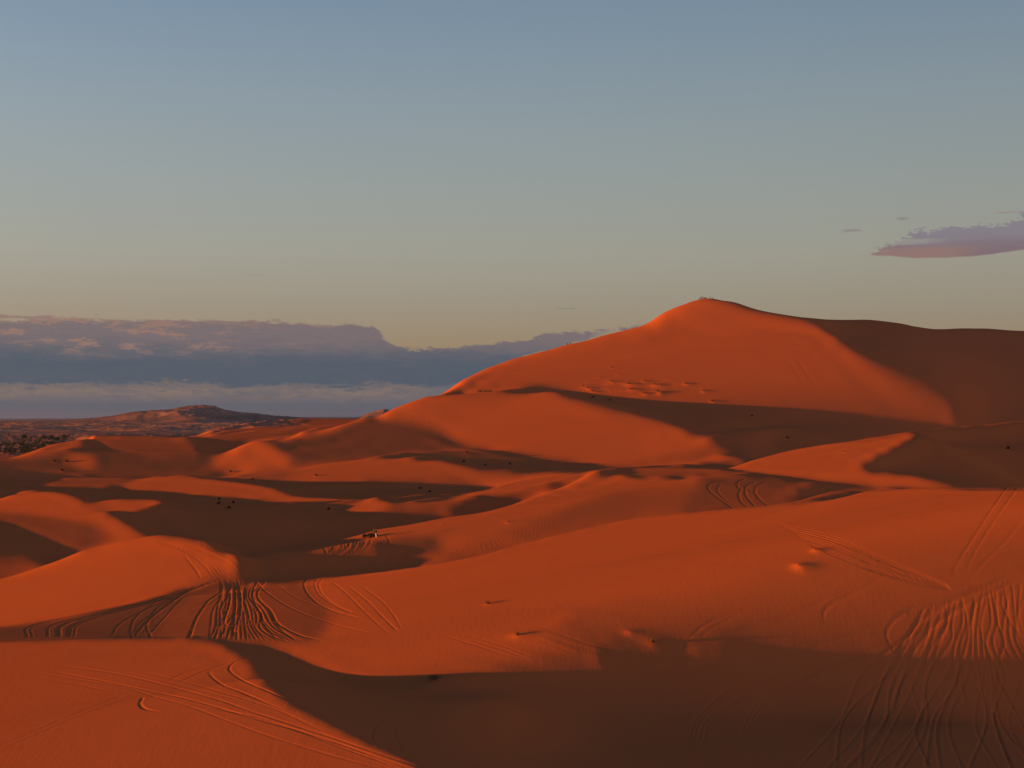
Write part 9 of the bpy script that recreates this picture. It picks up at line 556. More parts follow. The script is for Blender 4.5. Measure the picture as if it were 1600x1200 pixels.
# the long lit slope
par([(688, 991), (740, 1007), (780, 1020), (822, 1031)], [0], .18, .10, 1.1)
par([(718, 990), (760, 1001), (805, 1016), (830, 1026)], [0, 6], .16, .08, 1.4)
par([(650, 1024), (690, 1034), (720, 1040)], [0, 5, 11], .15, .06, .8)
par([(832, 984), (862, 995), (905, 1010), (955, 1022)], [(0, 0), (6, 5), (14, -4)], .17, .09)
track([(838, 996), (858, 1006), (880, 1014), (900, 1022)], .18, .10, .9)
track([(1074, 1001), (1088, 986), (1115, 969), (1152, 958)], .2, .11)
track([(1090, 1001), (1108, 984), (1135, 969), (1172, 949)], .18, .10)
track([(1045, 1012), (1100, 1003), (1150, 985), (1200, 968), (1262, 950), (1290, 936), (1345, 914)], .18, .10)
track([(1070, 1012), (1110, 1004), (1165, 986), (1215, 970), (1268, 955)], .17, .08)
track([(1287, 968), (1287, 957), (1297, 945), (1322, 932), (1372, 906)], .26, .16)
track([(1305, 964), (1307, 953), (1318, 941), (1345, 925)], .16, .08)
for k in range(9):
    f = k / 8
    track([(1215 + 55 * f, 818 + 36 * f), (1300 + 10 * f, 838 + 33 * f), (1370 + 5 * f, 868 + 27 * f), (1430 + 12 * f, 893 + 20 * f), (1478 + 6 * f, 914 + 6 * f)], .17, .10 + .05 * (k % 3))
track([(1573, 762), (1545, 803), (1520, 842), (1500, 873), (1488, 897)], .18, .12)
track([(1590, 762), (1561, 803), (1531, 849), (1511, 886)], .17, .10, 0)
track([(1602, 808), (1570, 846), (1540, 876), (1520, 896)], .17, .10, 2.2)
track([(1488, 812), (1460, 836), (1440, 845)], .12, .04, 1.2)
# slope behind, in grazing light
track([(1135, 750), (1112, 755), (1106, 762), (1114, 772), (1145, 794)], .3, .2)
track([(1126, 757), (1121, 766), (1132, 780), (1148, 790)], .3, .13)
track([(1163, 748), (1152, 754), (1153, 762), (1158, 764), (1154, 772), (1157, 783), (1168, 793)], .35, .26)
track([(1180, 752), (1165, 761), (1166, 775), (1180, 792)], .3, .2)
track([(1195, 753), (1180, 763), (1184, 778), (1200, 790)], .3, .15)
track([(1166, 762), (1180, 772), (1195, 786)], .3, .13)
for k in range(4): track([(700 + 20 * k, 866 - 4 * k), (800, 846 - 5 * k), (900 + 10 * k, 817 - 7 * k)], .25, .07)
track([(790, 817), (805, 813)], .3, .18)
# fan beyond the saddle
for k in range(13):
    f = k / 12; j = lambda a: rnd.uniform(-a, a)
    track([(518 + 62 * f + j(2), 849 - 7 * f), (520 + 52 * f + j(4), 857 - 2 * f), (508 + 46 * f + j(5), 868 - 3 * f)], .22, .06 + .08 * rnd.random())
track([(494, 853), (505, 856), (509, 862), (509, 869)], .26, .16)
track([(604, 836), (608, 846), (606, 857)], .2, .08)
# star of deep ruts falling from the right-hand crest
par([(1606, 902), (1570, 905), (1535, 918), (1500, 931), (1462, 945), (1420, 957)], [0, 3], .24, 0.24)
track([(1600, 906), (1570, 915), (1540, 930), (1518, 948)], .26, 0.3)
track([(1600, 912), (1575, 925), (1550, 936), (1530, 950)], .2, 0.18)
track([(1500, 932), (1440, 945), (1405, 962), (1388, 980), (1385, 995), (1395, 1015)], .26, 0.255)
track([(1518, 928), (1470, 950), (1440, 968), (1420, 992), (1395, 1030), (1370, 1085), (1352, 1140), (1345, 1200)], .24, 0.225)
track([(1530, 930), (1490, 955), (1460, 975), (1440, 1000), (1420, 1030), (1405, 1070), (1395, 1110)], .3, 0.3)
for k in range(22):
    f = k / 21; j = lambda a: rnd.uniform(-a, a)
    s = 1440 + 150 * f
    track([(s + j(8), 952 - 34 * f + j(3)), (1425 + 170 * f + j(6), 978 - 6 * f), (1405 + 195 * f + j(6), 1004), (1360 + 255 * f + j(14), 1060 + j(10)), (1310 + 340 * f + j(26), 1130 + j(10)), (1250 + 440 * f + j(20), 1205)], .2 + .07 * rnd.random(), 0.15 + .09 * rnd.random())
track([(1568, 925), (1566, 945), (1578, 970), (1600, 1000)], .3, 0.3)
track([(1604, 930), (1592, 955), (1596, 985)], .28, 0.27)
track([(1538, 1003), (1549, 1030), (1560, 1065), (1590, 1120), (1610, 1160)], .3, 0.3)
track([(1500, 1040), (1503, 1070), (1508, 1100)], .28, 0.27)
for k in range(7):
    f = k / 6
    track([(1505 + 62 * f, 912 - 8 * f), (1518 + 52 * f, 917 - 8 * f), (1523 + 42 * f, 925 - 9 * f), (1521 + 40 * f, 932 - 12 * f)], .18, 0.18)
for k in range(9):
    f = rnd.random()
    track([(1130 + 90 * f, 1055 + 25 * rnd.random()), (1095 + 80 * f, 1085 + 20 * rnd.random()), (1065 + 60 * f, 1120 + 20 * rnd.random()), (1060 + 50 * f, 1160)], .15, 0.075)
for k in range(7):
    f = k / 6
    track([(1400 - 40 * f, 1012 + 3 * f), (1330 - 60 * f, 1030 + 14 * f), (1260 - 70 * f, 1060 + 30 * f), (1215 - 60 * f, 1110 + 40 * f)], .15, 0.075)
track([(1600, 985), (1400, 985), (1320, 992), (1230, 1015), (1160, 1040)], .14, 0.075)
track([(1380, 975), (1300, 1000), (1240, 1025)], .15, 0.09)
# far face of the high dune
par([(1234, 566), (1244, 582), (1256, 598)], [0, (14, -2)], .6, .22)
track([(700, 638), (668, 652), (640, 660)], .4, .15)

DISP = np.zeros_like(Z)
for pts, w, dep, dash in TR:
    P = []
    for q in smooth_path(pts):
        if 0 - 20 < q[0] < 1620 and q[1] < 1230: P.append(hit(q[0], min(q[1], 1225)))
    runs, cur = [], []
    for p in P:                                  # a track hidden behind a crest is broken there
        if cur and math.hypot(p[0] - cur[-1][0], p[1] - cur[-1][1]) > .05 * math.hypot(p[0], p[1]) + 2: runs.append(cur); cur = []
        cur.append(p)
    runs.append(cur)
    for run in runs:
        if len(run) < 3: continue
        A = np.array(run)[:, :2]; sgl = np.hypot(*np.diff(A, axis=0).T); s = np.concatenate([[0], np.cumsum(sgl)])
        n = max(6, int(s[-1] / .12)); tt = np.linspace(0, s[-1], n)
        X = np.interp(tt, s, A[:, 0]); Y = np.interp(tt, s, A[:, 1])
        taper = np.clip(np.minimum(tt, s[-1] - tt) / 3, .15, 1) * (.75 + .25 * np.sin(tt * .9 + dep * 90))
        if dash: taper = taper * (np.sin(tt * 6.283 / dash) > -.2)
        ri, ci = rowcol(X, Y); r0, r1, c0, c1 = int(ri.min()) - 8, int(ri.max()) + 9, int(ci.min()) - 14, int(ci.max()) + 15
        r0 = max(r0, 8); r1 = min(r1, NR - 2); c0 = max(c0, 1); c1 = min(c1, NC - 1)
        if r1 <= r0 or c1 <= c0: continue
        D = np.full((r1 - r0, c1 - c0), 9.); Tp = np.zeros_like(D)
        ww = max(w, .0006 * math.hypot(X.mean(), Y.mean()))      # far ruts merge into one shallow groove
        order = range(-12, 13)
        rb = np.round(ri).astype(int); cb = np.round(ci).astype(int)
        for dr in range(-6, 7):
            for dc in order:
                i = rb + dr; j = cb + dc; ok = (i >= r0) & (i < r1) & (j >= c0) & (j < c1)
                if not ok.any(): continue
                i = i[ok]; j = j[ok]; dd = np.hypot(XX[i, j] - X[ok], YY[i, j] - Y[ok])
                np.minimum.at(D, (i - r0, j - c0), dd)
                Tp[i - r0, j - c0] = np.maximum(Tp[i - r0, j - c0], taper[ok])
        g = -np.exp(-(D / ww) ** 2) + .10 * np.exp(-((D - 2.1 * ww) / (.75 * ww)) ** 2)
        g[D > 8] = 0
        sub = DISP[r0:r1, c0:c1]; sub += g * dep * Tp * min(1.6, (ww / w))
DISP = np.clip(DISP, -.28, .16)
Z += DISP
# ------------------------------------------------------------------ sand heaped round the plants
def mound(u, v, h, rad, tail=2.2):
    X, Y, ri, ci = hit(u, v)
    r = math.hypot(X, Y); a = int(max(8, ri - 260)); b = int(min(NR, ri + 260)); c = int(max(0, ci - 260)); e = int(min(NC, ci + 260))
    dx = XX[a:b, c:e] - X; dy = YY[a:b, c:e] - Y
    al = dx * .93 + dy * .36; ac = -dx * .36 + dy * .93
    al = np.where(al > 0, al / tail, al)
    Z[a:b, c:e] += h * .5 * np.exp(-((al ** 2 + ac ** 2) / rad ** 2) ** .85)
    return X, Y
NEB = [  # photo u, v, mound height, radius, bush height, bush kind, label
 (811, 994, .32, .85, .55, 'dry', 'dark dry tussock with a long shadow beside the footprints below the lit slope'),
 (764, 944, .16, .6, .60, 'dry', 'lone wispy grass tussock halfway down the big lit slope'),
 (1022, 1005, .32, 1.1, .55, 'dry', 'shaggy dry tussock on a rounded sand hump at the edge of the foreground shade'),
 (985, 989, .26, .6, .0, None, ''),
 (683, 1062, .25, 1.2, .62, 'green', 'dark spreading bush in the shade of the nearest hollow'),
 (1251, 887, .7, .8, .22, 'dry', 'half-buried twigs on the larger of the two sand humps on the lit slope'),
 (1276, 861, .45, .6, .18, 'dry', 'half-buried twigs on the smaller sand hump just above the larger one'),
 (957, 575, 1.5, 2.0, .9, 'green', 'small dark bush highest on the flank of the tall dune'),
 (966, 586, 1.0, 1.7, .0, None, ''),
 (958, 598, 2.3, 2.6, 1.1, 'green', 'dark bush left of the pair in the upper row on the tall dune'),
 (985, 602, 2.3, 3.4, 1.1, 'green', 'broad dark bush in the middle of the cluster on the tall dune'),
 (988, 610, 2.2, 2.9, 1.2, 'green', 'dark bush just under the broad one on the tall dune'),
 (1009, 597, 1.8, 2.6, .9, 'green', 'low bush at the top right of the cluster on the tall dune'),
 (1025, 603, 2.2, 3.1, 1.0, 'green', 'bush on a long sand tail right of the cluster on the tall dune'),
 (1010, 617, 2.4, 3.3, 1.2, 'green', 'bush on the lower edge of the sunlight, left of two, on the tall dune'),
 (1030, 615, 2.8, 3.3, 1.3, 'green', 'largest bush on a high sand hump at the shade line of the tall dune'),
 (1073, 601, 2.2, 2.5, .9, 'green', 'solitary bush with a slanting shadow right of the cluster on the tall dune'),
 (1101, 612, 1.5, 2.1, .8, 'green', 'tiny bush far right of the cluster above the shade line'),
 (921, 608, 1.8, 2.4, 1.0, 'green', 'bush at the left end of the cluster on the tall dune'),
 (928, 613, 1.6, 2.0, .9, 'green', 'small bush just below the leftmost one of the cluster'),
 (912, 604, 1.4, 2.0, .7, 'green', 'faint bush at the outer left edge of the cluster on the tall dune'),
 (928, 622, 1.2, 2.0, 1.0, 'green', 'dark bush right on the shade line at the left of the tall dune'),
 (955, 626, 1.0, 2.2, .9, 'green', 'dark bush just inside the shade below the cluster'),
 (1000, 645, .8, 2.0, 1.0, 'green', 'dark bush deep in the shade where the middle dune meets the tall one'),
 (1115, 628, 1.5, 2.4, 1.2, 'green', 'dark bush where the shade line crosses the right of the tall dune'),
 (1176, 650, .5, 1.4, .9, 'green', 'tiny bush alone in the wide shade under the tall dune'),
 (1232, 685, .5, 1.6, 1.0, 'green', 'dark bush in the shade above the bright wedge-shaped slope'),
 (1320, 707, .5, 1.2, .55, 'dry', 'dry bush on the bright wedge-shaped slope at the right'),
 (658, 764, .4, 1.4, .9, 'green', 'slanting dark bush in the long shadow band, left of two'),
 (673, 769, .3, 1.2, .7, 'green', 'small bush right beside the slanting one in the long shadow band'),
 (344, 781, .3, .9, .8, 'green', 'upper bush of the four by the lit hump at the left'),
 (343, 788, .3, .9, .8, 'green', 'bush directly below the upper one of the four at the left'),
 (366, 787, .3, 1.1, .9, 'green', 'right-hand bush of the four by the lit hump at the left'),
 (359, 795, .3, .9, .7, 'green', 'lowest bush of the four by the lit hump at the left'),
 (361, 738, .5, 1.4, .9, 'green', 'dark bush under the small pyramid-shaped dune'),
 (396, 750, .4, 1.2, .7, 'green', 'small dark bush on the shade line right of the pyramid-shaped dune'),
 (496, 744, .5, 1.6, .8, 'green', 'single dark bush on the lit ridge right of the pyramid-shaped dune'),
 (731, 709, .6, 1.8, 1.1, 'green', 'upper dark bush in the hollow under the middle dune'),
 (726, 722, .5, 1.5, 1.0, 'green', 'bush at the left end of the row in the hollow under the middle dune'),
 (760, 728, .5, 1.5, 1.0, 'green', 'bush in the middle of the row in the hollow under the middle dune'),
 (798, 726, .5, 1.5, .8, 'green', 'bush at the right end of the row in the hollow under the middle dune'),
 (515, 797, .3, 1.0, .6, 'green', 'faint bush in the shade left of the small bright hump'),
 (86, 722, .5, 1.6, 1.1, 'green', 'dark bush beside the small lit hump below the oasis'),
 (106, 722, .5, 1.6, 1.1, 'green', 'dark bush on the small lit hump below the oasis'),
 (98, 736, .4, 1.4, 1.0, 'green', 'faint bush in the shade under the small lit hump below the oasis'),
 (23, 710, .4, 1.3, 1.0, 'green', 'dark bush on the pale sand just under the oasis'),
 (1577, 702, .4, 1.4, .9, 'green', 'tiny bush in the dark slope near the right edge'),
 (795, 816, .25, .8, .3, 'dry', 'low dry twig clump on the bright edge of the striped slope'),
]
BUSH = []
for (u, v, h, rad, bh, kind, lab) in NEB:
    X, Y = mound(u, v, h, rad, 2.4)
    BUSH.append((X, Y, rad, bh, kind, lab))
# crumbled hollow in the sand beside the humps of the tall dune
for k in range(26):
    u, v = rnd.uniform(905, 1060), rnd.uniform(590, 622); mound(u, v, rnd.uniform(.4, .9), rnd.uniform(1.5, 3), 2.)

def ground(X, Y):
    r, c = rowcol(X, Y); i, j = int(r), int(c); a, b = r - i, c - j
    return (Z[i, j] * (1 - b) + Z[i, j + 1] * b) * (1 - a) + (Z[i + 1, j] * (1 - b) + Z[i + 1, j + 1] * b) * a
def build_sand():
    v = np.empty((NR * NC + 1, 3), np.float32); v[:-1, 0] = XX.ravel(); v[:-1, 1] = YY.ravel(); v[:-1, 2] = Z.ravel(); v[-1] = (0, 0, CAMZ - 1.75)
    i = np.arange(NR - 1)[:, None]; j = np.arange(NC)[None, :]; jn = (j + 1) % NC
    q = np.stack([i * NC + j, (i + 1) * NC + j, (i + 1) * NC + jn, i * NC + jn], -1).reshape(-1, 4)[:, ::-1]
    jj = np.arange(NC); tri = np.stack([np.full(NC, NR * NC), (jj + 1) % NC, jj], -1)
    me = bpy.data.meshes.new('sand'); nq, ntri = len(q), len(tri)
    me.vertices.add(len(v)); me.vertices.foreach_set('co', v.ravel())
    idx = np.concatenate([q.ravel(), tri.ravel()]).astype(np.int32)
    me.loops.add(len(idx)); me.loops.foreach_set('vertex_index', idx)
    st = np.concatenate([np.arange(nq) * 4, nq * 4 + np.arange(ntri) * 3]).astype(np.int32)
    me.polygons.add(nq + ntri); me.polygons.foreach_set('loop_start', st)
    me.polygons.foreach_set('use_smooth', np.ones(nq + ntri, bool))
    me.update(calc_edges=True); me.validate()
    f = STONY
    a = me.attributes.new('stony', 'FLOAT', 'POINT'); a.data.foreach_set('value', np.append(f.ravel(), 0).astype(np.float32))
    o = mesh_obj('sand_dunes', me, [SAND], smooth=False); tag(o, kind='structure'); return o
build_sand()
# ------------------------------------------------------------------ bushes and tussocks
def tuft(seed, n, h, spread, droop=.5, wid=.012):
    """many bent blades / twigs from one root"""
    g = random.Random(seed); v, f = [], []
    for k in range(n):
        a = g.random() * 6.283; lean = abs(g.gauss(0, .5)) * spread; L = h * g.uniform(.55, 1.15); r0 = g.random() * .18 * h
        p = Vector((math.cos(a) * r0, math.sin(a) * r0, -.03)); dr = Vector((math.cos(a) * lean, math.sin(a) * lean, 1)).normalized()
        side = Vector((-math.sin(a), math.cos(a), 0)); w = wid * g.uniform(.6, 1.4); b = len(v)
        for i in range(5):
            ww = w * (1 - i / 4.4); v += [p - side * ww, p + side * ww]
            p = p + dr * (L / 4); dr = (dr + Vector((math.cos(a), math.sin(a), -.6)) * droop * .18 + Vector((g.gauss(0, .1), g.gauss(0, .1), 0))).normalized()
        for i in range(4): f.append((b + 2 * i, b + 2 * i + 1, b + 2 * i + 3, b + 2 * i + 2))
    me = bpy.data.meshes.new('blades'); me.from_pydata([tuple(q) for q in v], [], f); me.update(); return me
def leafcloud(seed, n, rx, ry, rz, z0, leaf, clumps=9):
    """leaf-sized faces gathered in clumps through a crown volume"""
    g = random.Random(seed); v, f = [], []
    cs = []
    for k in range(clumps):
        a = g.random() * 6.283; q = g.random() ** .6
        cs.append((math.cos(a) * rx * q * .75, math.sin(a) * ry * q * .75, z0 + rz * (.15 + .75 * g.random() * (1.1 - .6 * q)), g.uniform(.28, .5)))
    for k in range(n):
        c = g.choice(cs); s = c[3]
        x, y, z = c[0] + g.gauss(0, .45) * rx * s, c[1] + g.gauss(0, .45) * ry * s, max(.02, c[2] + g.gauss(0, .5) * rz * s)
        m = Matrix.Rotation(g.random() * 6.28, 3, 'Z') @ Matrix.Rotation(g.uniform(-1.3, 1.3), 3, 'X'); L = leaf * g.uniform(.6, 1.5); b = len(v)
        for q in ((-.5, 0, 0), (0, .9, .12), (.5, 0, 0), (0, -.9, -.08)):
            w = m @ Vector(q) * L; v.append((x + w.x, y + w.y, z + w.z))
        f.append((b, b + 1, b + 2, b + 3))
    me = bpy.data.meshes.new('leaves'); me.from_pydata(v, [], f); me.update(); return me
def limbs(seed, n, h, r, spread, z0=-.1, trunk=0.):
    """tapered stem with limbs, one mesh"""
    g = random.Random(seed); bm = bmesh.new()
    def tube(P, R0, R1):
        rings = []
        for i, p in enumerate(P):
            rr = R0 + (R1 - R0) * i / (len(P) - 1); rings.append([bm.verts.new((p[0] + rr * math.cos(k * 1.2566), p[1] + rr * math.sin(k * 1.2566), p[2])) for k in range(5)])
        for a, b in zip(rings, rings[1:]):
            for k in range(5): bm.faces.new((a[k], a[(k + 1) % 5], b[(k + 1) % 5], b[k]))
    top = (g.gauss(0, .05) * h, g.gauss(0, .05) * h, trunk)
    if trunk: tube([(0, 0, z0), (top[0] * .3, top[1] * .6, trunk * .5), top], r * 1.5, r)
    for k in range(n):
        a = 6.283 * k / n + g.uniform(-.4, .4); s = spread * g.uniform(.5, 1); hh = h * g.uniform(.65, 1)
        b = top if trunk else (0, 0, z0)
        tube([b, (b[0] + math.cos(a) * s * .4, b[1] + math.sin(a) * s * .4, b[2] + (hh - b[2]) * .45), (b[0] + math.cos(a) * s, b[1] + math.sin(a) * s, hh)], r * .7, r * .15)
    me = bpy.data.meshes.new('stems'); bm.to_mesh(me); bm.free(); return me
for k, (X, Y, rad, bh, kind, lab) in enumerate(BUSH):
    if not kind: continue
    root = bpy.data.objects.new('shrub' if kind == 'green' else 'grass_tussock', None); link(root)
    root.location = (X - rad * .25, Y - .1, ground(X - rad * .25, Y - .1) - .04); root.rotation_euler.z = rnd.random() * 6
    if kind == 'green':
        rr = max(rad * .55, .55)
        mesh_obj('foliage', leafcloud(k, 420, rr, rr, bh, .05, .10 + .05 * bh) if k != 4 else leafcloud(k, 300, 1.0, .8, .42, .02, .06), [M_BUSH], root, smooth=False)
        mesh_obj('stem', limbs(k, 7, bh * .8, .035, rr * .8), [M_BARK], root)
        tag(root, lab, 'shrub', 'shrubs dotted over the dunes')
    else:
        mesh_obj('blades', tuft(k, 170, bh, 1.1, .5, .014), [M_DRY], root, smooth=False)
        mesh_obj('stem', limbs(k + 90, 8, bh * .5, .02, bh * .4), [M_BARK], root)
        tag(root, lab, 'grass tussock', 'dry tussocks on the dunes')
# a thin dead stalk standing on the crest slope beyond the quad bikes
X, Y, _, _ = hit(694, 821)
root = tag(link(bpy.data.objects.new('dead_plant', None)), 'thin dead stalk standing alone on the lit crest right of the quad bikes', 'dead plant'); root.location = (X, Y, ground(X, Y))
mesh_obj('stem', limbs(5, 3, .8, .05, .12, trunk=.35), [M_BARK], root)
mesh_obj('twigs', tuft(8, 30, .5, .8, .2, .012), [M_DRY], root, smooth=False)

# ------------------------------------------------------------------ oasis grove far left
def tree(u, v, h, w, kind, label, seed):
    X, Y, _, _ = hit(u, v)
    root = bpy.data.objects.new('palm_tree' if kind == 'palm' else 'tamarisk_tree', None); link(root); root.location = (X, Y, ground(X, Y) - .1)
    if kind == 'palm':
        g = random.Random(seed); vts, f = [], []
        for k in range(34):
            a = g.random() * 6.283; up = g.uniform(-.3, 1.1); L = w * g.uniform(.8, 1.1)
            dr = Vector((math.cos(a) * math.cos(up), math.sin(a) * math.cos(up), math.sin(up))); p = Vector((0, 0, h)); side = Vector((-math.sin(a), math.cos(a), 0))
            for i in range(6):
                q = p + dr * (L / 6); wd = L * .13 * math.sin(math.pi * (i + .7) / 6.6)
                for sgn in (-1, 1):
                    b = len(vts); vts += [tuple(p), tuple(q), tuple(q + side * sgn * wd + Vector((0, 0, -wd * .5))), tuple(p + side * sgn * wd + Vector((0, 0, -wd * .6)))]; f.append((b, b + 1, b + 2, b + 3))
                p = q; dr = (dr + Vector((0, 0, -.24))).normalized()
        me = bpy.data.meshes.new('crown'); me.from_pydata(vts, [], f); me.update()
        mesh_obj('crown', me, [M_PALM], root, smooth=False)
        mesh_obj('trunk', limbs(seed, 1, h, .2, .1, trunk=h * .97), [M_BARK], root)
    else:
        mesh_obj('crown', leafcloud(seed, 900, w, w, h * .8, h * .22, .5, 16), [M_TREE], root, smooth=False)
        mesh_obj('trunk', limbs(seed, 6, h * .75, .16, w * .6, trunk=h * .3), [M_BARK], root)
    tag(root, label, 'tree', 'trees rising from the oasis')
for k, (u, v, h, w, kind, label) in enumerate([
    (13, 686, 5.5, 2.6, 'palm', 'palm at the far left of the oasis above the pale sand strip'),
    (38, 686, 6.5, 4.5, 'tam', 'rounded dark tree, tallest left of the middle of the oasis'),
    (54, 688, 5.0, 2.4, 'palm', 'small palm just right of the tall rounded tree in the oasis'),
    (68, 687, 5.0, 4.5, 'tam', 'broad low tree in the middle of the upper edge of the oasis'),
    (80, 688, 6.0, 4.2, 'tam', 'dark tree near the right end of the oasis'),
    (88, 689, 5.0, 4.0, 'tam', 'squat dark tree touching the one near the right end of the oasis'),
    (100, 686, 5.5, 4.6, 'tam', 'last dark tree of the oasis where the dune slope hides the grove'),
    (107, 686, 4.5, 2.2, 'palm', 'small palm at the very right end of the oasis')]): tree(u, v, h, w, kind, label, 40 + k)
def grove():
    g = random.Random(3); v, f = [], []
    for k in range(430):
        for _ in range(60):
            Yc = 1060 * (1900 / 1060) ** g.random(); u = g.uniform(-160, 122); vv = 652 + 2200 * 28 / Yc
            dens = .96 if vv > 692 else (.4 if vv > 688.5 and u > 32 else .06 if vv > 686 else (.5 if vv > 683.5 else .06))
            if g.random() < dens: break
        X = (u - 800) / 2200 * Yc; z = ground(X, Yc); r = g.uniform(1.5, 3.4); h = g.uniform(1.6, 3.6)
        for q in range(95):
            a = g.random() * 6.283; e = g.random() ** .5; zz = g.random(); rr = r * e * math.sqrt(max(0, 1 - (zz - .35) ** 2 * 1.8))
            p = Vector((X + rr * math.cos(a), Yc + rr * math.sin(a), z + zz * h)); m = Matrix.Rotation(g.random() * 6.28, 3, 'Z') @ Matrix.Rotation(g.uniform(-1.4, 1.4), 3, 'X'); b = len(v)
            for c in ((-.5, 0, 0), (0, .6, .1), (.5, 0, 0), (0, -.6, -.1)): v.append(tuple(p + m @ Vector(c) * g.uniform(.5, .95)))
            f.append((b, b + 1, b + 2, b + 3))
    me = bpy.data.meshes.new('grove'); me.from_pydata(v, [], f); me.update()
    tag(mesh_obj('oasis_grove', me, [M_TREE], smooth=False), 'dense dark mass of oasis scrub and palms at the far left', 'grove', kind='stuff')
grove()

# ------------------------------------------------------------------ rocky hills and far tableland
def hill_range(name, prof, rc, r0, r1, dropz, rough, seed, mat, nu=700, nr=120):
    u = np.linspace(prof[0][0], prof[-1][0], nu); H = np.interp(u, [p[0] for p in prof], [p[1] for p in prof])
    H = np.maximum((HV + F * CAMZ / rc - H) / F * rc, 0)
    r = np.linspace(r0, r1, nr); U, Rr = np.meshgrid(u, r); X = (U - CU) / F * Rr; Y = Rr
    c = np.where(Rr < rc, ((Rr - r0) / (rc - r0)), ((r1 - Rr) / (r1 - rc))); c = np.clip(c, 0, 1)
    prof_ = c ** 1.5 * (1 + .25 * np.sin(c * 5))
    nz = rnoise(X, Y, 260., 6, seed)
    z = H[None] * (prof_ * 1.15) * (1 + rough * nz * (1 - c ** 6 * .75) * .5) + 10 * rough * nz * c * (1 - c)
    z = np.minimum(z, H[None] * Rr / rc * 1.0 + 28 * (Rr / rc - 1) * -1 + 3) - .5
    zz = np.where(c <= 0, -3, z)
    v = np.stack([X, Y, zz], -1).reshape(-1, 3)
    i = np.arange(nr - 1)[:, None]; j = np.arange(nu - 1)[None]
    q = np.stack([i * nu + j, i * nu + j + 1, (i + 1) * nu + j + 1, (i + 1) * nu + j], -1).reshape(-1, 4)
    me = bpy.data.meshes.new(name); me.from_pydata(v.tolist(), [], q.tolist()); me.update()
    tag(mesh_obj(name, me, [mat]), kind='structure')
def rock_material(name, a, b, c, s):
    m, nt, p = material(name); geo = nt.nodes.new('ShaderNodeNewGeometry'); pos = geo.outputs['Position']
    n = noise(pos, s, 6, .62); n2 = noise(pos, s * 3.3, 5, .6)
    nt.links.new(mixc(step(n2, .52, .66), mixc(step(n, .38, .6), a, b), c), p.inputs['Base Color'])
    p.inputs['Roughness'].default_value = 1; p.inputs['Specular IOR Level'].default_value = 0
    return m
ROCK = rock_material('hill_rock', (.23,.13,.10), (.14,.085,.075), (.30,.18,.135), .0045)
HP = [(-420, 661), (-300, 656), (-150, 657), (0, 657.5), (30, 659), (100, 656.5), (130, 654), (150, 652), (180, 648), (200, 644), (213, 641.5), (228, 641.5), (245, 639.5), (262, 637), (285, 632), (300, 630.2), (320, 630.2), (335, 632.5), (352, 640), (372, 643), (400, 644.5), (430, 649), (480, 652), (540, 653), (560, 652), (575, 645), (590, 641), (600, 638), (612, 641), (625, 639), (650, 643), (720, 651), (800, 661)]
hill_range('hills', HP, 6400, 4300, 8200, 28, .55, 4, ROCK)
def hummocks():
    nu, nr = 900, 150; U, Rr = np.meshgrid(np.linspace(-420, 900, nu), np.exp(np.linspace(ln(2450), ln(5400), nr))); X = (U - CU) / F * Rr; Y = Rr
    A = np.interp(Rr, [2450, 2900, 4300, 5400], [0, 5, 9, 9]) * np.interp(U, [-420, 560, 800, 900], [1, 1, .4, 0])
    z = A * (.35 + .75 * rnoise(X, Y, 90., 5, 33)) ; z = np.clip(z, -4, 1.25 * A) - .6
    i = np.arange(nr - 1)[:, None]; j = np.arange(nu - 1)[None]
    q = np.stack([i * nu + j, i * nu + j + 1, (i + 1) * nu + j + 1, (i + 1) * nu + j], -1).reshape(-1, 4)
    me = bpy.data.meshes.new('hummocks'); me.from_pydata(np.stack([X, Y, z], -1).reshape(-1, 3).tolist(), [], q.tolist()); me.update()
    tag(mesh_obj('hummocks', me, [ROCKP]), kind='structure')
ROCKP = rock_material('pale_rock', (.30,.165,.115), (.19,.11,.085), (.38,.23,.165), .006)
hummocks()
FARM = rock_material('far_rock', (.16, .10, .09), (.10, .07, .07), (.2, .13, .11), .001)
hill_range('mountains', [(-500, 655), (-100, 653.5), (20, 655.5), (40, 654), (60, 653.6), (120, 654.2), (160, 653.4), (260, 652), (420, 651.6), (480, 650.8), (560, 651), (640, 651.5), (760, 655)], 24000, 21000, 29000, 28, .2, 9, FARM, 300, 30)

# ------------------------------------------------------------------ people and quad bikes
def skin(name, J, E_, mat, parent, sub=2):
    """one continuous surface grown over a skeleton: J = {joint: (x, y, z, radius)}"""
    ks = list(J); me = bpy.data.meshes.new(name); me.from_pydata([J[k][:3] for k in ks], [(ks.index(a), ks.index(b)) for a, b in E_], [])
    o = bpy.data.objects.new(name, me); C.objects.link(o)
    sk = o.modifiers.new('skin', 'SKIN'); sk.use_smooth_shade = True
    for i, k in enumerate(ks):
        s = me.skin_vertices[0].data[i]; r = J[k][3]; s.radius = (r, r) if not isinstance(r, tuple) else r; s.use_root = (i == 0)
    ss = o.modifiers.new('sub', 'SUBSURF'); ss.levels = sub; ss.render_levels = sub
    dg = bpy.context.evaluated_depsgraph_get(); m2 = bpy.data.meshes.new_from_object(o.evaluated_get(dg)); bpy.data.objects.remove(o)
    m2.materials.clear(); return mesh_obj(name, m2, [mat], parent)
M_SKIN = plain('skin', (.22, .11, .07), .6, .05)
M_HAIR = plain('dark_hair', (.02, .015, .012), .8)
CL = {k: plain('cloth_' + k, c, .9, .12, 12) for k, c in dict(black=(.012, .011, .014), white=(.42, .42, .46), grey=(.035, .033, .036), maroon=(.07, .015, .015), blue=(.03, .04, .08), khaki=(.14, .11, .07), brown=(.06, .035, .025)).items()}
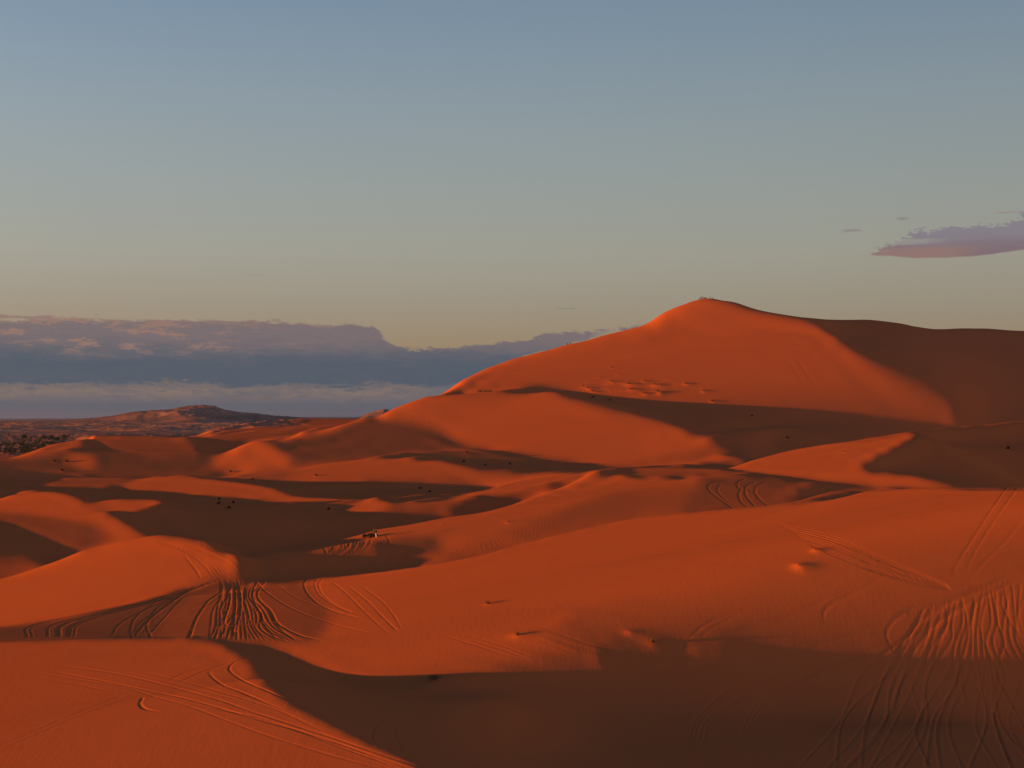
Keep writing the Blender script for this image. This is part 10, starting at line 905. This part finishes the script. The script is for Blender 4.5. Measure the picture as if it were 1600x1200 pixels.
def person(X, Y, rot, pose, top, legs, label, group=None, scale=1., dz=0.):
    root = tag(link(bpy.data.objects.new('person', None)), label, 'person', group)
    root.location = (X, Y, ground(X, Y) + dz); root.rotation_euler.z = rot; root.scale = (scale,) * 3
    if pose == 'stand':
        B = dict(pel=(0, 0, .93, .125), wst=(0, 0, 1.08, .115), che=(0, -.01, 1.3, (.15, .115)), nk=(0, 0, 1.49, .055), hd=(0, .01, 1.6, .085), ht=(0, .01, 1.7, .08),
            ls=(.17, 0, 1.4, .06), le=(.24, .02, 1.14, .043), lw=(.25, .1, .9, .03), lh=(.25, .13, .82, .036), rs=(-.17, 0, 1.4, .06), re=(-.25, .01, 1.14, .043), rw=(-.24, .08, .9, .03), rh=(-.24, .1, .82, .036),
            lhip=(.09, 0, .88, .1), lk=(.12, .02, .5, .062), la=(.14, -.01, .1, .042), lt=(.15, .14, .04, .036), rhip=(-.09, 0, .88, .1), rk=(-.11, .03, .5, .062), ra=(-.13, 0, .1, .042), rt=(-.14, .15, .04, .036))
    elif pose == 'sit':      # seated on the sand, knees drawn up, arms round them
        B = dict(pel=(0, -.05, .13, .14), wst=(0, -.08, .28, .125), che=(0, -.02, .5, (.15, .12)), nk=(0, .04, .68, .055), hd=(0, .07, .79, .085), ht=(0, .07, .89, .08),
            ls=(.17, 0, .6, .06), le=(.26, .16, .42, .043), lw=(.14, .34, .42, .03), lh=(.08, .38, .42, .036), rs=(-.17, 0, .6, .06), re=(-.26, .16, .42, .043), rw=(-.14, .34, .4, .03), rh=(-.08, .38, .4, .036),
            lhip=(.1, .02, .13, .1), lk=(.14, .38, .45, .062), la=(.13, .55, .08, .042), lt=(.14, .68, .04, .036), rhip=(-.1, .02, .13, .1), rk=(-.14, .38, .45, .062), ra=(-.13, .55, .08, .042), rt=(-.14, .68, .04, .036))
    else:                    # riding: seated on a saddle, hands on the bar
        B = dict(pel=(0, 0, .13, .14), wst=(0, 0, .28, .125), che=(0, .08, .5, (.15, .12)), nk=(0, .14, .68, .055), hd=(0, .18, .79, .085), ht=(0, .18, .89, .08),
            ls=(.17, .1, .6, .06), le=(.3, .28, .42, .043), lw=(.3, .52, .38, .03), lh=(.3, .58, .38, .036), rs=(-.17, .1, .6, .06), re=(-.3, .28, .42, .043), rw=(-.3, .52, .38, .03), rh=(-.3, .58, .38, .036),
            lhip=(.12, .04, .1, .1), lk=(.3, .38, .02, .062), la=(.33, .3, -.42, .042), lt=(.33, .44, -.46, .036), rhip=(-.12, .04, .1, .1), rk=(-.3, .38, .02, .062), ra=(-.33, .3, -.42, .042), rt=(-.33, .44, -.46, .036))
    ed = [('pel', 'wst'), ('wst', 'che'), ('che', 'nk'), ('nk', 'hd'), ('hd', 'ht'), ('che', 'ls'), ('ls', 'le'), ('le', 'lw'), ('lw', 'lh'), ('che', 'rs'), ('rs', 're'), ('re', 'rw'), ('rw', 'rh'), ('pel', 'lhip'), ('lhip', 'lk'), ('lk', 'la'), ('la', 'lt'), ('pel', 'rhip'), ('rhip', 'rk'), ('rk', 'ra'), ('ra', 'rt')]
    # fingers, thumb and nose are carried by the same skeleton
    for s in 'lr':
        hx_, hy_, hz_, _ = B[s + 'h']; wx, wy, wz, _ = B[s + 'w']; dv = (Vector((hx_, hy_, hz_)) - Vector((wx, wy, wz))).normalized()
        sd = Vector((0, 1, 0)) if abs(dv.z) > .6 else Vector((0, 0, 1))
        for q, (o_, L) in enumerate(((-.024, .06), (-.008, .075), (.008, .07), (.024, .055))):
            p = Vector((hx_, hy_, hz_)) + dv * .03 + sd * o_ + dv * L; B[s + 'f%d' % q] = (*p, .009); ed.append((s + 'h', s + 'f%d' % q))
        p = Vector((hx_, hy_, hz_)) + sd * .05 + dv * .02; B[s + 'th'] = (*p, .011); ed.append((s + 'h', s + 'th'))
    hx_, hy_, hz_, _ = B['hd']; B['no'] = (hx_, hy_ + .115, hz_ + .015, .016); ed.append(('hd', 'no'))
    skin('body', B, ed, M_SKIN, root, 1)
    k = lambda names, s: {n: (B[n][0], B[n][1], B[n][2], tuple(q + s for q in B[n][3]) if isinstance(B[n][3], tuple) else B[n][3] + s) for n in names}
    skin('jacket', k(['che', 'wst', 'pel', 'ls', 'le', 'lw', 'rs', 're', 'rw'], .022), [('che', 'wst'), ('wst', 'pel'), ('che', 'ls'), ('ls', 'le'), ('le', 'lw'), ('che', 'rs'), ('rs', 're'), ('re', 'rw')], CL[top], root, 1)
    skin('trousers', k(['pel', 'lhip', 'lk', 'la', 'rhip', 'rk', 'ra'], .02), [('pel', 'lhip'), ('lhip', 'lk'), ('lk', 'la'), ('pel', 'rhip'), ('rhip', 'rk'), ('rk', 'ra')], CL[legs], root, 1)
    hz = B['ht']; bm = bmesh.new(); bmesh.ops.create_uvsphere(bm, u_segments=12, v_segments=8, radius=.104)
    for v in list(bm.verts):
        if v.co.z < -.03 or (v.co.y > .06 and v.co.z < .03): bm.verts.remove(v)
    me = bpy.data.meshes.new('hair'); bm.to_mesh(me); bm.free(); o = mesh_obj('hair', me, [M_HAIR], root); o.location = (hz[0], hz[1] - .01, hz[2] - .015)
    return root
M_TYRE = plain('tyre', (.012, .012, .012), .9); M_RIM = plain('rim', (.07, .07, .075), .5, metallic=.3); M_QBODY = plain('quad_paint', (.02, .02, .026), .45, .1, spec=.5)
M_QRED = plain('quad_red', (.09, .012, .01), .45, .1, spec=.5); M_SEAT = plain('seat_vinyl', (.015, .014, .014), .6); M_STEEL = plain('steel_tube', (.06, .06, .06), .5, metallic=.7); M_LAMP = plain('lamp_glass', (.4, .4, .4), .2)
def bmo(name, bm, mat, parent, smooth=True):
    me = bpy.data.meshes.new(name); bm.to_mesh(me); bm.free(); return mesh_obj(name, me, [mat], parent, smooth)
def box(bm, c, s, bev=.02, taper=1.):
    r = bmesh.ops.create_cube(bm, size=1)['verts']
    for v in r:
        t = taper if v.co.z > 0 else 1; v.co = Vector((c[0] + v.co.x * s[0] * t, c[1] + v.co.y * s[1] * t, c[2] + v.co.z * s[2]))
    if bev: bmesh.ops.bevel(bm, geom=list({e for v in r for e in v.link_edges}), offset=bev, segments=2, affect='EDGES')
def rod(bm, a, b, r, n=8):
    a, b = Vector(a), Vector(b); d_ = b - a; m = Matrix.Translation((a + b) / 2) @ d_.to_track_quat('Z', 'Y').to_matrix().to_4x4()
    bmesh.ops.create_cone(bm, cap_ends=True, segments=n, radius1=r, radius2=r, depth=d_.length, matrix=m)
def torus(bm, c, R1, R2, n=22, k=10):
    rings = []
    for i in range(n):
        a = i * 6.2832 / n; rings.append([bm.verts.new((c[0] + R2 * .95 * math.sin(q * 6.2832 / k), c[1] + (R1 + R2 * math.cos(q * 6.2832 / k)) * math.cos(a), c[2] + (R1 + R2 * math.cos(q * 6.2832 / k)) * math.sin(a))) for q in range(k)])
    for i in range(n):
        for q in range(k): bm.faces.new((rings[i][q], rings[(i + 1) % n][q], rings[(i + 1) % n][(q + 1) % k], rings[i][(q + 1) % k]))
def quad(X, Y, rot, paint, label, group):
    """quad bike, nose towards its own +Y, 1.9 m long"""
    root = tag(link(bpy.data.objects.new('quad_bike', None)), label, 'quad bike', group); root.location = (X, Y, ground(X, Y) - .02); root.rotation_euler.z = rot
    bm = bmesh.new(); box(bm, (0, .05, .5), (.34, 1.2, .26), .05, .8); box(bm, (0, .38, .74), (.30, .42, .2), .06, .7); bmo('body', bm, paint, root)
    for y, nm in ((.58, 1), (-.58, 2)):
        bm = bmesh.new()
        for s in (-1, 1):
            n = 10; vs = []
            for i in range(n):
                a = math.pi * (.08 + .84 * i / (n - 1)); p = (y + .36 * math.cos(a), .3 + .40 * math.sin(a))
                vs.append([bm.verts.new((s * x, p[0], p[1] + o)) for x, o in ((.18, .02), (.56, -.01))])
            for a, b in zip(vs, vs[1:]): bm.faces.new((a[0], a[1], b[1], b[0]))
        o = bmo('fender', bm, paint, root); mo = o.modifiers.new('thick', 'SOLIDIFY'); mo.thickness = .025
    bm = bmesh.new(); box(bm, (0, -.28, .83), (.28, .72, .13), .05, .85); bmo('seat', bm, M_SEAT, root)
    hb = bmesh.new(); rod(hb, (0, .3, .78), (0, .2, 1.04), .025); rod(hb, (-.22, .18, 1.06), (.22, .18, 1.06), .014); rod(hb, (-.22, .18, 1.06), (-.4, .1, 1.1), .016); rod(hb, (.22, .18, 1.06), (.4, .1, 1.1), .016); bmo('handlebar', hb, M_STEEL, root)
    for y in (.66, -.72):
        bm = bmesh.new()
        for k in range(5): rod(bm, (-.28 + .14 * k, y - .2, .8), (-.28 + .14 * k, y + .2, .8), .01, 6)
        rod(bm, (-.3, y - .2, .8), (.3, y - .2, .8), .012, 6); rod(bm, (-.3, y + .2, .8), (.3, y + .2, .8), .012, 6)
        for s in (-.2, .2): rod(bm, (s, y, .6), (s, y, .8), .012, 6)
        bmo('rack', bm, M_STEEL, root)
    for s in (-1, 1):
        for y in (.58, -.58):
            bm = bmesh.new(); torus(bm, (s * .46, y, .29), .185, .115); t = bmo('wheel', bm, M_TYRE, root)
            bm = bmesh.new(); rod(bm, (s * .40, y, .29), (s * .53, y, .29), .115, 16); bmo('rim', bm, M_RIM, t)
        bm = bmesh.new(); bmesh.ops.create_uvsphere(bm, u_segments=10, v_segments=8, radius=.065, matrix=Matrix.Translation((s * .12, .62, .7)) @ Matrix.Diagonal((1, .6, 1, 1))); bmo('headlight', bm, M_LAMP, root)
    bm = bmesh.new()
    for y in (.58, -.58): rod(bm, (-.42, y, .29), (.42, y, .29), .03)
    box(bm, (0, 0, .34), (.26, 1.3, .1), .02); box(bm, (0, 0, .42), (.5, .4, .06), .02); bmo('chassis', bm, M_STEEL, root)
    return root
def at(u, v):
    X, Y, _, _ = hit(u, v); return X, Y
G1 = 'quad bikes resting on the near crest'
x1, y1 = at(573, 840.5); x2, y2 = at(581, 839.6); xp, yp = at(588, 840)
quad(x1, y1, R_(82), M_QBODY, 'dark quad bike at the left end of the group on the near crest', G1)
quad(x2 + .1, y2 + .7, R_(70), M_QRED, 'dark quad bike between the other one and the person in white trousers', G1)
person(xp, yp - .2, R_(60), 'stand', 'black', 'white', 'person in dark jacket and white trousers standing right of the quad bikes', scale=1.02)
X, Y = at(583.5, 840); person(X, Y + .9, R_(140), 'stand', 'grey', 'black', 'person in dark grey top standing behind the right-hand quad bike', scale=.98)
G2 = 'quad bikes on the far saddle'
for k, (u, rot, lab) in enumerate([(749.5, 85, 'leftmost of the three tiny quad bikes on the far shaded saddle'), (759, 92, 'middle one of the three tiny quad bikes on the far shaded saddle'), (765.5, 80, 'rightmost of the three tiny quad bikes on the far shaded saddle')]):
    X, Y = at(u, 612); r = quad(X, Y, R_(rot), M_QBODY, lab, G2); r.scale = (1.15,) * 3
X, Y = at(752.6, 612); person(X, Y - .6, R_(30), 'stand', 'maroon', 'black', 'tiny person in dark clothes standing beside the leftmost quad bike on the far saddle')
# party on the summit and two sitting on the shoulder
def crest_at(u, back=.0):
    a = math.degrees(math.atan((u - CU) / F)); j = int(round(np.interp(a, cols[IN], np.arange(len(IN))))); i = int(T_[:, IN[j]].argmax())
    r = RR[i] - back; p = math.radians(a); return r * math.sin(p), r * math.cos(p)
for u, bk, pose, top, legs, sc, lab in [
    (1092.6, .9, 'sit', 'black', 'black', 1.2, 'person in black seated lowest at the left end of the group on the summit'),
    (1094.1, .5, 'stand', 'black', 'brown', 1.12, 'leftmost standing person of the group on the summit'),
    (1095.6, .2, 'stand', 'maroon', 'black', 1.18, 'person in maroon standing second from the left in the summit group'),
    (1097.0, .8, 'sit', 'brown', 'black', 1.2, 'person seated in front of the standing pair on the summit'),
    (1098.2, .1, 'stand', 'black', 'black', 1.15, 'rightmost standing person of the close group on the summit'),
    (1100.2, .5, 'sit', 'maroon', 'black', 1.25, 'person in maroon seated, third from the right end of the summit group'),
    (1101.6, .2, 'sit', 'black', 'black', 1.3, 'person in black seated, second from the right end of the summit group'),
    (1102.9, .4, 'sit', 'maroon', 'brown', 1.25, 'person seated at the right end of the close group on the summit'),
    (1109.2, .1, 'stand', 'black', 'black', 1.22, 'person standing alone against the sky right of the summit group'),
    (1112.6, .3, 'sit', 'brown', 'brown', 1.2, 'person seated just right of the one standing alone on the summit')]:
    X, Y = crest_at(u, bk); person(X, Y, R_(200 + 40 * (u % 3)), pose, top, legs, lab, 'people watching the sunset on the summit', sc * 1.3)
for u, top, lab in [(886.3, 'black', 'left of two people seated on the shoulder ridge of the tall dune'), (891, 'maroon', 'right of two people seated on the shoulder ridge of the tall dune')]:
    X, Y = crest_at(u, .4); person(X, Y, R_(190), 'sit', top, 'black', lab, 'pair seated on the shoulder ridge', 1.7)

# ------------------------------------------------------------------ air
bm = bmesh.new(); box(bm, (0, 14000, 60), (70000, 44000, 136), 0)
hz = bmo('haze', bm, None, None, False) if False else None
me = bpy.data.meshes.new('haze'); bm.to_mesh(me); bm.free()
m, nt, p = material('air'); nt.nodes.remove(p); pv = nt.nodes.new('ShaderNodeVolumePrincipled')
pv.inputs['Color'].default_value = (.42, .58, .95, 1); pv.inputs['Density'].default_value = .000025; pv.inputs['Anisotropy'].default_value = .6
nt.links.new(pv.outputs[0], nt.nodes['Material Output'].inputs['Volume'])
tag(mesh_obj('haze', me, [m], smooth=False), kind='stuff')
